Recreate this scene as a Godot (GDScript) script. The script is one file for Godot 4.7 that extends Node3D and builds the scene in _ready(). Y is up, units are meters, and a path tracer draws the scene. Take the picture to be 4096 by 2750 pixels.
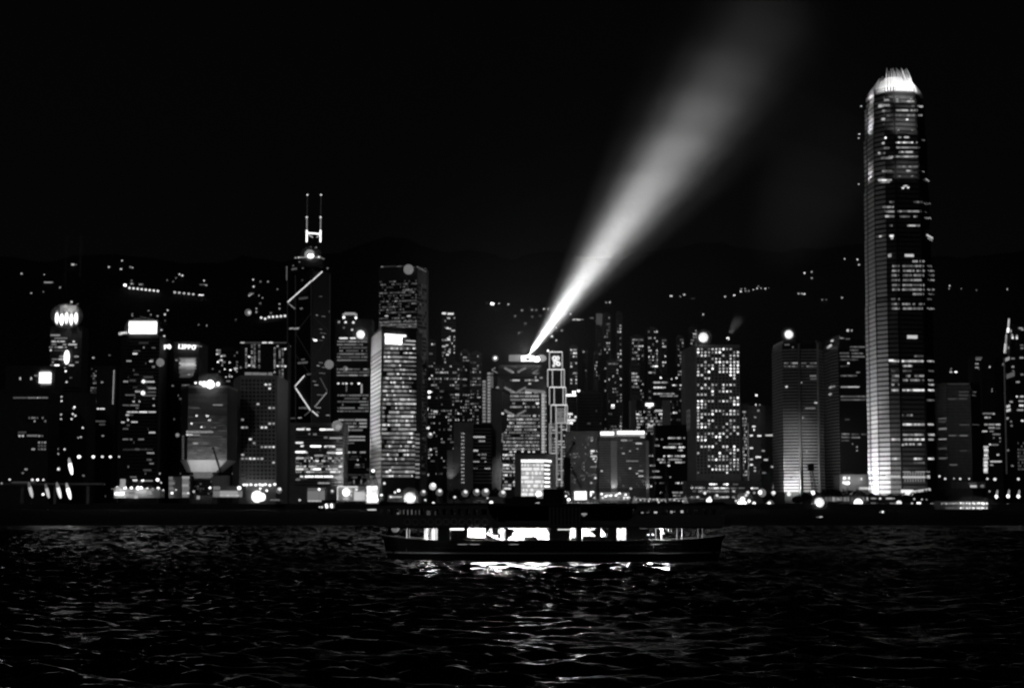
extends Node3D
# A night view over a harbour: skyline, hillside, searchlight in haze, a double-ended ferry in front.
# Distances are metres; at(px, py, d) gives the point at distance d that a sight line of the survey (4096 x 2750) meets.
const F := 6983.0
const TH := 0.08927
const EYE := 6.0
const G := 3.0          # promenade level above the water
var rng := RandomNumberGenerator.new()
var M := {}
var EM: Array[StandardMaterial3D] = []
const LEVELS := [0.012, 0.025, 0.05, 0.09, 0.16, 0.3, 0.55, 1.0, 2.0, 4.0, 9.0]
var BOX := BoxMesh.new()
var SPH := SphereMesh.new()
var CYL := CylinderMesh.new()
var DISC := CylinderMesh.new()
var hill_noise := FastNoiseLite.new()

func at(px: float, py: float, d: float) -> Vector3:
	var u := (px - 2048.0) / F
	var v := (1375.0 - py) / F
	var k := d / (cos(TH) - v * sin(TH))
	return Vector3(u * k, EYE + (v * cos(TH) + sin(TH)) * k, -d)

func mat(albedo: float, rough := 0.7, metal := 0.0) -> StandardMaterial3D:
	var m := StandardMaterial3D.new()
	m.albedo_color = Color(albedo, albedo, albedo).linear_to_srgb()
	m.roughness = rough
	m.metallic = metal
	return m

func glow(e: float) -> StandardMaterial3D:
	var m := StandardMaterial3D.new()
	m.albedo_color = Color(0.1, 0.1, 0.1)
	m.roughness = 0.4
	m.emission_enabled = true
	m.emission = Color.WHITE
	m.emission_energy_multiplier = e
	return m

func noisy(albedo_lo: float, albedo_hi: float, freq: float, scale: float, rough := 0.8) -> StandardMaterial3D:
	var m := mat(1.0, rough)
	var t := NoiseTexture2D.new()
	t.width = 256; t.height = 256; t.seamless = true
	var n := FastNoiseLite.new()
	n.seed = 7; n.frequency = freq; n.fractal_octaves = 4
	t.noise = n
	var g := Gradient.new()
	g.set_color(0, Color(albedo_lo, albedo_lo, albedo_lo).linear_to_srgb())
	g.set_color(1, Color(albedo_hi, albedo_hi, albedo_hi).linear_to_srgb())
	t.color_ramp = g
	m.albedo_texture = t
	m.uv1_triplanar = true
	m.uv1_world_triplanar = true
	m.uv1_scale = Vector3.ONE * scale
	return m

func thing(called: String, label: String, category: String, where: Vector3, group := "") -> Node3D:
	var o := Node3D.new()
	o.name = called
	add_child(o, true)
	o.position = where
	o.set_meta("label", label)
	o.set_meta("category", category)
	if group != "":
		o.set_meta("group", group)
	return o

func part(parent: Node3D, called: String, mesh: Mesh, m: Material, t: Transform3D) -> MeshInstance3D:
	var o := MeshInstance3D.new()
	o.name = called
	o.mesh = mesh
	o.material_override = m
	parent.add_child(o, true)
	o.transform = t
	return o

func box(parent: Node3D, called: String, m: Material, c: Vector3, size: Vector3, turn := 0.0) -> MeshInstance3D:
	return part(parent, called, BOX, m, Transform3D(Basis(Vector3.UP, turn) * Basis.from_scale(size), c))

func ball(parent: Node3D, called: String, m: Material, c: Vector3, size: Vector3) -> MeshInstance3D:
	return part(parent, called, SPH, m, Transform3D(Basis.from_scale(size), c))

func bar(parent: Node3D, called: String, m: Material, a: Vector3, b: Vector3, w: float, mesh: Mesh = null) -> MeshInstance3D:
	var y := (b - a)
	var n := y.normalized()
	var x := n.cross(Vector3(0, 0, 1))
	if x.length() < 0.01:
		x = Vector3.RIGHT
	x = x.normalized()
	var z := x.cross(n).normalized()
	return part(parent, called, mesh if mesh else BOX, m, Transform3D(Basis(x * w, y, z * w), (a + b) * 0.5))

func face3(st: SurfaceTool, a: Vector3, b: Vector3, c: Vector3, n: Vector3) -> void:
	if (b - a).cross(c - a).dot(n) > 0.0:
		var k := b
		b = c
		c = k
	for v in [a, b, c]:
		st.set_normal(n)
		st.add_vertex(v)

func quad(st: SurfaceTool, a: Vector3, b: Vector3, c: Vector3, d: Vector3, inside: Vector3) -> void:
	var n := (b - a).cross(d - a).normalized()
	if n.length() < 0.5:
		n = (c - b).cross(d - b).normalized()
	if n.dot((a + b + c + d) * 0.25 - inside) < 0.0:
		n = -n
	face3(st, a, b, c, n)
	face3(st, a, c, d, n)

func prism(low: PackedVector2Array, high: PackedVector2Array, y0: float, y1: float) -> ArrayMesh:
	# a closed solid between two outlines in plan (x, z) with the same number of corners
	var st := SurfaceTool.new()
	st.begin(Mesh.PRIMITIVE_TRIANGLES)
	var mid := Vector3.ZERO
	for p in low:
		mid += Vector3(p.x, (y0 + y1) * 0.5, p.y)
	mid /= low.size()
	for i in low.size():
		var j := (i + 1) % low.size()
		quad(st, Vector3(low[i].x, y0, low[i].y), Vector3(low[j].x, y0, low[j].y), Vector3(high[j].x, y1, high[j].y), Vector3(high[i].x, y1, high[i].y), mid)
	for cap in [[low, y0, Vector3.DOWN], [high, y1, Vector3.UP]]:
		var o: PackedVector2Array = cap[0]
		var ids := Geometry2D.triangulate_polygon(o)
		for k in range(0, ids.size(), 3):
			face3(st, Vector3(o[ids[k]].x, cap[1], o[ids[k]].y), Vector3(o[ids[k + 1]].x, cap[1], o[ids[k + 1]].y), Vector3(o[ids[k + 2]].x, cap[1], o[ids[k + 2]].y), cap[2])
	return st.commit()

# ---------------------------------------------------------------- towers
func tower(called: String, label: String, foot: Array, ytop: float, m: Material, group := "", back := 32.0, ybase := 0.0, row := 0.0, category := "building") -> Dictionary:
	# foot: corners of the street front, left to right, each [sight line, distance]; the tower runs `back` metres deep
	var r := row if row > 0.0 else (ytop + 1950.0) * 0.5
	var pts := PackedVector2Array()
	for f in foot:
		var p := at(f[0], r, f[1])
		pts.append(Vector2(p.x, p.z))
	var near: Array = foot[0]
	for f in foot:
		if f[1] < near[1]:
			near = f
	var top := at(near[0], ytop, near[1]).y
	var bottom := G
	if ybase > 0.0:
		bottom = at(near[0], ybase, near[1]).y
	var mid := Vector2.ZERO
	for p in pts:
		mid += p
	mid /= pts.size()
	var n := thing(called, label, category, Vector3(mid.x, bottom, mid.y - back * 0.5), group)
	var o := Vector2(mid.x, mid.y - back * 0.5)
	var local := PackedVector2Array()
	for p in pts:
		local.append(p - o)
	var last := local[local.size() - 1]
	var first := local[0]
	var zb := minf(last.y, first.y) - back
	local.append(Vector2(last.x, zb))
	local.append(Vector2(first.x, zb))
	part(n, "walls", prism(local, local, 0.0, top - bottom), m, Transform3D.IDENTITY)
	return {"n": n, "pts": pts, "local": local, "h": top - bottom, "y": bottom, "lit": [], "dark": [], "d": near[1]}

func parapet(b: Dictionary, m: Material, h := 2.0, out := 0.5) -> void:
	var grown := Geometry2D.offset_polygon(b.local, out)
	if grown.size():
		part(b.n, "parapet", prism(grown[0], grown[0], b.h - 0.6, b.h + h), m, Transform3D.IDENTITY)

func ledges(b: Dictionary, called: String, m: Material, py0: float, py1: float, n: int, h: float, out := 0.45) -> void:
	var grown := Geometry2D.offset_polygon(b.local, out)
	var mesh := prism(grown[0], grown[0], 0.0, h)
	var ya: float = at(2048, py0, b.d).y - b.y
	var yb: float = at(2048, py1, b.d).y - b.y
	for i in n:
		part(b.n, called, mesh, m, Transform3D(Basis.IDENTITY, Vector3(0, lerpf(ya, yb, (i + 0.5) / n), 0)))

func on_face(b: Dictionary, f: int, px: float, py: float) -> Vector2:
	# where a sight line meets face f: (metres along it, metres above the tower's base)
	var a: Vector2 = b.pts[f]
	var e: Vector2 = b.pts[f + 1]
	var u := (e - a).normalized()
	var ray := at(px, py, 1.0) - Vector3(0, EYE, 0)
	var nrm := Vector2(-u.y, u.x)
	var k := a.dot(nrm) / Vector2(ray.x, ray.z).dot(nrm)
	var hit := Vector2(ray.x, ray.z) * k
	return Vector2((hit - a).dot(u), EYE + ray.y * k - b.y)

func on_wall(b: Dictionary, f: int, s: float, y: float, w: float, h: float, thick: float, proud: float) -> Transform3D:
	var a: Vector2 = b.pts[f]
	var u2: Vector2 = (b.pts[f + 1] - a).normalized()
	var u := Vector3(u2.x, 0, u2.y)
	var n := u.cross(Vector3.UP)
	var o := Vector3(a.x, 0, a.y) - Vector3(b.n.position.x, 0, b.n.position.z)
	return Transform3D(Basis(u * w, Vector3.UP * h, n * thick), o + u * s + Vector3(0, y, 0) + n * proud)

func lit(b: Dictionary, f: int, x0: float, x1: float, y0: float, y1: float, level: int) -> void:
	var p := on_face(b, f, x0, y0)
	var q := on_face(b, f, x1, y1)
	b.lit.append([clampi(level, 0, 10), on_wall(b, f, (p.x + q.x) * 0.5, (p.y + q.y) * 0.5, absf(q.x - p.x), absf(p.y - q.y), 0.3, b.get("proud", 0.12))])

func grid(b: Dictionary, f: int, x0: float, x1: float, y0: float, y1: float, nc: int, nr: int, p: float, lo: int, hi: int, opt := {}) -> void:
	# rows and columns of windows on a face; run joins neighbours that are lit into one band
	var run: float = opt.get("run", 0.0)
	var wf: float = opt.get("wf", 0.62)
	var hf: float = opt.get("hf", 0.5)
	var even: float = opt.get("even", 0.35)
	var most: int = opt.get("most", 6)
	var a := on_face(b, f, x0, y0)
	var c := on_face(b, f, x1, y1)
	var cw := (c.x - a.x) / nc
	var rh := (a.y - c.y) / nr
	for r in nr:
		var y := a.y - (r + 0.5) * rh
		var pr := clampf(p * lerpf(even, 2.0 - even, rng.randf()), 0.0, 1.0)
		var k := 0
		while k < nc:
			if rng.randf() > pr:
				k += 1
				continue
			var n := 1
			while run > 0.0 and n < most and k + n < nc and rng.randf() < run:
				n += 1
			var level := rng.randi_range(lo, hi)
			if rng.randf() < 0.08:
				level += 1
			b.lit.append([clampi(level, 0, 10), on_wall(b, f, a.x + (k + n * 0.5) * cw, y, (n - 1 + wf) * cw, hf * rh, 0.3, b.get("proud", 0.12))])
			k += n
	if opt.get("glass", true) and not b.has("plain"):
		for r in nr:
			b.dark.append(on_wall(b, f, (a.x + c.x) * 0.5, a.y - (r + 0.5) * rh, c.x - a.x, hf * rh * 0.96, 0.2, 0.03))

func finish(b: Dictionary) -> void:
	var all: Array = b.lit
	all.sort_custom(func(p, q): return LEVELS[p[0]] * p[1].basis.x.length() * p[1].basis.y.length() > LEVELS[q[0]] * q[1].basis.x.length() * q[1].basis.y.length())
	var most: int = b.get("most", 300)
	var rest := {}
	for i in all.size():
		if i < most:
			part(b.n, "lit_window", b.get("shape", BOX), EM[all[i][0]], all[i][1])
		else:
			rest.get_or_add(all[i][0], []).append(all[i][1])
	for k in rest:
		many(b.n, "lit_window_rest", b.get("shape", BOX), EM[k], rest[k])
	if b.dark.size():
		many(b.n, "dark_window_rows", BOX, M.glass, b.dark)

func many(parent: Node3D, called: String, mesh: Mesh, m: Material, places: Array) -> void:
	var mm := MultiMesh.new()
	mm.transform_format = MultiMesh.TRANSFORM_3D
	mm.mesh = mesh
	mm.instance_count = places.size()
	for i in places.size():
		mm.set_instance_transform(i, places[i])
	var o := MultiMeshInstance3D.new()
	o.name = called
	o.multimesh = mm
	o.material_override = m
	o.set_meta("kind", "stuff")
	parent.add_child(o, true)

func letters(parent: Node3D, called: String, text: String, m: Material, t: Transform3D, size: float, depth := 0.4) -> void:
	var f := SystemFont.new()
	f.font_names = PackedStringArray(["Droid Sans"])
	f.font_weight = 700
	var tm := TextMesh.new()
	tm.text = text
	tm.font = f
	tm.font_size = 64
	tm.pixel_size = size / 64.0
	tm.depth = depth
	tm.curve_step = 4.0
	part(parent, called, tm, m, t)

# ---------------------------------------------------------------- lamps
func spot(parent: Node3D, from: Vector3, to: Vector3, angle: float, energy: float, size := 0.6, soft := 1.0) -> void:
	var s := SpotLight3D.new()
	s.name = "beam_light"
	parent.add_child(s, true)
	s.look_at_from_position(from, to, Vector3(0.13, 0.2, 0.97).normalized())
	s.position = from - parent.position
	s.spot_angle = angle
	s.spot_angle_attenuation = soft
	s.light_energy = energy
	s.light_size = size
	s.spot_range = 3000.0
	s.spot_attenuation = 2.0
	s.shadow_enabled = true

func omni(parent: Node3D, where: Vector3, energy: float, size := 0.5) -> void:
	var s := OmniLight3D.new()
	s.name = "glow_light"
	parent.add_child(s, true)
	s.position = where
	s.light_energy = energy
	s.light_size = size
	s.omni_range = 200.0
	s.omni_attenuation = 2.0
	s.shadow_enabled = true

func floodlight(label: String, where: Vector3, target: Vector3, angle: float, energy: float, size := 1.2) -> void:
	# a lamp head on a short post, its lens turned to what it lights
	var o := thing("floodlight", label, "floodlight", where, "floodlights that wash the towers")
	var dir := (target - where).normalized()
	var yaw := atan2(-dir.x, -dir.z)
	var up := Basis(Vector3.UP, yaw) * Basis(Vector3.RIGHT, asin(dir.y))
	box(o, "post", M.steel, Vector3(0, 0.5, 0), Vector3(0.18, 1.0, 0.18))
	part(o, "housing", BOX, M.steel, Transform3D(up * Basis.from_scale(Vector3(size, size * 0.8, 0.5)), Vector3(0, 1.2, 0)))
	var head := o.get_node("housing")
	under(head, part(o, "lens", BOX, EM[7], Transform3D(up * Basis.from_scale(Vector3(size * 0.85, size * 0.65, 0.1)), Vector3(0, 1.2, 0) + dir * 0.32)))
	spot(o, where + Vector3(0, 1.2, 0) + dir * 0.6, target, angle, energy, size * 0.4)

func globe(label: String, px: float, py: float, d: float, r: float, shell: int, core: int, dx := 0.2, dy := 0.25, on := 0.0, group := "globe lamps of the waterfront") -> Node3D:
	# a lamp with its bloom shaped as a glowing ball, r survey units in radius, with a brighter bulb; stands on a pole down to `on`
	var c := at(px, py, d)
	var rr := r * d / F
	var foot := on if on > 0.0 else G
	var o := thing("bloom_lamp", label, "lamp", Vector3(c.x, foot, c.z), group)
	if c.y - rr > foot:
		bar(o, "pole", M.steel, Vector3.ZERO, Vector3(0, c.y - foot - rr * 0.9, 0), maxf(0.2, rr * 0.14), CYL)
	var shade := ball(o, "lantern", EM[shell], Vector3(0, c.y - foot, 0), Vector3(2, 2.05, 2) * rr)
	if core > 0:
		under(shade, ball(o, "bulb", EM[core], Vector3(dx * rr, c.y - foot + dy * rr, rr * 0.62), Vector3(1.05, 1.05, 1.0) * rr))
	return o

func speck(px: float, py: float, d: float, r: float, level: int, label: String, group: String) -> void:
	# a small bare lamp on a thin post
	var c := at(px, py, d)
	var rr := maxf(r * d / F, 0.15)
	var o := thing("street_lamp", label, "lamp", Vector3(c.x, minf(G, c.y - rr * 2.0), c.z), group)
	var up := c.y - o.position.y
	bar(o, "post", M.steel, Vector3.ZERO, Vector3(0, up, -rr), 0.16, CYL)
	ball(o, "lamp_head", EM[level], Vector3(0, up, 0), Vector3(2, 1.8, 2) * rr)
	if label.begins_with("small bare"):
		mark(o, "quay street lamp below the %s", px)
	elif label.begins_with("bulb in the close"):
		marked.get_or_add("bulb in the close-set row along the pier edge", []).append([px, o])
	elif label.begins_with("small bulb scattered"):
		marked.get_or_add("small bulb at the right end of the quay", []).append([px, o])
	elif label.begins_with("bright lamp in the evenly"):
		marked.get_or_add("bright lamp in the even row on the dark terrace", []).append([px, o])

# ---------------------------------------------------------------- hillside
func hill_height(x: float, d: float) -> float:
	var rise := smoothstep(2330.0, 3350.0, d)
	var ridge := 455.0 + 55.0 * hill_noise.get_noise_2d(x * 0.35, 40.0) + 30.0 * smoothstep(-700.0, -200.0, x)
	var rough := 34.0 * hill_noise.get_noise_2d(x, d) * smoothstep(2330.0, 2600.0, d)
	return G - 1.0 + rise * ridge + rough - 160.0 * smoothstep(3500.0, 4600.0, d)

func on_hill(px: float, py: float) -> Vector3:
	var d := 2340.0
	while d < 3500.0:
		var p := at(px, py, d)
		if hill_height(p.x, d) >= p.y:
			return at(px, py, d - 14.0)
		d += 6.0
	return at(px, py, 3360.0)

func villa(px: float, py: float, r: float, level: int, wide := 1.0, label := "small house with lit windows high on the dark hillside", group := "houses scattered over the dark hillside") -> void:
	var c := on_hill(px, py)
	var s := -c.z / F
	var w := maxf(r * s * 2.0 * wide, 1.5)
	var h := maxf(r * s * 1.7, 1.2)
	level = mini(level + 1, 10)
	var o := thing("hillside_house", label, "house", Vector3(c.x, c.y - h - 2.5, c.z), group)
	box(o, "walls", M.midnight, Vector3(0, (h + 4.0) * 0.5 - 5.0, -5.0), Vector3(w + 5.0, h + 14.0, 9.0))
	if label.begins_with("small house with"):
		mark(o, "lit hill house above the %s", px)
	box(o, "roof", M.dark, Vector3(0, h + 4.2, -5.0), Vector3(w + 6.4, 0.5, 10.2))
	if wide <= 1.6:
		box(o, "lit_window", EM[level], Vector3(0, h + 2.5 - h * 0.5, -0.42), Vector3(w, h, 0.3))
	else:
		var n := int(clampf(wide * 1.3, 2.0, 9.0))
		for i in n:
			box(o, "lit_window", EM[clampi(level + rng.randi_range(-1, 1), 0, 10)], Vector3(w * ((i + 0.5) / n - 0.5), h + 2.5 - h * 0.5, -0.42), Vector3(w / n * 0.72, h * rng.randf_range(0.7, 1.0), 0.3))

func road_lamp(px: float, py: float, level := 7) -> void:
	var c := on_hill(px, py)
	var o := thing("road_lamp", "lamp in the evenly spaced row along the hillside road", "lamp", c - Vector3(0, 7, 0), "road lamps strung along the hillside")
	bar(o, "post", M.steel, Vector3(0, -9, 0), Vector3(0, 7, 0), 0.3, CYL)
	ball(o, "lamp_head", EM[level], Vector3(0, 7, 0.3), Vector3(4.2, 3.6, 4.2))
	var which := "upper" if px < 650 else ("middle" if px < 900 else "lower")
	marked.get_or_add("lamp in the %s row of hillside road lamps" % which, []).append([px, o])

func under(holder: Node3D, child: Node3D) -> void:
	child.reparent(holder, true)

func searchlight(label: String, from: Vector3, to: Vector3, angle: float, energy: float, lens: float) -> void:
	var dir := (to - from).normalized()
	var o := thing("roof_searchlight", label, "searchlight", from, "searchlights on the roofs")
	bar(o, "drum", M.steel, dir * -2.2, dir * -0.3, 1.6, CYL)
	box(o, "yoke", M.steel, Vector3(0, -2.4, -0.3), Vector3(2.0, 1.4, 1.4))
	bar(o, "lens", EM[8], dir * -0.3, dir * 0.1, lens, CYL)
	spot(o, from + dir * 0.4, to, angle, energy, 0.6)

const ORDER := ["first", "second", "third", "fourth", "fifth", "sixth", "seventh", "eighth", "ninth", "tenth", "eleventh", "twelfth", "thirteenth", "fourteenth", "fifteenth", "sixteenth", "seventeenth", "eighteenth", "nineteenth", "twentieth"]
const PLACES := [[60, "low block at the elevated road"], [255, "tower with the glowing crown"], [405, "dark block with the lamp string"], [565, "tower with the rooftop sign box"], [745, "tower with the glowing floor stack"], [850, "fine-gridded tower"], [1030, "studded dark slab"], [1235, "twin-masted tower"], [1400, "tower with the roof frame"], [1590, "square dotted tower"], [1780, "thin pencil block"], [1950, "bank tower's left leg"], [2110, "bank tower"], [2240, "stepped outlined tower"], [2400, "pale far tower"], [2600, "twin-columned flats"], [2860, "round-windowed tower"], [3050, "dark speckled block"], [3200, "banded tower"], [3400, "second banded tower"], [3600, "tallest tower"], [3850, "faintly banded tower"], [4050, "spired tower"]]
var marked := {}

func mark(o: Node3D, what: String, px: float) -> void:
	# remembers a small thing, to be told apart later by the landmark it lies nearest to and its order there
	var best := 0
	for i in PLACES.size():
		if absf(PLACES[i][0] - px) < absf(PLACES[best][0] - px):
			best = i
	marked.get_or_add(what % PLACES[best][1], []).append([px, o])

func tell_apart() -> void:
	for what in marked:
		var all: Array = marked[what]
		all.sort_custom(func(a, b): return a[0] < b[0])
		for i in all.size():
			var o: Node3D = all[i][1]
			o.set_meta("label", what if all.size() == 1 else "%s, %s from left" % [what, ORDER[mini(i, 19)]])

# ---------------------------------------------------------------- scene
func _ready() -> void:
	rng.seed = 41
	var cam := Camera3D.new()
	cam.name = "camera"
	add_child(cam)
	cam.position = Vector3(0, EYE, 0)
	cam.rotation.x = TH
	cam.fov = 22.28
	cam.near = 1.0
	cam.far = 9000.0
	var lens := CameraAttributesPhysical.new()
	lens.frustum_focal_length = 60.94
	lens.frustum_near = 1.0
	lens.frustum_far = 9000.0
	lens.frustum_focus_distance = 25.0
	lens.exposure_aperture = 2.0
	cam.attributes = lens
	var around := WorldEnvironment.new()
	around.name = "environment"
	var e := Environment.new()
	around.environment = e
	add_child(around)
	e.background_mode = Environment.BG_SKY
	var sky := Sky.new()
	var night := ProceduralSkyMaterial.new()
	night.sky_top_color = Color(0.0006, 0.0006, 0.0006).linear_to_srgb()
	night.sky_horizon_color = Color(0.0022, 0.0022, 0.0022).linear_to_srgb()
	night.sky_curve = 0.2
	night.ground_bottom_color = Color(0.0004, 0.0004, 0.0004).linear_to_srgb()
	night.ground_horizon_color = Color(0.001, 0.001, 0.001).linear_to_srgb()
	sky.sky_material = night
	e.sky = sky
	e.tonemap_mode = Environment.TONE_MAPPER_LINEAR
	e.tonemap_exposure = 1.0
	e.sdfgi_enabled = true
	e.ssao_enabled = true
	e.ssil_enabled = true
	e.volumetric_fog_enabled = true
	e.volumetric_fog_density = 0.0
	var facade_fill := DirectionalLight3D.new()  # dim directional fill, added to give the facades faint tone
	facade_fill.name = "facade_fill"
	add_child(facade_fill)
	facade_fill.rotation = Vector3(-0.5, -0.35, 0)
	facade_fill.light_energy = 0.017
	facade_fill.light_angular_distance = 4.0
	facade_fill.light_color = Color(1, 1, 1)
	facade_fill.shadow_enabled = true

	SPH.radial_segments = 20; SPH.rings = 10; SPH.radius = 0.5; SPH.height = 1.0
	CYL.radial_segments = 10; CYL.rings = 1; CYL.top_radius = 0.5; CYL.bottom_radius = 0.5; CYL.height = 1.0
	for v in LEVELS:
		EM.append(glow(v))
	M.glass = mat(0.02, 0.25)
	M.dark = mat(0.03, 0.5)
	M.black = mat(0.012, 0.6)
	M.steel = mat(0.06, 0.45, 0.6)
	M.concrete = noisy(0.16, 0.24, 0.02, 0.03)
	M.stone = noisy(0.34, 0.46, 0.02, 0.03)
	M.pale = noisy(0.55, 0.68, 0.02, 0.04)
	M.white = mat(0.8, 0.5)
	M.grey = noisy(0.24, 0.32, 0.02, 0.03)
	M.shade = noisy(0.07, 0.11, 0.02, 0.03)
	M.midnight = noisy(0.05, 0.08, 0.02, 0.03)
	hill_noise.seed = 5
	hill_noise.frequency = 0.004
	hill_noise.fractal_octaves = 4

	build_haze()
	halos()
	build_land()
	build_water()
	west_towers()
	central_towers()
	east_towers()
	big_tower()
	washes()
	build_hill_lights()
	shore()
	build_ferry()
	tell_apart()

func build_haze() -> void:
	# damp air over the town, thinner the higher it lies: nested banks, each adding a little
	for q in [[390, 1000, 1100, 0.5], [440, 1000, 1100, 1.0], [500, 1000, 1100, 1.2], [575, 1000, 1100, 0.9], [670, 1000, 1100, 0.62], [900, 1000, 1100, 0.3]]:
		var f := FogVolume.new()
		f.name = "haze"
		add_child(f, true)
		f.shape = RenderingServer.FOG_VOLUME_SHAPE_ELLIPSOID
		f.size = Vector3(q[1], 2.0 * q[0], q[2])
		f.position = Vector3(60 if q[1] > 2000 else 215, 0, -2320)
		f.set_meta("kind", "stuff")
		var m := FogMaterial.new()
		m.density = 0.00004 * q[3]
		m.albedo = Color(0.9, 0.9, 0.9)
		f.material = m

func halo(px: float, py: float, d: float, rx: float, ry: float, density: float) -> void:
	# local fog added round lamps and small beams to imitate their bloom
	var f := FogVolume.new()
	f.name = "haze"
	add_child(f, true)
	f.shape = RenderingServer.FOG_VOLUME_SHAPE_ELLIPSOID
	f.size = Vector3(2.0 * rx * d / F, 2.0 * ry * d / F, 2.0 * minf(rx, ry) * d / F)
	f.position = at(px, py, d)
	f.set_meta("kind", "stuff")
	var m := FogMaterial.new()
	m.density = density
	m.albedo = Color(0.9, 0.9, 0.9)
	f.material = m

func halos() -> void:
	for q in [[571, 1309, 1748, 78, 46, 0.008], [180, 1510, 1694, 38, 44, 0.012], [840, 1536, 1446, 62, 48, 0.012], [1028, 1985, 1258, 46, 42, 0.02], [1638, 1992, 1258, 48, 44, 0.02], [1488, 1975, 1268, 48, 60, 0.02], [1582, 1357, 1476, 60, 36, 0.012], [2490, 1736, 1496, 110, 26, 0.012], [2145, 1845, 1394, 78, 26, 0.012], [2814, 1349, 1558, 36, 36, 0.02], [3156, 1337, 1598, 30, 32, 0.02], [1442, 1337, 1788, 32, 32, 0.016], [2322, 1981, 1280, 44, 34, 0.02], [3900, 2020, 1208, 90, 40, 0.016], [2976, 2004, 1256, 44, 40, 0.02], [3278, 2010, 1246, 34, 34, 0.02], [3434, 2012, 1250, 34, 30, 0.02], [266, 1262, 1990, 66, 52, 0.006], [1242, 1018, 2074, 44, 34, 0.01], [750, 1460, 1784, 60, 52, 0.006], [1384, 1968, 1278, 36, 36, 0.016], [535, 1962, 1262, 96, 46, 0.01], [265, 1428, 1996, 26, 46, 0.01], [284, 1090, 2030, 70, 200, 0.00005], [852, 1370, 1500, 70, 200, 0.00006], [2945, 1285, 1590, 80, 90, 0.00006], [3142, 1230, 1610, 60, 140, 0.00005], [3390, 1925, 1550, 50, 40, 0.012]]:
		halo(q[0], q[1], q[2], q[3], q[4], q[5])

func build_land() -> void:
	var g := MeshInstance3D.new()
	g.name = "ground"
	var low := PackedVector2Array([Vector2(-2600, -1250), Vector2(2600, -1250), Vector2(2600, -4700), Vector2(-2600, -4700)])
	g.mesh = prism(low, low, -4.0, G)
	g.material_override = M.midnight
	g.set_meta("kind", "structure")
	add_child(g)
	var w := MeshInstance3D.new()
	w.name = "sea_wall"
	w.mesh = BOX
	w.transform = Transform3D(Basis.from_scale(Vector3(5200, 6.2, 2.4)), Vector3(0, 0.4, -1249.4))
	w.material_override = M.midnight
	w.set_meta("kind", "structure")
	add_child(w)
	var st := SurfaceTool.new()
	st.begin(Mesh.PRIMITIVE_TRIANGLES)
	st.set_smooth_group(0)
	var nx := 110
	var nd := 66
	for j in nd + 1:
		for i in nx + 1:
			var x := -2200.0 + 4400.0 * i / nx
			var d := 2290.0 + 2300.0 * j / nd
			st.add_vertex(Vector3(x, hill_height(x, d), -d))
	for j in nd:
		for i in nx:
			var a := j * (nx + 1) + i
			for v in [a, a + nx + 1, a + 1, a + 1, a + nx + 1, a + nx + 2]:
				st.add_index(v)
	st.generate_normals()
	var h := MeshInstance3D.new()
	h.name = "hillside"
	h.mesh = st.commit()
	h.material_override = noisy(0.012, 0.035, 0.05, 0.01, 0.95)
	h.set_meta("kind", "structure")
	add_child(h)

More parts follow.
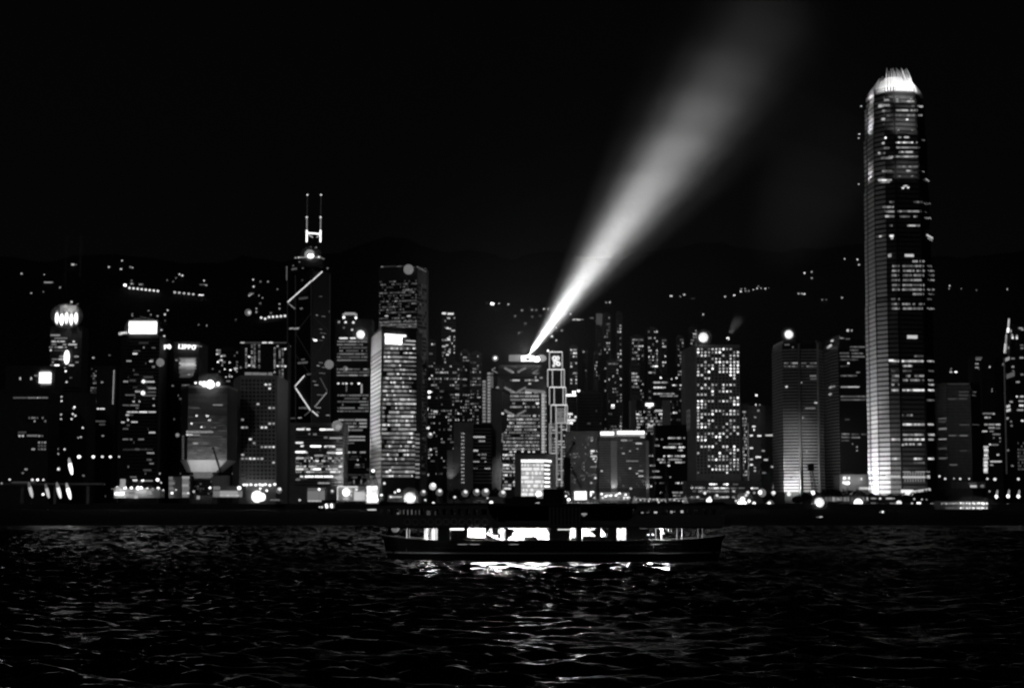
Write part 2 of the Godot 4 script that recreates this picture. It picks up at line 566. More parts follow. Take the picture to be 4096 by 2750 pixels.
func build_water() -> void:
	var xs := PackedFloat32Array()
	var x := -2600.0
	while x < 2600.0:
		xs.append(x)
		var fine := absf(x - 2.0)
		x += 0.42 if fine < 34.0 else (0.75 if fine < 90.0 else clampf((fine - 87.0) * 0.28, 0.9, 320.0))
	xs.append(2600.0)
	var zs := PackedFloat32Array()
	var z := 260.0
	while z > -1249.0:
		zs.append(z)
		if z > -40.0:
			z -= clampf((z + 40.0) * 0.3, 1.0, 80.0)
		elif z > -178.0:
			z -= 0.3
		else:
			z -= 0.45 if z > -200.0 else (1.2 if z > -420.0 else 90.0)
	zs.append(-1249.0)
	var waves: Array = []
	var wr := RandomNumberGenerator.new()
	wr.seed = 12
	for k in 32:
		var len := lerpf(0.9, 4.2, pow(wr.randf(), 1.5))
		var ang := wr.randf_range(-0.95, 0.95) + (PI if wr.randf() < 0.25 else 0.0)
		waves.append([sin(ang) * TAU / len, cos(ang) * TAU / len, wr.randf() * TAU, 0.0088 * len])
	var patch := FastNoiseLite.new()
	patch.seed = 3
	patch.frequency = 0.03
	var st := SurfaceTool.new()
	st.begin(Mesh.PRIMITIVE_TRIANGLES)
	st.set_smooth_group(0)
	for zz in zs:
		for xx in xs:
			var near := (1.0 - smoothstep(86.0, 120.0, absf(xx - 2.0))) * smoothstep(-26.0, -42.0, zz)
			var y := 0.0
			if near > 0.0:
				for w in waves:
					var s: float = sin(w[0] * xx + w[1] * zz + w[2])
					y += w[3] * (s + 0.3 * s * absf(s))
				y *= near * (1.0 + 0.8 * patch.get_noise_2d(xx, zz * 0.8))
			st.add_vertex(Vector3(xx, y, zz))
	var n := xs.size()
	for j in zs.size() - 1:
		if zs[j] < -415.0:
			break
		for i in n - 1:
			var a := j * n + i
			for v in [a, a + n, a + 1, a + 1, a + n, a + n + 1]:
				st.add_index(v)
	st.generate_normals()
	var o := MeshInstance3D.new()
	o.name = "water"
	o.mesh = st.commit()
	var m := mat(0.004, 0.11)
	m.metallic_specular = 0.10
	var t := NoiseTexture2D.new()
	t.width = 512; t.height = 512; t.seamless = true
	var nz := FastNoiseLite.new()
	nz.seed = 21; nz.frequency = 0.02; nz.fractal_octaves = 5
	t.noise = nz
	m.heightmap_enabled = true
	m.heightmap_texture = t
	m.heightmap_scale = 5.0
	m.uv1_triplanar = true
	m.uv1_world_triplanar = true
	m.uv1_scale = Vector3(0.11, 0.11, 0.16)
	o.material_override = m
	o.set_meta("kind", "structure")
	add_child(o)
	# the choppy fairway beyond the ferry, its waves too small to see one by one
	var end := -415.0
	for zz in zs:
		if zz < -415.0:
			end = zz
			break
	var f := MeshInstance3D.new()
	f.name = "water"
	f.mesh = BOX
	f.transform = Transform3D(Basis.from_scale(Vector3(5200, 0.4, 1249.0 + end)), Vector3(0, -0.45, (end - 1249.0) * 0.5))
	var far := mat(0.003, 0.8)
	far.metallic_specular = 0.2
	f.material_override = far
	f.set_meta("kind", "structure")
	add_child(f, true)

func tube(b: Dictionary, f: int, x0: float, y0: float, x1: float, y1: float, level: int, w := 0.9, called := "light_tube") -> void:
	var p := on_face(b, f, x0, y0)
	var q := on_face(b, f, x1, y1)
	bar(b.n, called, EM[level], on_wall(b, f, p.x, p.y, 1, 1, 1, 0.5).origin, on_wall(b, f, q.x, q.y, 1, 1, 1, 0.5).origin, w)

func rel(b: Dictionary, px: float, py: float, d: float) -> Vector3:
	return at(px, py, d) - b.n.position

func sign_panel(b: Dictionary, f: int, x0: float, x1: float, y0: float, y1: float, level: int, called := "sign_panel", thick := 1.2) -> void:
	var p := on_face(b, f, x0, y0)
	var q := on_face(b, f, x1, y1)
	part(b.n, called, BOX, EM[level], on_wall(b, f, (p.x + q.x) * 0.5, (p.y + q.y) * 0.5, absf(q.x - p.x), absf(p.y - q.y), thick, thick * 0.55))

func flats(label: String, x0: float, x1: float, ytop: float, d: float, p: float, lo: int, hi: int, y1 := 1900.0, cw := 9.0, rh := 12.5, m: Material = null, y0 := 0.0) -> Dictionary:
	# a slim block with a few lit rooms
	var b := tower("apartment_tower", label, [[x0, d], [x1, d]], ytop, m if m else M.midnight, "apartment towers behind the offices", 22.0)
	var top := y0 if y0 > 0.0 else ytop + 8.0
	grid(b, 0, x0 + 2, x1 - 2, top, y1, maxi(2, int((x1 - x0) / cw)), int((y1 - top) / rh), p, lo, hi, {"run": 0.25, "most": 2, "wf": 0.55, "hf": 0.42, "even": 0.1})
	box(b.n, "roof_plant", M.dark, Vector3(0, b.h + 1.5, 0), Vector3((x1 - x0) * d / F * 0.5, 3.0, 9.0))
	finish(b)
	return b

func west_towers() -> void:
	# --- low block at the frame's edge
	var b := tower("office_block", "low dark office block by the elevated road, one lit window column at its corner", [[-40, 1500], [192, 1500]], 1565, M.midnight)
	grid(b, 0, 50, 192, 1584, 1596, 15, 1, 0.6, 3, 6, {"run": 0.5, "hf": 0.4})
	grid(b, 0, 100, 185, 1664, 1690, 8, 2, 0.3, 3, 4, {"run": 0.5})
	grid(b, 0, 60, 150, 1722, 1748, 10, 2, 0.55, 1, 4, {"run": 0.7})
	grid(b, 0, 150, 184, 1736, 1802, 3, 5, 0.75, 3, 5, {"run": 0.3})
	lit(b, 0, 73, 80, 1739, 1746, 6); lit(b, 0, 87, 94, 1739, 1746, 6)
	lit(b, 0, 97, 108, 1873, 1879, 5); lit(b, 0, 86, 94, 1888, 1894, 4)
	lit(b, 0, 125, 138, 1792, 1799, 5)
	lit(b, 0, 45, 140, 1926, 1932, 2)
	parapet(b, M.dark)
	finish(b)
	b = tower("office_block", "tall dark slab carrying a square white sign near the elevated road", [[15, 1700], [215, 1700]], 1462, M.midnight)
	lit(b, 0, 77, 82, 1508, 1518, 6); lit(b, 0, 121, 126, 1508, 1518, 6); lit(b, 0, 136, 158, 1500, 1503, 5)
	sign_panel(b, 0, 157, 203, 1489, 1531, 8)
	sign_panel(b, 0, 162, 201, 1482, 1489, 5, "sign_panel", 0.8)
	sign_panel(b, 0, 163, 203, 1531, 1538, 5, "sign_panel", 0.8)
	finish(b)
	# --- tower with the glowing crown
	b = tower("crowned_tower", "slim tower topped by five upright crown fins with painted-on floodlight glow", [[193, 2000], [320, 2000]], 1304, M.midnight)
	for r in [[201, 239, 1340, 5], [217, 268, 1352, 4], [205, 222, 1365, 6], [226, 236, 1365, 6], [240, 258, 1365, 6], [290, 297, 1365, 7], [205, 224, 1377, 4], [250, 264, 1377, 5], [272, 306, 1377, 6], [195, 210, 1388, 4], [216, 232, 1388, 4], [232, 250, 1388, 6], [258, 266, 1388, 5], [298, 306, 1388, 5], [199, 205, 1400, 7], [215, 260, 1401, 2], [237, 253, 1425, 5], [296, 313, 1425, 5], [207, 230, 1436, 4], [233, 254, 1436, 6], [208, 214, 1448, 5], [300, 313, 1448, 4], [200, 212, 1460, 4], [216, 236, 1460, 8], [275, 294, 1460, 6], [255, 262, 1470, 4], [258, 265, 1484, 8], [242, 246, 1496, 4], [278, 286, 1510, 3], [262, 268, 1527, 7]]:
		lit(b, 0, r[0], r[1], r[2] - 2.6, r[2] + 2.6, r[3])
	grid(b, 0, 200, 315, 1545, 1900, 14, 28, 0.04, 2, 4)
	for k in 5:  # floodlit fins: their light is put into the emissive colour
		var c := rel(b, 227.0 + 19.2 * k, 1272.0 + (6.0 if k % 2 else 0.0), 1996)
		var core := ball(b.n, "crown_fin_painted_glow", EM[8 if k != 1 else 9], c + Vector3(0, 0, 1.2), Vector3(4.0, 12.5, 2.0))
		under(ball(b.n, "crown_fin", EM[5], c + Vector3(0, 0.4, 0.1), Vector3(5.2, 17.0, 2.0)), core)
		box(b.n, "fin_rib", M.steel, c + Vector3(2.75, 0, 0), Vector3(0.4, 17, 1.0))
	box(b.n, "crown_cap", M.grey, rel(b, 277, 1238, 2006), Vector3(19, 9, 10))
	omni(b.n, rel(b, 270, 1252, 1988), 240.0, 2.0)
	ball(b.n, "neon_sign", EM[8], rel(b, 265.5, 1428, 1999), Vector3(6.8, 16.5, 2.4))
	finish(b)
	# --- dark slabs between
	b = tower("office_block", "narrow dark block with small lamps running up its edge", [[232, 1560], [345, 1560]], 1570, M.midnight)
	for q in [[245, 1586, 6], [245, 1603, 7], [243, 1657, 6], [243, 1675, 6], [297, 1627, 8], [293, 1632, 6], [290, 1655, 7], [300, 1662, 7], [285, 1675, 7], [330, 1710, 7], [312, 1750, 5], [322, 1747, 6], [229, 1795, 5], [257, 1796, 7], [231, 1814, 6], [331, 1901, 4]]:
		lit(b, 0, q[0] - 3, q[0] + 3, q[1] - 3, q[1] + 3, q[2])
	finish(b)
	b = tower("office_block", "dark block with a string of small lamps down its right edge", [[356, 1800], [460, 1800]], 1462, M.midnight)
	grid(b, 0, 362, 384, 1470, 1622, 3, 16, 0.5, 1, 4, {"run": 0.3})
	for q in [[379, 1603, 6], [379, 1502, 5], [407, 1528, 5], [372, 1430, 6], [391, 1634, 7], [403, 1634, 7], [413, 1634, 7], [376, 1618, 5], [410, 1742, 5], [437, 1420, 3]]:
		lit(b, 0, q[0] - 4, q[0] + 4, q[1] - 2.5, q[1] + 2.5, q[2])
	lit(b, 0, 366, 420, 1682, 1686, 3); lit(b, 0, 396, 419, 1693, 1700, 2)
	for k in 17:
		ball(b.n, "string_lamp", EM[6], rel(b, 455.0 - k * 0.32, 1483.0 + k * 8.1, 1799), Vector3(1.25, 1.15, 0.8))
	finish(b)
	# --- twin towers with lettered signs
	b = tower("office_tower", "dark faceted tower with a big white rooftop sign box", [[478, 1775], [510, 1750], [632, 1750]], 1340, M.midnight)
	box(b.n, "sign_frame", M.steel, rel(b, 571, 1311, 1754), Vector3(30, 16, 4))
	sign_panel(b, 1, 517, 625, 1287, 1332, 9)
	lit(b, 1, 515, 627, 1281, 1287, 5)  # dim strips that imitate the soft glow around the sign
	lit(b, 1, 515, 627, 1332, 1337, 5)
	letters(b.n, "sign_lettering", "LIPPO", EM[7], Transform3D(Basis(Vector3(0.95, 0.1, 0.3), Vector3(-0.1, 1, 0), Vector3(-0.3, 0, 0.95)), rel(b, 491, 1332, 1747)), 3.4)
	for r in [[492, 511, 1525, 5], [565, 617, 1526, 6], [592, 622, 1552, 5], [540, 560, 1565, 6], [590, 622, 1567, 3], [500, 540, 1579, 3], [575, 622, 1581, 3], [507, 521, 1647, 6], [523, 551, 1647, 6], [556, 587, 1647, 7], [592, 622, 1647, 6], [502, 517, 1659, 6], [508, 514, 1679, 7], [484, 497, 1688, 6], [524, 549, 1687, 6], [490, 516, 1620, 3], [520, 555, 1620, 4], [491, 512, 1714, 3], [595, 620, 1729, 6], [490, 512, 1756, 4], [518, 528, 1756, 4], [552, 575, 1756, 4], [490, 610, 1797, 1], [587, 616, 1811, 5], [597, 614, 1853, 4], [530, 548, 1414, 7], [505, 524, 1443, 5], [596, 610, 1444, 6], [532, 560, 1403, 2], [606, 620, 1390, 3], [572, 577, 1389, 5], [535, 553, 1497, 2], [530, 538, 1605, 6], [554, 560, 1605, 6], [610, 617, 1593, 5], [611, 617, 1621, 6]]:
		lit(b, 1, r[0], r[1], r[2] - 2.6, r[2] + 2.6, r[3])
	grid(b, 1, 512, 626, 1350, 1900, 18, 40, 0.03, 1, 3, {"run": 0.6})
	finish(b)
	globe("small round lamp glowing on the upper edge of a dark faceted tower", 573, 1525, 1745, 7, 7, 9, 0, 0, 120.0)
	globe("second round lamp below it on the dark faceted tower", 571, 1571, 1745, 9, 7, 9, 0, 0, 105.0)
	globe("dim grey globe lamp beside the tower with the rooftop sign box", 640, 1449, 1745, 16, 4, 0, 0, 0, 140.0)
	b = tower("office_tower", "tower with a lettered sign and a glowing stack of floors beneath it", [[655, 1810], [690, 1790], [792, 1790]], 1366, M.midnight)
	letters(b.n, "sign_lettering", "LIPPO", EM[8], Transform3D(Basis(Vector3(1, -0.06, 0), Vector3(0.06, 1, 0), Vector3(0, 0, 1)), rel(b, 747, 1387, 1787)), 6.4, 0.6)
	letters(b.n, "sign_lettering", "PO", EM[8], Transform3D(Basis(Vector3(0.95, 0.08, 0.3), Vector3(-0.08, 1, 0), Vector3(-0.3, 0, 0.95)), rel(b, 669, 1387, 1772)), 6.2, 0.6)
	for k in 12:
		var y := 1434.0 + k * 6.6
		lit(b, 1, 716.0 + (6.0 if k % 3 == 1 else 0.0), 784.0 - 4.0 * (k % 2) - maxf(0, k - 6) * 3.0, y - 2.9, y + 2.4, [4, 5, 5, 6, 6, 5, 4, 3, 3, 2, 3, 2][k])
		if k < 7:
			lit(b, 1, 742, 775, y - 2.0, y + 3.0, [5, 6, 6, 7, 6, 5, 5][k])
	for q in [[705, 1440, 5], [755, 1496, 6], [768, 1494, 5], [781, 1382, 7], [790, 1382, 5], [802, 1384, 4], [660, 1542, 3], [690, 1542, 4], [730, 1540, 3], [780, 1530, 6], [757, 1554, 5]]:
		lit(b, 1, q[0] - 4, q[0] + 4, q[1] - 2.5, q[1] + 2.5, q[2])
	grid(b, 1, 695, 790, 1520, 1900, 14, 28, 0.04, 1, 3, {"run": 0.5})
	finish(b)
	globe("grey lamp at the left edge of the tower with floodlit inverted base", 709, 1739, 1462, 8, 4, 5, 0, 0, 60.0)
	# --- tower on the inverted, floodlit base
	b = tower("garrison_tower", "fine-gridded office tower that stands on a floodlit inverted pyramid base", [[722, 1472], [750, 1450], [908, 1450]], 1548, M.midnight, "", 30.0, 1838)
	for k in 47:
		var c := on_face(b, 1, 752.0 + k * 3.36, 1700)
		part(b.n, "fin", BOX, M.stone, on_wall(b, 1, c.x, b.h * 0.46, 0.26, b.h * 0.9, 0.7, 0.35))
	b.proud = 0.4
	for k in 23:
		var y := 1588.0 + k * 11.0
		var x := 752.0
		while x < 906.0:
			var w := minf(rng.randf_range(9.0, 40.0), 907.0 - x)
			var base := 0 if k < 6 else (1 if k < 12 else (2 if k < 19 else 3))  # rows glow stronger downward, imitating the floodlight from below
			if rng.randf() < 0.85:
				lit(b, 1, x, x + w - 0.8, y, y + 5.2, maxi(0, base + rng.randi_range(-1, 1)))
			x += w
	for r in [[745, 853, 1727, 6], [745, 853, 1725, 5], [745, 772, 1738, 7], [775, 800, 1739, 5], [850, 890, 1619, 5], [755, 800, 1631, 3], [782, 790, 1662, 8], [824, 834, 1663, 8], [832, 842, 1680, 7], [761, 770, 1693, 8], [801, 810, 1708, 8], [817, 823, 1709, 5], [845, 850, 1709, 5], [857, 862, 1709, 5], [772, 792, 1773, 6], [812, 830, 1774, 4], [818, 848, 1789, 5], [850, 880, 1790, 5], [848, 860, 1820, 5], [883, 892, 1838, 4]]:
		lit(b, 1, r[0], r[1], r[2] - 2.8, r[2] + 2.8, r[3])
	for k in 9:
		lit(b, 0, 730, 736, 1742.0 + k * 11.0, 1748.0 + k * 11.0, 3)
	parapet(b, M.grey, 1.5, 0.6)
	var wide: PackedVector2Array = b.local
	var shrunk := PackedVector2Array()
	for p in wide:
		shrunk.append(Vector2(p.x * 0.62 - 0.8, p.y * 0.62))
	var yb: float = at(2048, 1886, 1450).y - b.y
	part(b.n, "inverted_base", prism(shrunk, wide, yb, -0.02), M.pale, Transform3D.IDENTITY)
	var stem := PackedVector2Array()
	for p in shrunk:
		stem.append(p * 0.8)
	part(b.n, "stem", prism(stem, stem, G - b.y, yb), M.concrete, Transform3D.IDENTITY)
	finish(b)
	var roof := at(840, 1537, 1448)
	globe("brightest of the roof lamps above the fine-gridded tower", 840, 1536, 1446, 16, 9, 10, 0, 0, roof.y - 5.0, "roof lamps of the gridded tower")
	globe("round roof lamp left of the brightest one on the fine-gridded tower", 816, 1535, 1447, 11, 8, 0, 0, 0, roof.y - 5.0, "roof lamps of the gridded tower")
	globe("small roof lamp at the left end of the row on the fine-gridded tower", 802, 1531, 1447, 7, 8, 0, 0, 0, roof.y - 5.0, "roof lamps of the gridded tower")
	globe("small roof lamp at the right end of the row on the fine-gridded tower", 871, 1535, 1447, 8, 8, 0, 0, 0, roof.y - 5.0, "roof lamps of the gridded tower")
	globe("tiny single lamp on the roof corner of the fine-gridded tower", 782, 1531, 1447, 4, 8, 0, 0, 0, roof.y - 5.0, "roof lamps of the gridded tower")
	# --- small points among the far roofs west of the twin-masted tower
	b = flats("slim far block with lamps between gridded tower and studded slab", 862, 948, 1395, 2200, 0.1, 3, 5)
	for q in [[868, 1400, 6], [878, 1400, 5], [867, 1416, 7], [876, 1416, 5], [885, 1424, 7], [886, 1440, 7], [871, 1447, 8], [878, 1440, 6], [918, 1449, 7], [898, 1476, 7], [921, 1479, 8], [941, 1479, 6], [903, 1507, 6], [917, 1505, 6], [926, 1505, 6], [816, 1478, 6], [850, 1475, 4]]:
		lit(b, 0, q[0] - 3, q[0] + 3, q[1] - 2.5, q[1] + 2.5, q[2])
	finish({"n": b.n, "lit": b.lit.slice(-17), "dark": []})

func central_towers() -> void:
	# --- studded slab behind the grid front
	var b := tower("office_tower", "tall dark slab with studded columns of lights and a thin lit roof edge", [[958, 1950], [1147, 1950]], 1369, M.midnight)
	for r in [[961, 977, 6], [977, 1048, 2], [1048, 1066, 7], [1073, 1091, 7], [1091, 1146, 2]]:
		lit(b, 0, r[0], r[1], 1367.5, 1372.0, r[2])
	for c in [[984, 1390, 1472, 10], [1007, 1376, 1472, 12], [1018, 1374, 1472, 12], [1036, 1376, 1474, 12], [1098, 1388, 1492, 13], [1118, 1392, 1620, 27], [1130, 1392, 1612, 27]]:
		for k in int(c[3]):
			if rng.randf() < 0.86:
				var y: float = lerpf(c[1], c[2], (k + 0.5) / c[3])
				lit(b, 0, c[0] - 3.4, c[0] + 3.4, y - 2.1, y + 2.1, rng.randi_range(3, 5))
	for q in [[996, 1426, 7], [996, 1461, 7], [1013, 1462, 6], [1110, 1384, 5], [1140, 1395, 7], [1110, 1463, 7], [1140, 1464, 7], [1128, 1463, 6], [962, 1469, 4]]:
		lit(b, 0, q[0] - 4, q[0] + 4, q[1] - 3, q[1] + 3, q[2])
	grid(b, 0, 1110, 1142, 1540, 1700, 4, 13, 0.55, 3, 5, {"run": 0.3})
	for q in [[1112, 1752, 7], [1112, 1757, 6], [1112, 1770, 5], [1108, 1800, 6], [1126, 1800, 6], [1126, 1818, 5], [1128, 1875, 5], [1110, 1892, 7], [1124, 1892, 7], [1118, 1915, 5], [1118, 1925, 4]]:
		lit(b, 0, q[0] - 6, q[0] + 6, q[1] - 3, q[1] + 3, q[2])
	finish(b)
	# --- pale tower with a regular grid of dark windows
	b = tower("office_tower", "grey tower with a regular grid of dark square windows and a thin sign strip", [[932, 1560], [958, 1515], [1106, 1515]], 1500, M.stone, "", 30)
	var ids := {}
	for q in [[1110, 215], [1055, 215], [1305, 220], [1368, 222], [1437, 145], [1497, 145], [1180, 343], [1243, 430], [1305, 433], [1358, 433], [1428, 433], [1493, 433], [1050, 550], [1050, 633], [1108, 633], [1170, 633], [1235, 633], [1290, 636], [1305, 600], [1232, 600], [1058, 92], [1490, 640]]:
		ids[Vector2i(int((650 + q[0] / 3.337 - 962) / 15.5), int((1650 + q[1] / 3.337 - 1514) / 15.6))] = 6
	for q in [[1235, 803], [1180, 803], [1235, 870], [1290, 878], [1075, 1047], [1225, 1087], [1282, 1087], [905, 1220]]:
		ids[Vector2i(int((650 + q[0] / 2.851 - 962) / 15.5), int((1250 + q[1] / 2.851 - 1514) / 15.6))] = 6
	for r in 26:
		for c in 9:
			var x := 969.5 + c * 15.5
			var y := 1521.5 + r * 15.6
			var p := on_face(b, 1, x - 4.2, y - 3.8)
			var q := on_face(b, 1, x + 4.2, y + 3.8)
			if ids.has(Vector2i(c, r)):
				lit(b, 1, x - 4.6, x + 4.6, y - 3.0, y + 3.0, rng.randi_range(5, 7))
			else:
				part(b.n, "window", BOX, M.glass, on_wall(b, 1, (p.x + q.x) * 0.5, (p.y + q.y) * 0.5, q.x - p.x, p.y - q.y, 0.3, 0.05))
	lit(b, 1, 979, 1006, 1488, 1499, 4); lit(b, 1, 1008, 1036, 1489, 1499, 4); lit(b, 1, 1037, 1067, 1490, 1499.5, 4); lit(b, 1, 1072, 1089, 1489, 1500, 4)
	box(b.n, "sign_frame", M.steel, rel(b, 1034, 1496, 1518), Vector3(26, 3.4, 1.2))
	for k in 9:
		ball(b.n, "entrance_lamp", EM[8], rel(b, 975.0 + k * 15.0 + 4.0 * sin(k * 5.0), 1938.0 + 2.0 * sin(k * 3.0), 1511), Vector3(2.4, 1.8, 1.2))
	finish(b)
	twin_mast_tower()
	# --- broad low office block with many lit runs
	b = tower("office_block", "broad mid-height block with broken bright window rows below the twin-masted tower", [[1160, 1500], [1374, 1500]], 1690, M.grey, "", 40)
	b.proud = 0.5
	for r in [[1186, 1217, 1716, 7], [1225, 1240, 1716, 7], [1279, 1300, 1717, 8], [1302, 1340, 1717, 7], [1234, 1240, 1735, 4], [1318, 1368, 1751, 5], [1182, 1212, 1770, 7], [1202, 1214, 1783, 7], [1241, 1284, 1784, 8], [1297, 1340, 1785, 7], [1182, 1222, 1807, 8], [1222, 1230, 1809, 6], [1308, 1342, 1810, 6], [1344, 1368, 1811, 8], [1345, 1368, 1798, 6], [1258, 1292, 1821, 5], [1296, 1318, 1822, 3]]:
		lit(b, 0, r[0], r[1], r[2] - 3.2, r[2] + 3.2, r[3])
	grid(b, 0, 1182, 1370, 1826, 1892, 22, 6, 0.62, 3, 7, {"run": 0.5, "most": 4, "hf": 0.55})
	for r in [[1200, 1212, 1905, 7], [1219, 1254, 1905, 8], [1258, 1292, 1905, 8], [1296, 1332, 1905, 8], [1336, 1368, 1908, 5], [1182, 1200, 1917, 4], [1272, 1318, 1931, 5]]:
		lit(b, 0, r[0], r[1], r[2] - 3.0, r[2] + 3.0, r[3])
	grid(b, 0, 1182, 1370, 1705, 1945, 22, 19, 0.05, 2, 4, {"run": 0.5})
	ledges(b, "spandrel", M.concrete, 1700, 1945, 20, 1.1, 0.3)
	finish(b)
	globe("big grey globe lamp on the roof of the broad block with broken window rows", 1348, 1702, 1497, 21, 4, 5, 0.2, -0.2, 66.0)
	# --- banded tower with the lit roof frame
	b = tower("office_tower", "banded tower with a glowing bracket-shaped frame on its roof", [[1336, 1800], [1484, 1800]], 1275, M.midnight)
	for r in [[1357, 1390, 1352, 7], [1400, 1423, 1352, 7], [1440, 1470, 1354, 3]]:
		lit(b, 0, r[0], r[1], r[2] - 2.8, r[2] + 2.8, r[3])
	grid(b, 0, 1347, 1470, 1359, 1446, 14, 7, 0.8, 3, 4, {"run": 0.75, "most": 7, "hf": 0.4})
	grid(b, 0, 1345, 1480, 1470, 1506, 14, 3, 0.75, 3, 5, {"run": 0.75, "most": 7, "hf": 0.4})
	for q in [[1353, 7], [1372, 6], [1385, 7], [1406, 6], [1435, 8]]:
		lit(b, 0, q[0] - 4, q[0] + 4, 1530, 1536, q[1])
	lit(b, 0, 1443, 1449, 1535, 1572, 5); lit(b, 0, 1383, 1388, 1540, 1565, 3)
	grid(b, 0, 1348, 1476, 1574, 1650, 14, 6, 0.8, 3, 4, {"run": 0.75, "most": 7, "hf": 0.4})
	grid(b, 0, 1352, 1468, 1672, 1726, 14, 4, 0.8, 3, 5, {"run": 0.75, "most": 7, "hf": 0.45})
	for r in [[1378, 1460, 1746, 5], [1378, 1460, 1759, 5], [1378, 1416, 1771, 3], [1376, 1400, 1808, 6], [1408, 1425, 1808, 5], [1440, 1462, 1808, 5], [1428, 1433, 1838, 6], [1422, 1437, 1858, 5]]:
		lit(b, 0, r[0], r[1], r[2] - 2.6, r[2] + 2.6, r[3])
	grid(b, 0, 1380, 1480, 1820, 1945, 14, 12, 0.15, 1, 2, {"run": 0.7})
	for k in 5:
		lit(b, 0, 1355.0 + k * 29.0, 1360.0 + k * 29.0, 1918, 1934, 4)
	var c3 := rel(b, 1396, 1275, 1798)
	box(b.n, "roof_frame", M.steel, c3 + Vector3(0, 1.4, -1), Vector3(17, 9.0, 1.0))
	bar(b.n, "roof_frame_light", EM[5], rel(b, 1378, 1254, 1797), rel(b, 1420, 1254, 1797), 2.4)
	bar(b.n, "roof_frame_light", EM[5], rel(b, 1375, 1254, 1797), rel(b, 1375, 1272, 1797), 2.2)
	bar(b.n, "roof_frame_light", EM[5], rel(b, 1423, 1254, 1797), rel(b, 1423, 1272, 1797), 2.2)
	for q in [[1375, 1269, 8], [1423, 1271, 8], [1382, 1288, 7], [1413, 1289, 7], [1408, 1318, 6], [1355, 1287, 5], [1375, 1310, 3]]:
		ball(b.n, "roof_lamp", EM[q[2]], rel(b, q[0], q[1], 1796), Vector3(2.6, 2.2, 1.6))
	finish(b)
	globe("bright white globe lamp beside the banded tower's top", 1442, 1337, 1790, 17, 7, 9, 0.25, -0.1, 150.0)
	globe("diamond-bright grey globe lamp against the twin-masted tower", 1316, 1457, 1790, 18, 4, 4, 0.1, 0.1, 120.0)
	globe("small grey globe lamp on the banded tower's flank", 1381, 1474, 1790, 11, 3, 5, 0.4, -0.1, 110.0)
	# --- square tower with the dotted front
	b = tower("office_tower", "tall square tower with a fine dotted front and a round roof lamp", [[1512, 2110], [1668, 2095], [1705, 2115]], 1066, M.midnight, "", 45)
	grid(b, 0, 1517, 1666, 1122, 1320, 27, 18, 0.42, 2, 4, {"wf": 0.6, "hf": 0.42, "even": 0.3, "run": 0.3, "most": 3})
	grid(b, 0, 1517, 1667, 1284, 1322, 40, 4, 0.9, 3, 4, {"run": 0.5, "most": 4, "even": 0.8, "glass": false})
	for r in [[1540, 1552, 1263, 6], [1628, 1642, 1263, 6], [1610, 1650, 1160, 3]]:
		lit(b, 0, r[0], r[1], r[2] - 2.2, r[2] + 2.2, r[3])
	for r in [[1523, 1533, 4], [1534, 1585, 1], [1587, 1604, 4], [1605, 1618, 3], [1652, 1660, 4]]:
		lit(b, 0, r[0], r[1], 1064, 1069, r[2])
	grid(b, 1, 1670, 1703, 1130, 1900, 6, 50, 0.2, 1, 1, {"run": 0.6})
	bar(b.n, "roof_edge_light", EM[3], rel(b, 1668, 1066, 2094), rel(b, 1703, 1086, 2113), 1.4)
	parapet(b, M.dark, 1.0, 0.4)
	finish(b)
	globe("grey drum-shaped lamp glowing on the roof of the square dotted tower", 1634, 1077, 2088, 20, 4, 4, 0.1, -0.15, 262.0)
	bright_slab()
	# --- flats on the slope between the bright slab and the twin-legged bank
	b = flats("thin pencil block with a lit crown of windows behind the bright slab", 1765, 1822, 1244, 2330, 0.3, 4, 6)
	lit(b, 0, 1768, 1784, 1249, 1256, 7); lit(b, 0, 1790, 1814, 1251, 1258, 7)
	for q in [[1795, 1272, 6], [1790, 1312, 7], [1800, 1314, 6], [1792, 1352, 6], [1795, 1357, 7], [1788, 1380, 6], [1790, 1418, 7], [1796, 1405, 6]]:
		lit(b, 0, q[0] - 5, q[0] + 5, q[1] - 2.5, q[1] + 2.5, q[2])
	finish({"n": b.n, "lit": b.lit.slice(-10), "dark": []})
	flats("narrow lit block directly right of the square dotted tower", 1703, 1742, 1362, 2320, 0.34, 3, 7)
	flats("lower block with scattered rooms in front of the pencil block", 1738, 1795, 1462, 2260, 0.33, 3, 6)
	flats("block with bright wide windows between pencil block and bank", 1796, 1840, 1450, 2270, 0.36, 3, 6)
	flats("dim tall block left of the twin-legged bank tower", 1838, 1880, 1402, 2310, 0.32, 2, 5)
	flats("broad dim block whose lights end behind the bank's left leg", 1878, 1926, 1410, 2290, 0.3, 2, 5)
	b = flats("stepped lower block with a few very bright lamps beside the bright slab", 1690, 1752, 1552, 2200, 0.24, 3, 6)
	for q in [[1710, 1567, 9, 12], [1716, 1588, 8, 5], [1707, 1636, 8, 6], [1742, 1645, 6, 8], [1713, 1711, 7, 5], [1722, 1797, 7, 4], [1711, 1898, 6, 4]]:
		lit(b, 0, q[0] - q[3], q[0] + q[3], q[1] - 4, q[1] + 4, q[2])
	finish({"n": b.n, "lit": b.lit.slice(-7), "dark": []})
	flats("dark lower block with faint rooms before the dim tall flats", 1752, 1818, 1590, 2180, 0.2, 2, 5)
	bank()
	stepped_tower()
	# --- hotel: grey piers round dark bands
	b = tower("hotel", "grey block with dark banded centre and a dotted stair column", [[1815, 1560], [1893, 1560]], 1688, M.stone, "", 30)
	for k in 15:
		for c in 2:
			lit(b, 0, 1845.0 + c * 7.0, 1849.5 + c * 7.0, 1731.0 + k * 14.0, 1735.0 + k * 14.0, 5 + (k + c) % 2)
	ledges(b, "cornice", M.stone, 1690, 1945, 4, 0.6, 0.3)
	finish(b)
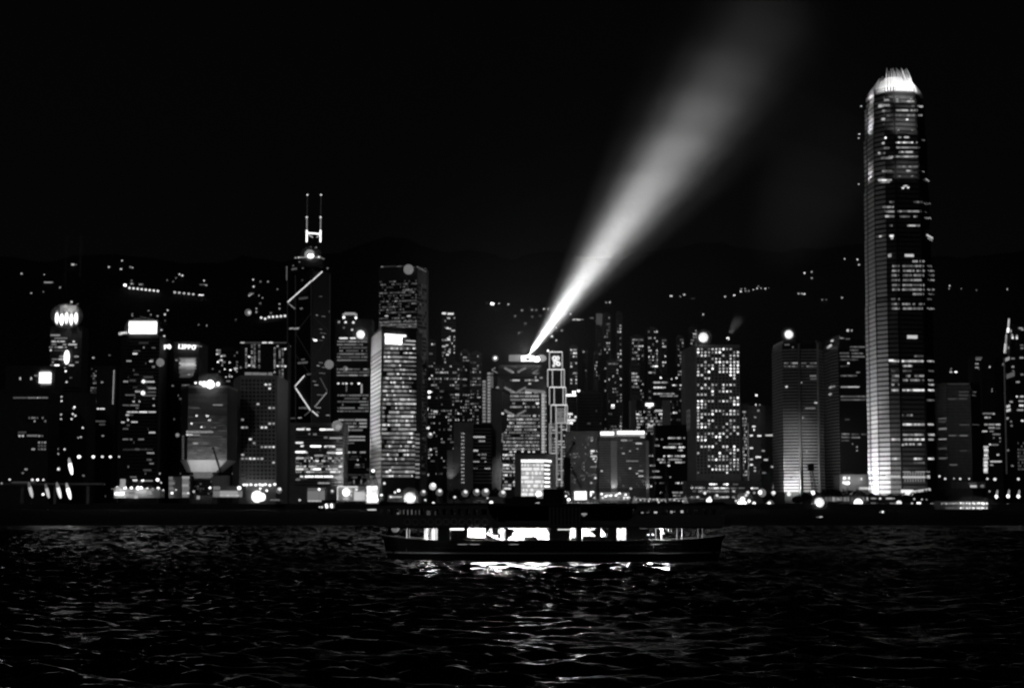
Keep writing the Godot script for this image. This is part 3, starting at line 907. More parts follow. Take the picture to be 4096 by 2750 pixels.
	b = tower("office_block", "dark block crossed by pale balcony bands between grey piers", [[1888, 1565], [1968, 1565]], 1698, M.black, "", 30)
	for k in 17:
		var p := on_face(b, 0, 1890, 1713.0 + k * 13.4)
		var q := on_face(b, 0, 1966, 1717.0 + k * 13.4)
		part(b.n, "balcony", BOX, M.stone, on_wall(b, 0, (p.x + q.x) * 0.5, (p.y + q.y) * 0.5, q.x - p.x, 1.1, 1.0, 0.5))
	for r in [[1890, 1940, 1746, 6], [1915, 1940, 1764, 5], [1890, 1912, 1801, 6], [1912, 1920, 1818, 5], [1925, 1946, 1817, 4], [1925, 1944, 1832, 4], [1892, 1917, 1847, 6], [1937, 1946, 1848, 6], [1892, 1910, 1874, 4], [1938, 1962, 1875, 7]]:
		lit(b, 0, r[0], r[1], r[2] - 3.2, r[2] + 3.2, r[3])
	finish(b)
	b = tower("office_block", "plain grey pier wall beside the dark balconied block", [[1968, 1575], [2006, 1575]], 1560, M.stone, "", 24)
	finish(b)
	floodlight("lamp at the foot of the hotel wall throwing a tall wedge of light", at(1803, 1945, 1553), at(1804, 1880, 1559.5), 30.0, 60.0)
	b = tower("stair_tower", "narrow wall lit by a tall wedge of light beside the hotel", [[1788, 1560], [1817, 1560]], 1800, M.stone, "", 20)
	finish(b)

func twin_mast_tower() -> void:
	# the triangulated tower with two masts
	var b := tower("twin_mast_tower", "tall triangulated glass tower with bright diagonal light tubes and two roof masts", [[1150, 2112], [1246, 2080], [1320, 2106]], 1080, M.black, "", 26, 0, 1500)
	var capped := PackedVector2Array()
	for p in b.local:
		capped.append(Vector2(p.x * 0.55 + 2.0, p.y * 0.55))
	part(b.n, "sloped_top", prism(b.local, capped, b.h, b.h + 13.0), M.black, Transform3D.IDENTITY)
	for t in [[0, 1286, 1086, 1246, 1122, 8], [0, 1246, 1122, 1152, 1208, 8]]:
		pass
	# the long diagonal runs round the corner on to both faces
	tube(b, 1, 1287, 1086, 1247, 1122, 7, 0.95)
	tube(b, 0, 1246, 1123, 1151, 1208, 7, 0.95)
	tube(b, 0, 1154, 1213, 1180, 1234, 5, 0.8)
	tube(b, 0, 1218, 1502, 1180, 1545, 7, 0.95)
	tube(b, 0, 1183, 1551, 1242, 1640, 7, 1.1)
	tube(b, 1, 1247, 1643, 1270, 1662, 7, 0.95)
	tube(b, 1, 1279, 1511, 1307, 1563, 3, 0.7)
	tube(b, 1, 1305, 1569, 1257, 1627, 5, 0.8)
	tube(b, 0, 1243, 1641, 1219, 1661, 3, 0.7)
	for q in [[1150, 0], [1182, 0], [1245, 0], [1317, 1]]:
		tube(b, q[1], q[0], 1100, q[0] + 1, 1690, 0, 0.6, "corner_trim_light")
	for q in [[1182, 1330, 1246, 1436], [1246, 1250, 1184, 1330], [1184, 1420, 1244, 1500]]:
		tube(b, 0, q[0], q[1], q[2], q[3], 0, 0.5, "brace_light")
	for q in [[1318, 1330, 1249, 1440], [1249, 1262, 1317, 1330], [1317, 1440, 1250, 1500]]:
		tube(b, 1, q[0], q[1], q[2], q[3], 0, 0.5, "brace_light")
	for q in [[0, 1166, 1187, 1075, 3], [0, 1157, 1172, 1313, 5], [0, 1175, 1196, 1313, 5], [0, 1191, 1230, 1450, 3], [0, 1205, 1218, 1437, 3], [0, 1227, 1243, 1496, 3], [0, 1196, 1230, 1630, 3], [0, 1215, 1236, 1632, 3], [1, 1264, 1282, 1630, 5], [1, 1280, 1303, 1332, 4], [1, 1276, 1288, 1316, 3], [1, 1275, 1290, 1450, 4], [1, 1266, 1277, 1462, 5], [1, 1286, 1300, 1468, 4], [1, 1258, 1272, 1539, 5], [1, 1268, 1296, 1579, 4], [1, 1264, 1275, 1648, 4], [1, 1303, 1320, 1660, 5], [1, 1276, 1300, 1492, 4], [0, 1192, 1206, 1670, 5], [0, 1158, 1180, 1672, 2], [1, 1250, 1262, 1524, 4], [1, 1315, 1319, 1245, 4], [0, 1205, 1212, 1120, 2], [0, 1196, 1230, 1192, 2], [1, 1277, 1288, 1185, 3], [0, 1200, 1210, 1233, 4], [1, 1264, 1270, 1260, 5], [1, 1286, 1300, 1265, 4]]:
		lit(b, q[0], q[1], q[2], q[3] - 1.9, q[3] + 1.9, q[4])
	for k in 7:
		lit(b, 0, 1144.5, 1148.5, 1066.0 + k * 8.0, 1070.0 + k * 8.0, 4)
	lit(b, 1, 1254, 1266, 1356, 1364, 8); lit(b, 1, 1262, 1290, 1358, 1362, 4); lit(b, 1, 1249, 1256, 1353, 1358, 6); lit(b, 1, 1289, 1295, 1345, 1350, 6)
	box(b.n, "roof_house", M.black, rel(b, 1243, 1050, 2092), Vector3(30, 12, 18))
	bar(b.n, "roof_edge_light", EM[5], rel(b, 1194, 1029, 2082), rel(b, 1246, 1027, 2080), 1.1)
	bar(b.n, "roof_edge_light", EM[5], rel(b, 1246, 1027, 2080), rel(b, 1278, 1029, 2081), 1.1)
	bar(b.n, "roof_edge_light", EM[4], rel(b, 1278, 1029, 2081), rel(b, 1296, 1035, 2085), 1.2)
	for q in [[1194, 1029, 7], [1275, 1027, 8], [1197, 1047, 4], [1172, 1062, 4], [1310, 1072, 5], [1211, 1072, 4], [1264, 989, 5], [1242, 987, 3]]:
		ball(b.n, "roof_lamp", EM[q[2]], rel(b, q[0], q[1], 2079), Vector3(1.9, 1.5, 1.2))
	ball(b.n, "dome_light", EM[5], rel(b, 1238, 1017, 2079), Vector3(12.0, 11.5, 5.0))
	ball(b.n, "dome_lamp", EM[9], rel(b, 1242, 1023, 2076), Vector3(7.5, 5.0, 3.0))
	for s in [[1226.0, 1229.0], [1281.0, 1283.5]]:
		bar(b.n, "mast_foot", M.black, rel(b, s[0] + 2, 1040, 2084), rel(b, s[0], 968, 2084), 2.2, CYL)
		bar(b.n, "mast_light", EM[8], rel(b, s[0], 968, 2084), rel(b, s[0] + 0.6, 920, 2084), 1.9, CYL)
		bar(b.n, "mast_light", EM[5], rel(b, s[0] + 0.6, 920, 2084), rel(b, s[0] + 1.2, 870, 2084), 1.1, CYL)
		bar(b.n, "mast_light", EM[1], rel(b, s[0] + 1.2, 870, 2084), rel(b, s[1], 781, 2084), 0.7, CYL)
		ball(b.n, "mast_lamp", EM[7], rel(b, s[1], 779, 2084), Vector3(2.0, 2.0, 2.0))
		ball(b.n, "mast_lamp", EM[7], rel(b, s[0] + 0.6, 868, 2084), Vector3(2.2, 2.2, 2.2))
	bar(b.n, "cross_arm_light", EM[8], rel(b, 1227, 931, 2084), rel(b, 1281, 935, 2084), 1.4)
	bar(b.n, "brace_tube_light", EM[6], rel(b, 1229, 935, 2084), rel(b, 1251, 949, 2084), 1.0)
	bar(b.n, "brace_tube_light", EM[6], rel(b, 1280, 938, 2084), rel(b, 1266, 949, 2084), 1.0)
	finish(b)

func bright_slab() -> void:
	# brightly lit tower: pale floodlit flank, front of lit floors
	var b := tower("bright_slab", "brightly lit office tower with a pale floodlit flank and stacked glowing floors", [[1484, 1560], [1527, 1480], [1664, 1500]], 1307, M.midnight, "", 34, 0, 1620)
	b.proud = 0.14
	var yseam := [1398.0, 1448.0, 1630.0, 1812.0]
	var p0 := on_face(b, 0, 1484, 1640)
	var p1 := on_face(b, 0, 1527, 1640)
	# pale panels of the flank, floor by floor
	for k in 38:
		var y0 := 1316.0 + k * 16.3
		var a := on_face(b, 0, 1527, y0)
		var seam := false
		for s in yseam:
			seam = seam or absf(y0 + 8.0 - s) < 8.0
		part(b.n, "flank_panel", BOX, M.stone if seam else M.pale, on_wall(b, 0, p1.x * 0.5 - 0.3, a.y - 1.75, p1.x - 1.2, 3.25, 0.5, 0.1 if seam else 0.3))
	for k in 9:
		var s := 1.2 + (p1.x - 2.4) * k / 8.0
		part(b.n, "flank_rib", BOX, M.pale, on_wall(b, 0, s, b.h * 0.5, 0.35, b.h * 0.97, 0.5, 0.55))
	for y in [1606.0, 1655.0, 1712.0, 1795.0, 1846.0, 1375.0, 1418.0]:
		for k in 9:
			var x := 1486.0 + k * 4.3
			if rng.randf() < 0.75:
				lit(b, 0, x + (1620.0 - y) * 0.022, x + 2.2 + (1620.0 - y) * 0.022, y + k * -1.3, y + 4.0 - k * 1.3, 6)
	# front: floors
	for r in 31:
		var y := 1393.0 + r * 17.0
		var x0 := lerpf(1535.0, 1522.0, r / 30.0)
		var x1 := 1664.0 if y < 1728.0 else 1664.0
		var even := rng.randf()
		var base := 4 if even < 0.6 else 5
		if r in [1, 2, 15, 16]:
			base = 5
		if r in [8, 27]:
			base = 3
		var x := x0
		while x < x1 - 3.0:
			var w := minf(rng.randf_range(5.0, 20.0), x1 - x)
			if rng.randf() < 0.94:
				lit(b, 1, x, x + w - 0.5, y - 4.8, y + 4.6, clampi(base + [-2, -1, -1, 0, 0, 1][rng.randi_range(0, 5)], 2, 7))
			x += w
		if rng.randf() < 0.75:
			for k in rng.randi_range(1, 4):
				var q := rng.randf_range(x0 + 4, x1 - 8)
				lit(b, 1, q, q + rng.randf_range(4, 9), y - 3.6, y + 3.4, 7)
	ledges(b, "spandrel", M.midnight, 1394.5, 1921.5, 31, 1.2, 0.6)
	for r in [[1623, 1662, 1363, 6], [1610, 1660, 1377, 6], [1535, 1612, 1381, 5]]:
		lit(b, 1, r[0], r[1], r[2] - 3.5, r[2] + 3.5, r[3])
	sign_panel(b, 1, 1541, 1604, 1341, 1377, 9)
	sign_panel(b, 1, 1538, 1622, 1334, 1347, 8, "sign_panel", 0.8)
	parapet(b, M.midnight, 0.5, 0.4)
	finish(b)
	# wider lower wing of the same front
	var w := tower("office_wing", "lower lit wing set against the foot of the bright tower", [[1660, 1497], [1678, 1502]], 1726, M.midnight, "", 24)
	for r in 11:
		lit(w, 0, 1661, 1677, 1733.0 + r * 17.0, 1741.0 + r * 17.0, rng.randi_range(3, 5))
	finish(w)
	floodlight("added flood lamp that lights the foot of the bright tower's pale flank", at(1300, 1930, 1440), at(1510, 1850, 1515), 34.0, 2600.0, 2.0)  # added to fill the shadow at the foot of the flank
	floodlight("flood lamp on the gridded grey tower's roof that lights the bright tower's pale flank", at(1095, 1493, 1519), at(1503, 1610, 1520), 48.0, 15000.0, 2.0)

func washes() -> void:  # lamps added to lift the grey facades; no source is seen there
	floodlight("added lamp below the hotel that softly washes its grey walls", at(1905, 2000, 1292), at(1915, 1820, 1560), 24.0, 2200.0)
	floodlight("added lamp that softly washes the speckled grey block by the stepped tower", at(2330, 1985, 1335), at(2335, 1850, 1540), 26.0, 1500.0)
	floodlight("added lamp that softly washes the round-windowed tower", at(2850, 1914, 1432), at(2850, 1680, 1560), 46.0, 300.0)
	floodlight("added lamp that softly washes the bank tower's front", at(2036, 1965, 1482), at(2080, 1660, 2100), 14.0, 1800.0)

func bank() -> void:
	var b := tower("bank_tower", "bank tower hung from exposed V-shaped trusses between ladder-like lit masts", [[1925, 2115], [1990, 2100], [2186, 2100]], 1500, M.midnight, "", 40)
	var top := at(2048, 1455, 2100).y - at(2048, 1500, 2100).y
	box(b.n, "upper_block", M.midnight, Vector3(14, b.h + top * 0.5, -6), Vector3(52, top, 28))
	# lit ladders
	for c in [[1937.0, 13.0, 1519.0, 1690.0, 13], [1956.0, 13.0, 1487.0, 1690.0, 16]]:
		for k in int(c[4]):
			var y: float = lerpf(c[2], c[3], (k + 0.5) / c[4])
			lit(b, 0, c[0] - c[1] * 0.5, c[0] + c[1] * 0.5, y - 4.6, y + 4.6, 4)
			lit(b, 0, c[0] - c[1] * 0.3, c[0] + c[1] * 0.3, y - 2.4, y + 2.4, 5)
	lit(b, 0, 1963, 1973, 1490, 1550, 3)
	for k in 20:
		lit(b, 1, 2166, 2180, 1564.0 + k * 12.4, 1575.4 + k * 12.4, 5)
		lit(b, 1, 2168, 2176, 1566.0 + k * 12.4, 1573.0 + k * 12.4, 6)
		lit(b, 1, 2181.5, 2185.5, 1567.0 + k * 12.4, 1572.0 + k * 12.4, 6 if k % 2 else 4)
	# floors
	grid(b, 1, 2040, 2155, 1503, 1526, 14, 2, 0.8, 4, 6, {"run": 0.6, "most": 5})
	grid(b, 1, 2040, 2157, 1562, 1634, 16, 5, 0.8, 4, 6, {"run": 0.6, "most": 6})
	grid(b, 1, 2028, 2160, 1655, 1712, 18, 4, 0.75, 4, 6, {"run": 0.6, "most": 6})
	grid(b, 1, 2016, 2160, 1712, 1758, 22, 4, 0.7, 3, 5, {"run": 0.55, "most": 5})
	grid(b, 1, 2012, 2158, 1760, 1802, 22, 3, 0.92, 4, 6, {"run": 0.15, "wf": 0.6})
	grid(b, 1, 2010, 2060, 1812, 1960, 7, 11, 0.55, 4, 7, {"run": 0.5, "most": 6})
	for q in [[2043, 1807], [2060, 1805], [2090, 1805], [2116, 1806], [2135, 1806]]:
		lit(b, 1, q[0] - 4, q[0] + 4, q[1] - 2.5, q[1] + 2.5, 7)
	for q in [[2118, 1519, 5], [2119, 1534, 6], [2165, 1510, 5], [1990, 1549, 5], [2010, 1653, 7], [1993, 1652, 6]]:
		lit(b, 1, q[0] - 5, q[0] + 5, q[1] - 3, q[1] + 3, q[2])
	# trusses
	for y in [1470.0, 1548.0, 1640.0]:
		tube(b, 1, 2018, y, 2051, y + 20, 4, 2.6, "truss_light")
		tube(b, 1, 2104, y, 2070, y + 18, 4, 2.2, "truss_light")
		tube(b, 1, 2038, y + 8, 2056, y + 20, 6, 1.2, "truss_light")
	for q in [[1969, 1478, 1982, 1470], [1969, 1480, 1990, 1490], [2130, 1492, 2152, 1478], [2130, 1493, 2155, 1493]]:
		tube(b, 0 if q[0] < 1980 else 1, q[0], q[1], q[2], q[3], 4, 1.3, "truss_light")
	tube(b, 1, 2100, 1560, 2178, 1567, 4, 3.4, "truss_light")
	for y in [1758.0, 1878.0]:
		tube(b, 0, 1986, y, 2010, y - 22, 4, 0.9, "truss_light")
		tube(b, 0, 1986, y, 2012, y + 4, 5, 0.9, "truss_light")
		tube(b, 1, 2012, y - 28, 2008, y + 10, 4, 1.0, "truss_light")
	tube(b, 1, 2036, 1858, 2056, 1876, 5, 1.3, "truss_light")
	parapet(b, M.dark, 1.2, 0.4)
	finish(b)
	# roof: lamp house and the great searchlight
	var r := at(2059, 1446, 2085)
	box(b.n, "lamp_house_light", EM[4], rel(b, 2060, 1431.5, 2085), Vector3(14.6, 7.6, 4))
	box(b.n, "lamp_house_light", EM[8], rel(b, 2110, 1433, 2084), Vector3(15.5, 6.6, 4))
	ball(b.n, "lamp_house_light", EM[9], rel(b, 2147, 1436, 2084), Vector3(8, 6.4, 4))
	ball(b.n, "lamp_house_light", EM[5], rel(b, 2166, 1432, 2085), Vector3(12, 8.6, 4))
	globe("round lamp with a bright centre on the bank's left roof corner", 1981, 1432, 2090, 12, 4, 8, 0, 0, r.y - 4.0)
	var s := at(2113, 1424, 2080)
	var to := at(3125, 0, 2560)
	var o := thing("searchlight", "great searchlight on the bank roof throwing one broad white beam up across the sky", "searchlight", s, "searchlights on the roofs")
	var dir := (to - s).normalized()
	bar(o, "drum", M.steel, -dir * 4.0, -dir * 0.4, 3.6, CYL)
	bar(o, "lens", EM[10], -dir * 0.4, dir * 0.1, 3.2, CYL)
	box(o, "yoke", M.steel, Vector3(0, -3.6, -0.5), Vector3(4.4, 2.4, 3.0))
	spot(o, s + dir * 0.5, to, 5.4, 1.5e7, 1.6)
	spot(o, s + dir * 0.5, to, 8.6, 0.78e7, 1.6)
	omni(o, Vector3(0, 3.0, 3.0), 3000.0, 2.0)  # spill light added to lift the haze round the beam
	spot(o, s + dir * 0.5, to, 13.0, 1.0e6, 1.6)  # wide soft cone added for the glow at the beam's foot

func stepped_tower() -> void:
	# slim stepped tower, every edge drawn with light tubes, emblem at the top
	var d := 2050.0
	var b := tower("stepped_tower", "slim stepped tower outlined with light tubes and an S-like emblem on top", [[2198, d], [2269, d]], 1692, M.midnight, "", 24)
	var steps := [[2198, 2249, 1407, 1474, 2198, 2249], [2191, 2257, 1477, 1547, 2210, 2246], [2198, 2263, 1548, 1618, 2217, 2253], [2204, 2269, 1619, 1692, 2224, 2261]]
	for k in 4:
		var s: Array = steps[k]
		var dd := d + 3.0 - k * 1.5
		var a := rel(b, s[0], s[2], dd)
		var c := rel(b, s[1], s[3], dd)
		box(b.n, "tier", M.black, Vector3((a.x + c.x) * 0.5, (a.y + c.y) * 0.5, a.z - 11.0), Vector3(c.x - a.x - 0.6, a.y - c.y, 20.0))
		for x in [s[0], s[1], s[4], s[5]]:
			bar(b.n, "edge_light", EM[6], rel(b, x, s[2], dd - 0.6), rel(b, x, s[3], dd - 0.6), 0.95)
		bar(b.n, "edge_light", EM[7], rel(b, s[0], s[2], dd - 0.6), rel(b, s[1], s[2], dd - 0.6), 1.05)
	box(b.n, "lit_window", EM[4], rel(b, 2242.5, 1660, d - 2.4), Vector3(10.6, 16.6, 0.3))  # lit stretch of facade, its light put into the emissive colour
	for q in [[2237, 1640], [2251, 1640], [2251, 1654], [2233, 1665], [2251, 1665]]:
		box(b.n, "window", M.black, rel(b, q[0], q[1], d - 2.8), Vector3(2.6, 1.1, 0.3))
	for q in [[2222, 2277, 1691, 6]]:
		bar(b.n, "edge_light", EM[q[3]], rel(b, q[0], q[2], d - 4.0), rel(b, q[1], q[2], d - 4.0), 1.0)
	for q in [[2198, 1692, 1812, 5, 0.9], [2204, 1692, 1812, 5, 0.9], [2225.5, 1691, 1946, 5, 2.0], [2246, 1691, 1946, 5, 1.4], [2268, 1691, 1758, 5, 1.1], [2277, 1691, 1746, 4, 0.9], [2230, 1700, 1946, 3, 0.9]]:
		bar(b.n, "edge_light", EM[q[3]], rel(b, q[0], q[1], d - 4.0), rel(b, q[0], q[2], d - 4.0), q[4])
	grid(b, 0, 2199, 2224, 1690, 1946, 3, 22, 0.8, 4, 6, {"run": 0.5, "hf": 0.34})
	grid(b, 0, 2230, 2268, 1700, 1946, 5, 21, 0.75, 4, 6, {"run": 0.5, "hf": 0.34})
	box(b.n, "lower_wing", M.grey, rel(b, 2238, 1900, d + 2) - Vector3(0, 20, 12), Vector3(24, 90, 20))
	# emblem: two interlocked curling ribbons, as a double S
	var mesh := TorusMesh.new()
	for q in [[2218, 1432, 3.0], [2231, 1431, 2.6], [2222, 1449, 2.6], [2234, 1455, 2.9], [2215, 1462, 1.7]]:
		mesh = TorusMesh.new()
		mesh.inner_radius = q[2] * 0.3
		mesh.outer_radius = q[2]
		mesh.rings = 14
		mesh.ring_segments = 7
		part(b.n, "emblem_light", mesh, EM[7], Transform3D(Basis(Vector3.RIGHT, PI * 0.5), rel(b, q[0], q[1], d + 1.6)))
	bar(b.n, "emblem_light", EM[7], rel(b, 2212, 1440, d + 1.8), rel(b, 2236, 1448, d + 1.8), 2.2)
	for q in [[2192, 1402, 8, 2.4], [2209, 1404, 6, 1.4]]:
		ball(b.n, "roof_lamp", EM[q[2]], rel(b, q[0], q[1], d - 1), Vector3.ONE * q[3])
	finish(b)

func east_towers() -> void:
	floodlight("lamp that washes the inverted base of the gridded tower from the left", at(770, 1925, 1432), at(790, 1860, 1458), 62.0, 260.0)
	floodlight("lamp that washes the inverted base of the gridded tower from the right", at(850, 1925, 1432), at(850, 1862, 1458), 62.0, 210.0)
	floodlight("lamp on the quay that sends a soft wash up the gridded tower", at(815, 1960, 1400), at(825, 1800, 1450), 34.0, 240.0)
	# --- civic block, brightly lit
	var b := tower("civic_block", "low block with brightly lit white floors and a glowing strip along its roof", [[2083, 1400], [2176, 1400], [2206, 1425]], 1834, M.pale, "", 24)
	lit(b, 0, 2085, 2176, 1838, 1848, 8); lit(b, 1, 2178, 2205, 1838, 1848, 8)
	for k in 8:
		var y := 1856.0 + k * 16.8
		for c in 15:
			var x := 2086.0 + c * 6.0
			lit(b, 0, x, x + 4.9, y - (5.0 if k else 2.0), y + 9.0, 7 if rng.randf() < (0.75 if k < 2 or k == 4 else 0.45) else 6)
		lit(b, 1, 2178, 2198, y + 1.0, y + 8.0, 8)
		var e := on_face(b, 0, 2085, y + 11.0)
		var g2 := on_face(b, 0, 2176, y + 11.0)
		part(b.n, "floor_edge", BOX, M.grey, on_wall(b, 0, (e.x + g2.x) * 0.5, e.y, g2.x - e.x, 0.5, 0.9, 0.45))
	finish(b)
	b = tower("office_block", "grey flat-topped block behind the brightly lit civic block", [[2060, 1470], [2225, 1470]], 1815, M.stone, "", 20)
	finish(b)
	# --- grey pair beside the stepped tower
	b = tower("office_block", "grey block with faint specks and one column of bright windows beside the stepped tower", [[2266, 1545], [2404, 1535]], 1730, M.stone, "", 30)
	grid(b, 0, 2270, 2358, 1745, 1935, 14, 15, 0.2, 2, 4, {"glass": false})
	for q in [[2363, 2378, 1803, 7], [2386, 2394, 1803, 7], [2363, 2370, 1813, 6], [2363, 2394, 1824, 6], [2372, 2378, 1834, 7], [2386, 2392, 1834, 6], [2378, 2386, 1845, 6], [2363, 2392, 1866, 4], [2363, 2392, 1898, 3], [2378, 2386, 1911, 7], [2363, 2368, 1931, 6], [2362, 2374, 1750, 4], [2363, 2372, 1761, 5]]:
		lit(b, 0, q[0], q[1], q[2] - 3, q[2] + 3, q[3])
	lit(b, 0, 2298, 2395, 1729, 1732, 2)
	parapet(b, M.stone, 1.5, 0.5)
	finish(b)
	b = tower("office_block", "banded grey block crowned with two glowing white roof bars", [[2396, 1500], [2584, 1500]], 1746, M.concrete, "", 30)
	box(b.n, "roof_screen", M.grey, rel(b, 2490, 1734, 1504), Vector3(38.5, 5, 6))
	sign_panel(b, 0, 2402, 2456, 1726, 1739, 8, "sign_panel", 0.8)
	sign_panel(b, 0, 2469, 2578, 1723, 1736, 8, "sign_panel", 0.8)
	sign_panel(b, 0, 2402, 2457, 1739, 1745, 5, "sign_panel", 0.6)
	sign_panel(b, 0, 2467, 2578, 1736, 1743, 5, "sign_panel", 0.6)
	ledges(b, "spandrel", M.stone, 1765, 1955, 19, 1.0, 0.5)
	for q in [[2456, 19.0, 5.4], [2590, 9.0, 2.4]]:
		var e := on_face(b, 0, q[0], 1860)
		part(b.n, "pier", BOX, M.pale, on_wall(b, 0, e.x, b.h * 0.48, q[2], b.h * 0.92, 1.6, 1.3))
		floodlight("upward lamp at the foot of the pale pier %s" % ("amid the banded block" if q[1] > 10.0 else "ending the banded block"), at(q[0], 1975, 1494.5), at(q[0], 1880, 1499.0), 40.0, 60.0 if q[1] > 10.0 else 44.0, 0.9)
	for q in [[2484, 2508, 1760, 5], [2512, 2530, 1760, 3], [2543, 2566, 1773, 6], [2562, 2578, 1747, 6], [2488, 2498, 1813, 5], [2518, 2522, 1805, 6], [2545, 2553, 1795, 5], [2505, 2552, 1844, 4], [2516, 2524, 1873, 6], [2554, 2572, 1882, 5], [2544, 2551, 1894, 6], [2554, 2572, 1904, 6], [2522, 2522, 1952, 6], [2519, 2527, 1953, 6], [2490, 2497, 1942, 3], [2403, 2410, 1883, 6], [2555, 2567, 1865, 2], [2482, 2490, 1790, 3]]:
		lit(b, 0, q[0], q[1] + 1, q[2] - 3, q[2] + 3, q[3])
	grid(b, 0, 2480, 2580, 1765, 1950, 14, 19, 0.12, 1, 3, {"glass": false})
	grid(b, 0, 2403, 2440, 1765, 1950, 5, 19, 0.12, 1, 3, {"glass": false})
	finish(b)
	# --- flats behind
	b = flats("block of flats just right of the stepped tower with a bright middle", 2278, 2312, 1384, 2300, 0.5, 4, 7, 1565)
	flats("slim flats with four bright rooms right of the stepped tower", 2328, 2350, 1392, 2340, 0.3, 4, 7, 1500)
	flats("very slim flats with three bright dots one above another", 2376, 2392, 1408, 2330, 0.3, 5, 7, 1520)
	b = flats("far tower with a pale grey lit upper part and paired roof lamps", 2383, 2412, 1250, 2420, 0.05, 2, 3)
	lit(b, 0, 2385, 2410, 1254, 1298, 2)
	finish({"n": b.n, "lit": b.lit.slice(-1), "dark": []})
	flats("tall flats with scattered rooms between the pale far tower and the thin flats", 2414, 2446, 1256, 2380, 0.24, 3, 6)
	flats("thin tall flats ending in a cluster of lit rooms", 2466, 2492, 1250, 2390, 0.34, 3, 7)
	flats("flats with a wide glow of lit rooms on their upper floors", 2526, 2580, 1344, 2360, 0.34, 3, 6)
	flats("twin-columned flats standing highest in the right cluster", 2590, 2638, 1312, 2370, 0.42, 3, 7)
	flats("narrow flats with a bright top corner beside the twin-columned flats", 2646, 2672, 1346, 2350, 0.3, 4, 7)
	flats("dim flats standing clear of the cluster beside the round-windowed tower", 2708, 2742, 1344, 2360, 0.34, 3, 6)
	flats("flats whose roof shows behind the round-windowed tower's left edge", 2760, 2792, 1308, 2400, 0.4, 3, 6, 1480)
	b = flats("lower flats with a solid lit column above the grey-piered block", 2524, 2560, 1452, 2250, 0.5, 4, 6, 1580)
	flats("unlit-looking block with few rooms between two brighter flats", 2430, 2478, 1440, 2260, 0.22, 3, 6)
	flats("dark squat block with a row of faint windows behind the dark gap", 2310, 2410, 1566, 2150, 0.03, 2, 4)
	b = flats("low building with very bright rooms under a glowing canopy right of the stepped tower", 2258, 2330, 1560, 2200, 0.02, 3, 5)
	for q in [[2262, 2305, 1580, 8], [2290, 2302, 1568, 9], [2308, 2320, 1563, 8], [2322, 2358, 1570, 3], [2272, 2290, 1655, 7], [2276, 2282, 1667, 7], [2298, 2306, 1667, 7], [2270, 2302, 1680, 7], [2250, 2292, 1691, 7], [2280, 2290, 1691, 8]]:
		lit(b, 0, q[0], q[1], q[2] - 4, q[2] + 4, q[3])
	finish({"n": b.n, "lit": b.lit.slice(-10), "dark": []})
	# --- middle distance, grey piers and signs
	b = tower("office_block", "mid-height block between grey end piers, its upper rows lit", [[2524, 1900], [2682, 1900]], 1600, M.midnight, "", 26)
	for x in [[2524, 2545], [2650, 2682]]:
		var e := on_face(b, 0, x[0], 1700)
		var g2 := on_face(b, 0, x[1], 1700)
		part(b.n, "pier", BOX, M.stone, on_wall(b, 0, (e.x + g2.x) * 0.5, b.h * 0.5, g2.x - e.x, b.h, 1.6, 0.8))
	grid(b, 0, 2540, 2650, 1640, 1740, 16, 8, 0.5, 3, 6, {"run": 0.3, "most": 3})
	for q in [[2620, 2650, 1642, 6], [2636, 2650, 1655, 7], [2541, 2556, 1656, 7], [2592, 2612, 1702, 6], [2618, 2644, 1715, 7], [2620, 2648, 1728, 6]]:
		lit(b, 0, q[0], q[1], q[2] - 3, q[2] + 3, q[3])
	sign_panel(b, 0, 2583, 2614, 1612, 1623, 8)
	sign_panel(b, 0, 2592, 2604, 1624, 1631, 7)
	lit(b, 0, 2446, 2458, 1617, 1624, 8); lit(b, 0, 2452, 2458, 1628, 1632, 7)
	finish(b)
	b = tower("office_block", "block with three long bright window rows near the round-windowed tower", [[2612, 1960], [2734, 1960]], 1500, M.midnight, "", 26)
	for q in [[2615, 2673, 1529, 5], [2615, 2662, 1549, 6], [2690, 2708, 1540, 6], [2720, 2730, 1540, 6], [2615, 2700, 1574, 5], [2640, 2712, 1583, 4], [2640, 2648, 1510, 7], [2703, 2711, 1511, 7], [2685, 2690, 1515, 6], [2722, 2726, 1602, 6], [2692, 2710, 1650, 7], [2718, 2724, 1555, 4]]:
		var x := float(q[0])
		while x < q[1]:
			var w := minf(rng.randf_range(5, 14), q[1] - x)
			lit(b, 0, x, x + w - 1.2, q[2] - 2.6, q[2] + 2.6, q[3] + rng.randi_range(-1, 1))
			x += w
	grid(b, 0, 2680, 2732, 1600, 1720, 6, 10, 0.3, 1, 3)
	finish(b)
	b = tower("office_block", "black-topped block, lower half lit in rows, left of the round-windowed tower", [[2622, 1620], [2748, 1600]], 1697, M.black, "", 26)
	for q in [[2624, 2655, 1756, 4], [2673, 2742, 1751, 5], [2620, 2640, 1781, 5], [2675, 2730, 1775, 4], [2655, 2742, 1788, 6], [2712, 2740, 1800, 5], [2655, 2742, 1823, 6], [2632, 2742, 1837, 5], [2640, 2742, 1848, 5], [2672, 2682, 1861, 6], [2596, 2615, 1822, 5], [2600, 2622, 1861, 4], [2600, 2650, 1908, 4], [2610, 2640, 1884, 4], [2672, 2686, 1907, 4], [2620, 2658, 1931, 3], [2675, 2684, 1931, 7], [2702, 2736, 1931, 6], [2690, 2735, 1969, 4], [2694, 2724, 1981, 4], [2602, 2612, 1944, 6]]:
		var x := float(q[0])
		while x < q[1]:
			var w := minf(rng.randf_range(6, 13), q[1] - x)
			if rng.randf() < 0.85:
				lit(b, 0, x, x + w - 2.0, q[2] - 2.8, q[2] + 2.8, q[3] + rng.randi_range(-1, 1))
			x += w
	finish(b)
	round_window_tower()
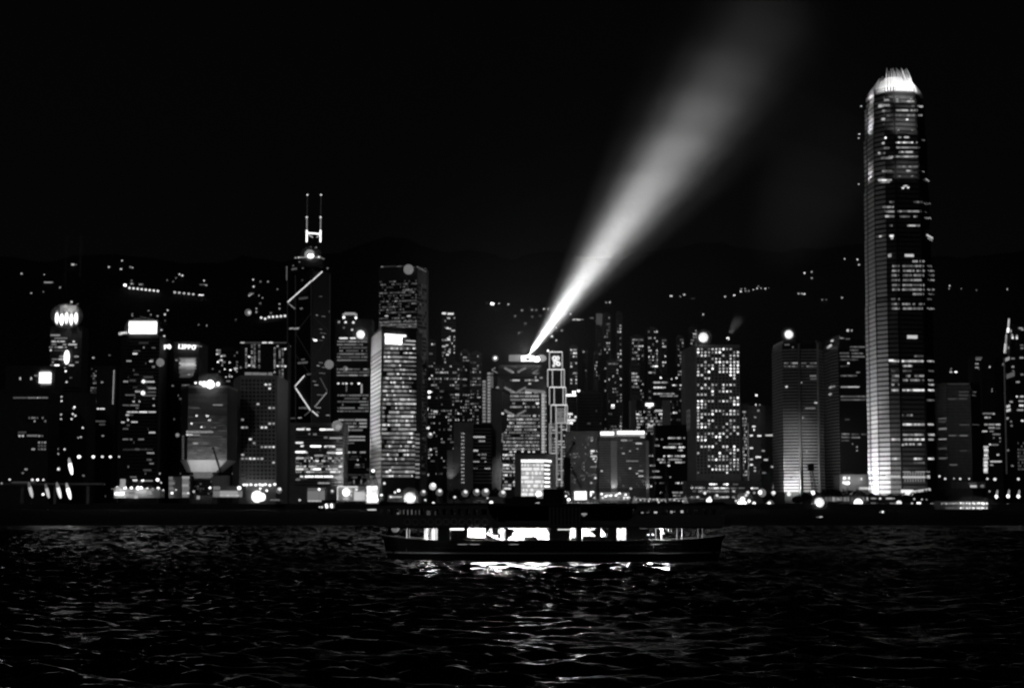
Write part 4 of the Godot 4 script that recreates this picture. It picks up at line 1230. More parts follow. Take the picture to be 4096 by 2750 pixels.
	# --- podium
	b = tower("podium", "long low podium with broken rows of lit windows below the round-windowed tower", [[2745, 1420], [3045, 1420]], 1922, M.grey, "", 30)
	for q in [[2838, 2870, 1935, 7], [2894, 2916, 1935, 8], [2932, 2955, 1936, 4], [2764, 2775, 1949, 7], [2780, 2822, 1949, 6], [2834, 2918, 1950, 7], [2924, 2950, 1951, 4], [2955, 2980, 1950, 4], [3005, 3035, 1951, 7], [2770, 2786, 1964, 5], [2795, 2918, 1964, 5], [2930, 2943, 1964, 6], [2760, 2800, 1987, 4], [2870, 2918, 1987, 6], [2930, 2942, 1987, 4]]:
		var x := float(q[0])
		while x < q[1]:
			var w := minf(rng.randf_range(7, 18), q[1] - x)
			lit(b, 0, x, x + w - 1.4, q[2] - 3.0, q[2] + 3.0, q[3] + rng.randi_range(-1, 1))
			x += w
	ledges(b, "cornice", M.stone, 1925, 1990, 4, 0.6, 0.4)
	finish(b)
	# --- dark blocks with specks
	b = tower("office_block", "slim block with a pale corner edge and specks of light beside the round-windowed tower", [[2966, 1640], [2996, 1640]], 1612, M.midnight, "", 22)
	grid(b, 0, 2970, 2990, 1640, 1905, 3, 20, 0.5, 4, 6)
	var e2 := on_face(b, 0, 2993, 1800)
	part(b.n, "corner_edge", BOX, M.pale, on_wall(b, 0, e2.x, b.h * 0.4, 1.3, b.h * 0.8, 1.0, 0.5))
	finish(b)
	b = tower("office_block", "dark block with scattered bright rooms left of the banded twin towers", [[2996, 1720], [3112, 1720]], 1622, M.midnight, "", 26)
	for q in [[3010, 3022, 1705, 7], [3015, 3019, 1718, 8], [3000, 3012, 1741, 7], [3030, 3046, 1742, 7], [3063, 3092, 1740, 6], [3098, 3110, 1738, 7], [3000, 3012, 1791, 7], [3048, 3060, 1802, 5], [3098, 3108, 1802, 6], [3023, 3044, 1827, 7], [3057, 3072, 1838, 6], [3000, 3012, 1836, 6], [3000, 3012, 1858, 7], [3085, 3098, 1866, 6], [3016, 3024, 1869, 5], [3017, 3024, 1882, 6], [3050, 3064, 1890, 4], [3098, 3112, 1902, 5], [3090, 3110, 1950, 5], [3022, 3030, 1580, 8], [3022, 3027, 1618, 7], [3038, 3042, 1618, 5], [3030, 3038, 1641, 5], [3018, 3024, 1668, 5]]:
		lit(b, 0, q[0], q[1], q[2] - 2.8, q[2] + 2.8, q[3])
	grid(b, 0, 3090, 3112, 1935, 1985, 3, 5, 0.6, 3, 5)
	finish(b)
	# --- banded twin towers
	b = tower("banded_tower", "banded office tower whose pale floor bands glow from lamps below", [[3112, 1625], [3134, 1602], [3194, 1596], [3203, 1600], [3272, 1598], [3296, 1620]], 1372, M.black, "banded twin towers", 30)
	b.proud = 0.75
	ledges(b, "spandrel", M.stone, 1395, 1972, 46, 1.5, 0.5)
	for f in [[1, 3138, 3192], [3, 3206, 3268]]:
		for q in [[1452, 5], [1465, 4]]:
			var x := float(f[1])
			while x < f[2]:
				var w := rng.randf_range(6, 14)
				if rng.randf() < 0.85:
					lit(b, f[0], x, minf(x + w - 1, f[2]), q[0] - 2.4, q[0] + 2.4, q[1] - rng.randi_range(0, 2))
				x += w
	for q in [[1, 3144, 3152, 1546, 7], [3, 3205, 3208, 1530, 6], [3, 3258, 3270, 1610, 6], [3, 3240, 3266, 1503, 4], [3, 3242, 3268, 1515, 3], [1, 3140, 3160, 1378, 3], [1, 3170, 3176, 1388, 4], [3, 3222, 3262, 1632, 4], [3, 3210, 3214, 1670, 6], [3, 3225, 3230, 1805, 6]]:
		lit(b, q[0], q[1], q[2], q[3] - 2.4, q[3] + 2.4, q[4])
	for x in [3199.0, 3274.0]:
		var f2 := 2 if x < 3203.0 else 4
		var e3 := on_face(b, f2, x, 1750)
		part(b.n, "pier", BOX, M.stone, on_wall(b, f2, e3.x, b.h * 0.5, 2.4, b.h, 1.6, 0.6))
	parapet(b, M.dark, 3.0, -1.0)
	finish(b)
	floodlight("lamp close under the left face of the banded tower", at(3150, 1985, 1578), at(3162, 1925, 1598), 55.0, 2000.0)
	floodlight("lamp on the podium that washes the middle floors of the banded tower", at(3165, 1915, 1515), at(3168, 1770, 1598), 18.0, 2600.0)
	globe("bright round lamp on a pole above the banded tower", 3156, 1337, 1600, 17, 7, 8, -0.25, 0.0, 140.0)
	b = tower("banded_tower", "second banded tower with a rounded shoulder, left of the tallest tower", [[3304, 1792], [3330, 1760], [3358, 1742], [3474, 1748]], 1395, M.black, "banded twin towers", 30)
	b.proud = 0.9
	for r in 44:
		for f in 2:
			var e4 := on_face(b, f, 3330, 1406.0 + r * 12.7)
			var len: float = (b.pts[f + 1] - b.pts[f]).length()
			part(b.n, "spandrel", BOX, M.stone, on_wall(b, f, len * 0.5, e4.y, len, 1.3, 0.8, 0.3))
	var crown := PackedVector2Array()
	for p in b.local:
		crown.append(Vector2(p.x * 0.78 + 2.5, p.y * 0.8))
	part(b.n, "rounded_top", prism(b.local, crown, b.h, b.h + 11.0), M.dark, Transform3D.IDENTITY)
	part(b.n, "roof_house", prism(crown, crown, b.h + 11.0, b.h + 15.0), M.dark, Transform3D.IDENTITY)
	for q in [[2, 3400, 3462, 1387, 4], [2, 3400, 3434, 1400, 4], [2, 3358, 3398, 1412, 4], [2, 3406, 3452, 1413, 4], [2, 3360, 3398, 1425, 4], [2, 3406, 3462, 1426, 4], [2, 3360, 3434, 1438, 3], [2, 3390, 3398, 1452, 7], [2, 3362, 3398, 1464, 2], [2, 3362, 3428, 1502, 4], [2, 3425, 3440, 1489, 4], [2, 3363, 3438, 1547, 6], [2, 3363, 3466, 1585, 4], [2, 3363, 3466, 1598, 4], [2, 3380, 3398, 1677, 3], [2, 3366, 3398, 1735, 5], [2, 3406, 3436, 1736, 3], [2, 3366, 3398, 1748, 4], [2, 3406, 3440, 1749, 5], [2, 3446, 3470, 1736, 3], [2, 3366, 3398, 1761, 3], [2, 3425, 3432, 1787, 6], [2, 3425, 3432, 1801, 5], [2, 3408, 3412, 1775, 5], [2, 3360, 3376, 1352, 5], [2, 3382, 3400, 1355, 4]]:
		var x := float(q[1])
		while x < q[2]:
			var w := minf(rng.randf_range(7, 16), q[2] - x)
			lit(b, q[0], x, x + w - 1.0, q[3] - 2.4, q[3] + 2.4, q[4] + rng.randi_range(-1, 0))
			x += w
	for q in [[3318, 1388, 5], [3326, 1382, 6], [3333, 1362, 6], [3327, 1548, 5], [3340, 1545, 4], [3325, 1576, 5]]:
		lit(b, 0 if q[0] < 3330 else 1, q[0] - 5, q[0] + 5, q[1] - 2.5, q[1] + 2.5, q[2])
	for q in [[3392, 1321, 6, 2.6], [3408, 1321, 5, 2.0]]:
		ball(b.n, "roof_lamp", EM[q[2]], rel(b, q[0], q[1], 1748), Vector3.ONE * q[3])
		bar(b.n, "lamp_post", M.steel, rel(b, q[0], 1362, 1748), rel(b, q[0], q[1] + 5, 1748), 0.4)
	finish(b)
	floodlight("lamp that washes the rounded left flank of the second banded tower", at(3268, 1940, 1655), at(3322, 1790, 1760), 24.0, 1300.0)
	# --- low lit podium at the foot of the tallest tower
	b = tower("podium", "low pale podium with glaring lamps at the foot of the tallest tower", [[3360, 1560], [3476, 1560]], 1900, M.stone, "", 30)
	for q in [[3374, 3384, 1911, 8], [3394, 3400, 1911, 8], [3372, 3378, 1929, 8], [3382, 3398, 1931, 9], [3444, 3449, 1914, 7], [3438, 3476, 1952, 6]]:
		lit(b, 0, q[0], q[1], q[2] - 4.5, q[2] + 4.5, q[3])
	parapet(b, M.stone, 0.8, 0.4)
	finish(b)
	omni(b.n, rel(b, 3391, 1925, 1552), 34.0, 1.2)
	omni(b.n, rel(b, 3446, 1918, 1553), 18.0, 0.8)
	# --- right of the tallest tower
	b = tower("office_tower", "faintly banded dark tower right of the tallest tower", [[3753, 1815], [3790, 1800], [3888, 1800], [3926, 1815]], 1530, M.midnight, "", 30)
	ledges(b, "spandrel", M.shade, 1545, 1900, 27, 1.3, 0.4)
	for q in [[0, 3757, 3786, 1672, 3], [0, 3757, 3786, 1683, 3], [0, 3757, 3788, 1714, 4], [0, 3757, 3788, 1757, 5], [0, 3758, 3788, 1793, 2], [0, 3758, 3788, 1832, 3], [1, 3840, 3872, 1742, 4], [1, 3796, 3826, 1741, 3], [1, 3842, 3870, 1800, 3], [1, 3840, 3878, 1698, 2], [1, 3836, 3876, 1566, 2], [1, 3836, 3876, 1580, 2], [1, 3836, 3870, 1594, 2], [2, 3892, 3906, 1566, 4], [2, 3890, 3904, 1580, 3], [2, 3890, 3918, 1697, 3], [1, 3800, 3830, 1858, 3], [1, 3794, 3826, 1595, 2], [1, 3792, 3874, 1535, 1]]:
		lit(b, q[0], q[1], q[2], q[3] - 2.6, q[3] + 2.6, q[4])
	finish(b)
	b = flats("far slim tower with paired lit rooms right of the tallest tower", 3896, 3932, 1424, 2250, 0.05, 3, 4)
	for q in [[3904, 3930, 1430, 3], [3904, 3926, 1437, 4], [3902, 3916, 1454, 5], [3902, 3916, 1469, 5], [3958, 3962, 1467, 7], [3968, 3971, 1556, 5], [3968, 3971, 1564, 5], [3800, 3810, 1487, 6], [3820, 3830, 1487, 8], [3804, 3808, 1475, 5]]:
		lit(b, 0, q[0], q[1], q[2] - 2.6, q[2] + 2.6, q[3])
	finish({"n": b.n, "lit": b.lit.slice(-10), "dark": []})
	b = tower("office_block", "dark block with an upright column of glaring signs at its left edge", [[3926, 1850], [4012, 1850]], 1648, M.midnight, "", 26)
	for q in [[3932, 3975, 1653, 4], [3972, 3980, 1654, 6], [3940, 3952, 1669, 6], [3956, 3964, 1669, 5], [3938, 3952, 1697, 5], [3956, 3980, 1697, 5], [3984, 4002, 1697, 6], [3956, 3980, 1710, 5], [3984, 4002, 1711, 4], [3930, 3950, 1724, 6], [3960, 3976, 1724, 4], [3972, 4002, 1736, 4], [3974, 3979, 1750, 4], [3999, 4004, 1751, 5], [3999, 4004, 1765, 4], [3958, 3964, 1777, 7], [3964, 3995, 1778, 4], [3988, 3998, 1818, 6], [3962, 4008, 1845, 6], [3962, 3974, 1859, 5]]:
		lit(b, 0, q[0], q[1], q[2] - 2.6, q[2] + 2.6, q[3])
	for k in 16:
		var y := 1786.0 + k * 6.8
		lit(b, 0, 3934.0 + rng.randf() * 5.0, 3950.0 + rng.randf() * 7.0, y - 2.8, y + 2.6, rng.randi_range(5, 7))
	finish(b)
	b = tower("spired_tower", "dark tower at the right edge with bright light tubes climbing to its spire", [[4014, 1960], [4034, 1930], [4120, 1930]], 1420, M.black, "", 30)
	for q in [[1, 4033, 1328, 4037, 1274, 6, 1.4], [1, 4032, 1329, 4034, 1312, 8, 1.8], [0, 4024, 1410, 4029, 1336, 5, 1.3], [0, 4023, 1410, 4026, 1375, 7, 1.8]]:
		tube(b, q[0], q[1], q[2], q[3], q[4], q[5], q[6])
	bar(b.n, "spire", M.dark, rel(b, 4040, 1424, 1936), rel(b, 4037, 1270, 1936), 3.0, CYL)
	bar(b.n, "spire", M.dark, rel(b, 4030, 1424, 1940), rel(b, 4030, 1330, 1940), 4.0, CYL)
	for q in [[4045, 1324, 5], [4052, 1350, 7], [4050, 1340, 5], [4069, 1350, 7], [4069, 1344, 5], [4035, 1390, 4]]:
		ball(b.n, "spire_lamp", EM[q[2]], rel(b, q[0], q[1], 1930), Vector3(2.2, 3.2, 1.4))
	box(b.n, "upper_block", M.black, rel(b, 4085, 1370, 1950), Vector3(16, 40, 16))
	for q in [[4076, 4092, 1312, 5], [4087, 4096, 1318, 5], [4082, 4096, 1380, 3], [4084, 4096, 1392, 4], [4024, 4040, 1435, 5], [4046, 4060, 1433, 4], [4080, 4096, 1430, 5], [4012, 4018, 1456, 4], [4048, 4058, 1466, 5], [4050, 4058, 1482, 3], [4028, 4060, 1500, 3], [4054, 4060, 1498, 5], [4084, 4096, 1497, 4], [4066, 4080, 1527, 5], [4066, 4072, 1585, 7], [4082, 4096, 1585, 6], [4040, 4052, 1606, 5], [4076, 4096, 1603, 5], [4028, 4042, 1624, 6], [4078, 4096, 1621, 7], [4028, 4044, 1640, 6], [4070, 4096, 1639, 5], [4028, 4036, 1672, 5], [4042, 4050, 1685, 4], [4086, 4096, 1682, 7], [4044, 4052, 1702, 4], [4030, 4038, 1800, 4], [4046, 4056, 1862, 4]]:
		lit(b, 1 if q[0] > 4034 else 0, q[0], q[1], q[2] - 3, q[2] + 3, q[3])
	grid(b, 1, 4070, 4110, 1765, 1895, 5, 10, 0.7, 2, 3)
	tube(b, 0, 4020, 1430, 4030, 1895, 1, 1.2, "corner_trim_light")
	finish(b)
	# roof searchlights with fainter beams
	searchlight("small searchlight on the round-windowed tower leaning its faint beam to the right", at(2912, 1353, 1565), at(2985, 1220, 1640), 9.0, 150000.0, 2.6)
	searchlight("searchlight beside the round lamp above the banded tower, its beam nearly upright", at(3150, 1330, 1600), at(3128, 900, 1640), 2.4, 90000.0, 1.0)
	searchlight("searchlight on the gridded tower that throws a faint upright beam", at(846, 1526, 1446), at(866, 1000, 1800), 3.0, 160000.0, 1.0)
	searchlight("left one of two searchlights behind the glowing crown fins", at(256, 1243, 1998), at(270, 800, 2060), 1.5, 420000.0, 1.0)
	searchlight("right one of two searchlights behind the glowing crown fins", at(312, 1243, 1998), at(330, 800, 2060), 1.5, 260000.0, 1.0)

func round_window_tower() -> void:
	var b := tower("round_window_tower", "pale tower with rows of round windows, about half of them lit", [[2742, 1610], [2784, 1560], [2962, 1560]], 1383, M.stone, "", 36)
	b.shape = DISC
	DISC.radial_segments = 14; DISC.rings = 1; DISC.top_radius = 0.5; DISC.bottom_radius = 0.5; DISC.height = 1.0
	var rows := ["110111111100", "111111100011", "111100010111", "000011100110", "001001111111", "111110110111", "101010111111", "101100111111", "110000000110", "001100000010", "000000000000", "101011011110", "011110010000", "000010111100", "111010000000", "000000000111", "111110111111", "111000000011", "111000000000", "100011110111", "111110011111", "110000000000", "100110000110", "111100001100", "111101010111", "000000001010", "101110110101", "111011101000", "111000100000", "000001000000", "011110011010", "000100001111", "100000100110", "000110111010", "000111111111", "000000000111", "000101111111", "000011111111", "100000001000"]
	var dark := 0
	for r in rows.size():
		for c in 12:
			var x := 2793.2 + c * 14.45
			var y := 1395.5 + r * 13.0
			var p := on_face(b, 1, x, y)
			var on: bool = rows[r][c] == "1"
			var level: int = [4, 5, 6, 6, 6, 7, 7, 8][rng.randi_range(0, 7)]
			var size := 1.7
			if on and rng.randf() < 0.25:
				size = 1.35
			var t := on_wall(b, 1, p.x, p.y, size, size, 0.3, 0.1)
			t.basis = Basis(t.basis.x, t.basis.z, -t.basis.y)
			var frame := rng.randf()
			if on:
				part(b.n, "lit_window", DISC, EM[level], t)
			elif dark < 80:
				dark += 1
				part(b.n, "window", DISC, M.glass, t)
			else:
				b.dark.append(t)
	for q in [[2822, 2838], [2845, 2858], [2862, 2876], [2882, 2892], [2896, 2912]]:
		lit(b, 1, q[0], q[1], 1381, 1385.5, 5)
	var rest: Array = b.dark
	b.dark = []
	many(b.n, "dark_window_rows", DISC, M.glass, rest)
	b.shape = BOX
	for k in 12:
		lit(b, 0, 2748, 2762, 1640.0 + k * 7.2, 1643.0 + k * 7.2, 1 if k % 3 else 2)
	for k in 7:
		var e := on_face(b, 0, 2747.0 + k * 6.0, 1700)
		part(b.n, "flank_rib", BOX, M.stone, on_wall(b, 0, e.x, b.h * 0.5, 0.5, b.h * 0.98, 0.5, 0.25))
	box(b.n, "roof_house", M.dark, Vector3(4, b.h + 2.0, -4), Vector3(28, 4.0, 16))
	parapet(b, M.stone, 1.2, 0.4)
	finish(b)
	globe("large bright globe lamp on the left roof corner of the round-windowed tower", 2814, 1349, 1560, 19, 7, 9, -0.2, -0.25, 140.0)

func big_tower() -> void:
	# the tallest tower: stacked tiers with set-backs, pale fins at the crown
	var foot := [[3472, 1690], [3516, 1652], [3562, 1640], [3604, 1636], [3703, 1640], [3742, 1676]]
	var n := thing("tallest_tower", "tallest tower on the right with floodlit ribs and a blazing crown of white fins", "skyscraper", at(3605, 1960, 1672) * Vector3(1, 0, 1) + Vector3(0, G, 0))
	var pts := PackedVector2Array()
	for f in foot:
		var p := at(f[0], 1700, f[1])
		pts.append(Vector2(p.x, p.z))
	var o := Vector2(n.position.x, n.position.z)
	var c := Vector2.ZERO
	for p in pts:
		c += p
	c /= pts.size()
	c.y -= 12.0
	# [bottom row, top row, share of the plan]
	var tiers := [[1990.0, 1205.0, 1.0], [1205.0, 930.0, 0.98], [930.0, 735.0, 0.965], [735.0, 522.0, 0.94], [522.0, 395.0, 0.895], [395.0, 345.0, 0.84]]
	var tower_parts: Array = []
	for k in tiers.size():
		var t: Array = tiers[k]
		var y0 := G if k == 0 else at(3600, t[0], 1640).y
		var y1 := at(3600, t[1], 1640).y
		var my := PackedVector2Array()
		var loc := PackedVector2Array()
		for p in pts:
			my.append(c + (p - c) * t[2])
			loc.append(c + (p - c) * t[2] - o)
		loc.append(Vector2(loc[5].x, loc[5].y - 32.0 * t[2]))
		loc.append(Vector2(loc[0].x, loc[5].y))
		part(n, "shaft", prism(loc, loc, y0 - G, y1 - G), M.black, Transform3D.IDENTITY)
		var b := {"n": n, "pts": my, "local": loc, "h": y1 - G, "y": G, "lit": [], "dark": [], "d": 1640.0, "proud": 0.6}
		tower_parts.append(b)
		var floors := int((y1 - y0) / 4.35)
		var grown := Geometry2D.offset_polygon(loc, 0.35)
		var mesh := prism(grown[0], grown[0], 0.0, 2.6)
		for r in floors:
			part(n, "spandrel", mesh, M.shade, Transform3D(Basis.IDENTITY, Vector3(0, y0 - G + (r + 0.15) * (y1 - y0) / floors, 0)))
			for f in 3:  # paler on the lit flank: part of its floodlight put into the colour
				var e: Vector2 = my[f + 1] - my[f]
				if f < 2 or k < 1:
					part(n, "lit_tone_cladding", BOX, M.stone if f < 2 else M.concrete, on_wall(b, f, e.length() * 0.5, y0 - G + (r + 0.15) * (y1 - y0) / floors + 1.5, e.length() - 0.6, 3.1 if f == 0 else 2.7, 0.3, 0.5))
		# upright seams between the faces
		for i in [1, 3, 4]:
			var q: Vector2 = loc[i]
			bar(n, "seam", M.black, Vector3(q.x, y0 - G, q.y + 0.1), Vector3(q.x, y1 - G, q.y + 0.1), 1.5)
	# lit windows, transcribed row by row where they show: [row, [face, x0, x1, level] ...]
	var first: Dictionary = tower_parts[0]
	var rows := [[1045, 5, 3], [1064, 4, 4], [1083, 4, 4], [1101, 4, 4], [1120, 4, 4], [1140, 4, 4], [1158, 4, 5], [1176, 4, 3], [1196, 3, 3], [1216, 4, 3], [1234, 4, 5], [1272, 5, 1], [1293, 5, 1], [1310, 4, 1], [1355, 5, 1], [1424, 3, 2], [1444, 6, 4], [1463, 5, 3], [1483, 2, 3], [1503, 4, 2], [1520, 4, 3], [1538, 5, 2], [1560, 6, 4], [1600, 4, 1], [1697, 6, 3], [1738, 5, 4], [1757, 6, 4], [1776, 5, 2], [1795, 3, 1], [1834, 6, 3], [1850, 3, 1], [1660, 4, 1]]
	for r in rows:
		var b: Dictionary = tower_parts[0] if r[0] > 1205 else tower_parts[1]
		for seg in [[2, 3566, 3600], [3, 3608, 3650], [3, 3650, 3698], [4, 3708, 3736]]:
			if rng.randf() < 0.24 * r[2] and not (seg[0] == 2 and r[0] > 1360 and rng.randf() < 0.45):
				var x: float = seg[1] + rng.randf() * 6.0
				while x < seg[2] - 3.0:
					var w := rng.randf_range(5.0, 13.0)
					if rng.randf() < 0.72 + 0.06 * r[2]:
						lit(b, seg[0], x, minf(x + w - 0.7, seg[2]), r[0] - 4.0, r[0] + 3.6, r[1] + rng.randi_range(-1, 1))
					x += w
	for r in [[1, 3620, 3655, 1022, 6], [1, 3555, 3568, 1022, 5]]:
		lit(tower_parts[1], 3 if r[1] > 3603 else 1, r[1], r[2], r[3] - 6, r[3] + 5, r[4])
	lit(first, 3, 3629, 3670, 1340, 1354, 6)
	for r in [[2, 3556, 3577, 1441, 7], [3, 3652, 3698, 1560, 7], [3, 3606, 3615, 1778, 6]]:
		lit(first, r[0], r[1], r[2], r[3] - 3.5, r[3] + 3.5, r[4])
	for r in [[2, 808, 3, [[3560, 3578]]], [3, 808, 3, [[3655, 3690]]], [2, 828, 5, [[3532, 3577]]], [2, 846, 4, [[3545, 3579]]], [2, 865, 5, [[3543, 3579]]], [3, 845, 4, [[3589, 3686]]], [3, 866, 4, [[3600, 3640], [3655, 3670]]], [3, 902, 5, [[3630, 3683]]], [4, 848, 5, [[3697, 3708]]], [4, 872, 5, [[3698, 3725]]], [4, 814, 4, [[3694, 3722]]], [2, 902, 3, [[3560, 3572]]]]:
		for s in r[3]:
			var x: float = s[0]
			while x < s[1]:
				var w := minf(rng.randf_range(6.0, 15.0), s[1] - x)
				lit(tower_parts[2], r[0], x, x + w - 0.8, r[1] - 3.2, r[1] + 3.2, r[2] + rng.randi_range(-1, 1))
				x += w
	for r in [[2, 943, 7, 3560, 3576], [2, 945, 6, 3518, 3527], [4, 946, 6, 3706, 3730], [4, 957, 5, 3710, 3728], [2, 952, 6, 3566, 3574]]:
		lit(tower_parts[1], r[0], r[3], r[4], r[1] - 3.5, r[1] + 3.5, r[2])
	var high := [[549, 6, 3580, 3637], [570, 6, 3580, 3674], [590, 4, 3576, 3678], [608, 5, 3582, 3655], [626, 5, 3578, 3676], [632, 4, 3516, 3570], [650, 7, 3650, 3672], [666, 4, 3580, 3680], [683, 5, 3626, 3648], [684, 4, 3530, 3570], [720, 6, 3514, 3568], [612, 5, 3514, 3543], [592, 4, 3526, 3558], [572, 6, 3530, 3543], [627, 5, 3556, 3573], [551, 7, 3541, 3548], [686, 6, 3688, 3697], [720, 5, 3692, 3716], [560, 4, 3686, 3698], [728, 5, 3512, 3560]]
	for r in high:
		var f := 2 if r[3] < 3576 else (3 if r[3] < 3690 else 4)
		var x: float = r[2]
		while x < r[3]:
			var w := minf(rng.randf_range(6.0, 15.0), r[3] - x)
			if rng.randf() < 0.9:
				lit(tower_parts[3], f, x, x + w - 0.8, r[0] - 3.2, r[0] + 3.2, r[1] + rng.randi_range(-1, 1))
			x += w
	for r in [[405, 5, 3586, 3656], [421, 6, 3517, 3561], [441, 5, 3586, 3672], [443, 4, 3531, 3560], [461, 4, 3566, 3690], [476, 5, 3528, 3545], [478, 6, 3624, 3634], [462, 4, 3550, 3562], [425, 6, 3515, 3532], [400, 4, 3538, 3560], [424, 3, 3600, 3680], [426, 6, 3678, 3692]]:
		var f := 2 if r[3] < 3566 else 3
		var x: float = r[2]
		while x < r[3]:
			var w := minf(rng.randf_range(6.0, 14.0), r[3] - x)
			if rng.randf() < 0.85:
				lit(tower_parts[4], f, x, x + w - 0.8, r[0] - 3.2, r[0] + 3.2, r[1] + rng.randi_range(-1, 1))
			x += w
	for q in [[3612, 752, 7], [3618, 745, 6], [3633, 750, 7], [3625, 743, 6]]:
		lit(tower_parts[2], 3, q[0] - 4, q[0] + 4, q[1] - 3, q[1] + 3, q[2])
	# the lattice of the lit lobby
	for k in 9:
		lit(first, 3, 3608.0 + k * 10.6, 3611.5 + k * 10.6, 1884, 1926, 5)
		if k < 8 and k != 3:
			lit(first, 2, 3566.0 + k * 4.3, 3568.0 + k * 4.3, 1890, 1962, 4)
	lit(first, 3, 3605, 3702, 1903, 1911, 6); lit(first, 3, 3605, 3640, 1884, 1888, 5); lit(first, 3, 3662, 3702, 1884, 1888, 5)
	lit(first, 4, 3706, 3718, 1900, 1912, 6); lit(first, 4, 3704, 3718, 1884, 1888, 5); lit(first, 2, 3545, 3602, 1901, 1909, 6)
	for y in [1885.0, 1909.0, 1931.0, 1953.0]:
		lit(first, 0, 3474, 3516, y, y + 4.0, 7)
	var all := {"n": n, "lit": [], "dark": []}
	for b in tower_parts:
		all.lit.append_array(b.lit)
	all.most = 320
	finish(all)
	# entrance canopy
	var k0 := at(3604, 1962, 1634) - n.position
	box(n, "canopy_light", EM[7], k0 + Vector3(6, -2, 0), Vector3(11, 6, 2.0))
	bar(n, "canopy_light", EM[6], k0 + Vector3(10, -1.2, 0), k0 + Vector3(28, 1.3, -2), 2.2)
	# crown: curved fins
	var y := at(3600, 345, 1640).y - G
	var top: PackedVector2Array = tower_parts[5].local
	var k := 0
	for f in 5:
		var a := top[f]
		var e := top[f + 1]
		var count := int(maxf(2.0, (e - a).length() / 2.1))
		for i in count:
			var p := a.lerp(e, (i + 0.5) / count)
			var in2 := (Vector2(0, -12) - p).normalized()
			var tall := (24.0 if f == 3 or f == 2 else 17.0) + 1.5 * sin(k * 2.3)
			fin(n, Vector3(p.x, y - 4.0, p.y), Vector3(in2.x, 0, in2.y), tall)
			k += 1
	part(n, "crown_core", prism(shrink(top, 0.55), shrink(top, 0.4), y, y + 13.0), M.pale, Transform3D.IDENTITY)
	var cx := at(3610, 350, 1640)
	# lamps on the set-back ledges throw light up the ribs and the crown
	for q in [[3500, 352, 1668, 1500.0], [3535, 352, 1630, 1500.0], [3585, 352, 1620, 1700.0], [3640, 352, 1620, 1700.0], [3680, 350, 1636, 1400.0]]:
		var w := at(q[0], q[1] + 14, q[2])
		spot(n, w, w + Vector3(0, 20, -9.0), 62.0, q[3], 1.2)
	for q in [[3446, 424, 3490, 372, 900.0], [3436, 552, 3486, 488, 900.0], [3436, 736, 3482, 690, 420.0], [3438, 536, 3480, 505, 200.0]]:
		var w := at(q[0], q[1], 1664)
		box(n, "ledge_lamp", EM[7], w - n.position, Vector3(1.4, 0.5, 0.6))
		spot(n, w + Vector3(0, 0.8, 0), at(q[2], q[3], 1668), 38.0, q[4], 0.8)
	for q in [[3590, 396, 360, 700.0], [3645, 396, 360, 700.0], [3595, 520, 486, 330.0], [3650, 520, 486, 330.0], [3600, 704, 670, 130.0], [3650, 704, 670, 130.0]]:
		var w := at(q[0], q[1], 1622)
		box(n, "ledge_lamp", EM[6], w - n.position, Vector3(1.8, 0.4, 0.5))
		spot(n, w + Vector3(0, 0.8, 0), at(q[0], q[2], 1640), 40.0, q[3], 0.8)
	floodlight("lowest of the three floodlights left of the tallest tower's foot", at(3350, 1975, 1664), at(3500, 1900, 1666), 52.0, 14000.0, 1.8)
	floodlight("middle one of the three floodlights left of the tallest tower's foot", at(3346, 1975, 1668), at(3496, 1400, 1666), 24.0, 26000.0, 1.8)
	floodlight("steepest of the three floodlights left of the tallest tower's foot", at(3342, 1975, 1672), at(3492, 900, 1666), 11.0, 9000.0, 1.8)
	floodlight("small floodlight that lights the lobby side of the tallest tower", at(3470, 1990, 1590), at(3560, 1880, 1642), 46.0, 2600.0, 1.4)

func shrink(p: PackedVector2Array, k: float) -> PackedVector2Array:
	var out := PackedVector2Array()
	var c := Vector2.ZERO
	for q in p:
		c += q
	c /= p.size()
	for q in p:
		out.append(c + (q - c) * k)
	return out

func fin(n: Node3D, base: Vector3, inward: Vector3, tall: float) -> void:
	# a blade that rises and bends in over the roof
	var st := SurfaceTool.new()
	st.begin(Mesh.PRIMITIVE_TRIANGLES)
	var side := inward.cross(Vector3.UP) * 0.55
	var ring: Array = []
	for i in 6:
		var t := i / 5.0
		var c := Vector3(0, tall * t, 0) + inward * (11.0 * pow(t, 1.8))
		var w := lerpf(1.0, 0.25, t * t)
		var dpt := inward * lerpf(0.9, 0.25, t)
		ring.append([c - side * w - dpt, c + side * w - dpt, c + side * w + dpt, c - side * w + dpt, c])
	for i in 5:
		for j in 4:
			var q := (j + 1) % 4
			quad(st, ring[i][j], ring[i][q], ring[i + 1][q], ring[i + 1][j], (ring[i][4] + ring[i + 1][4]) * 0.5)
	part(n, "crown_fin", st.commit(), M.white, Transform3D(Basis.IDENTITY, base))

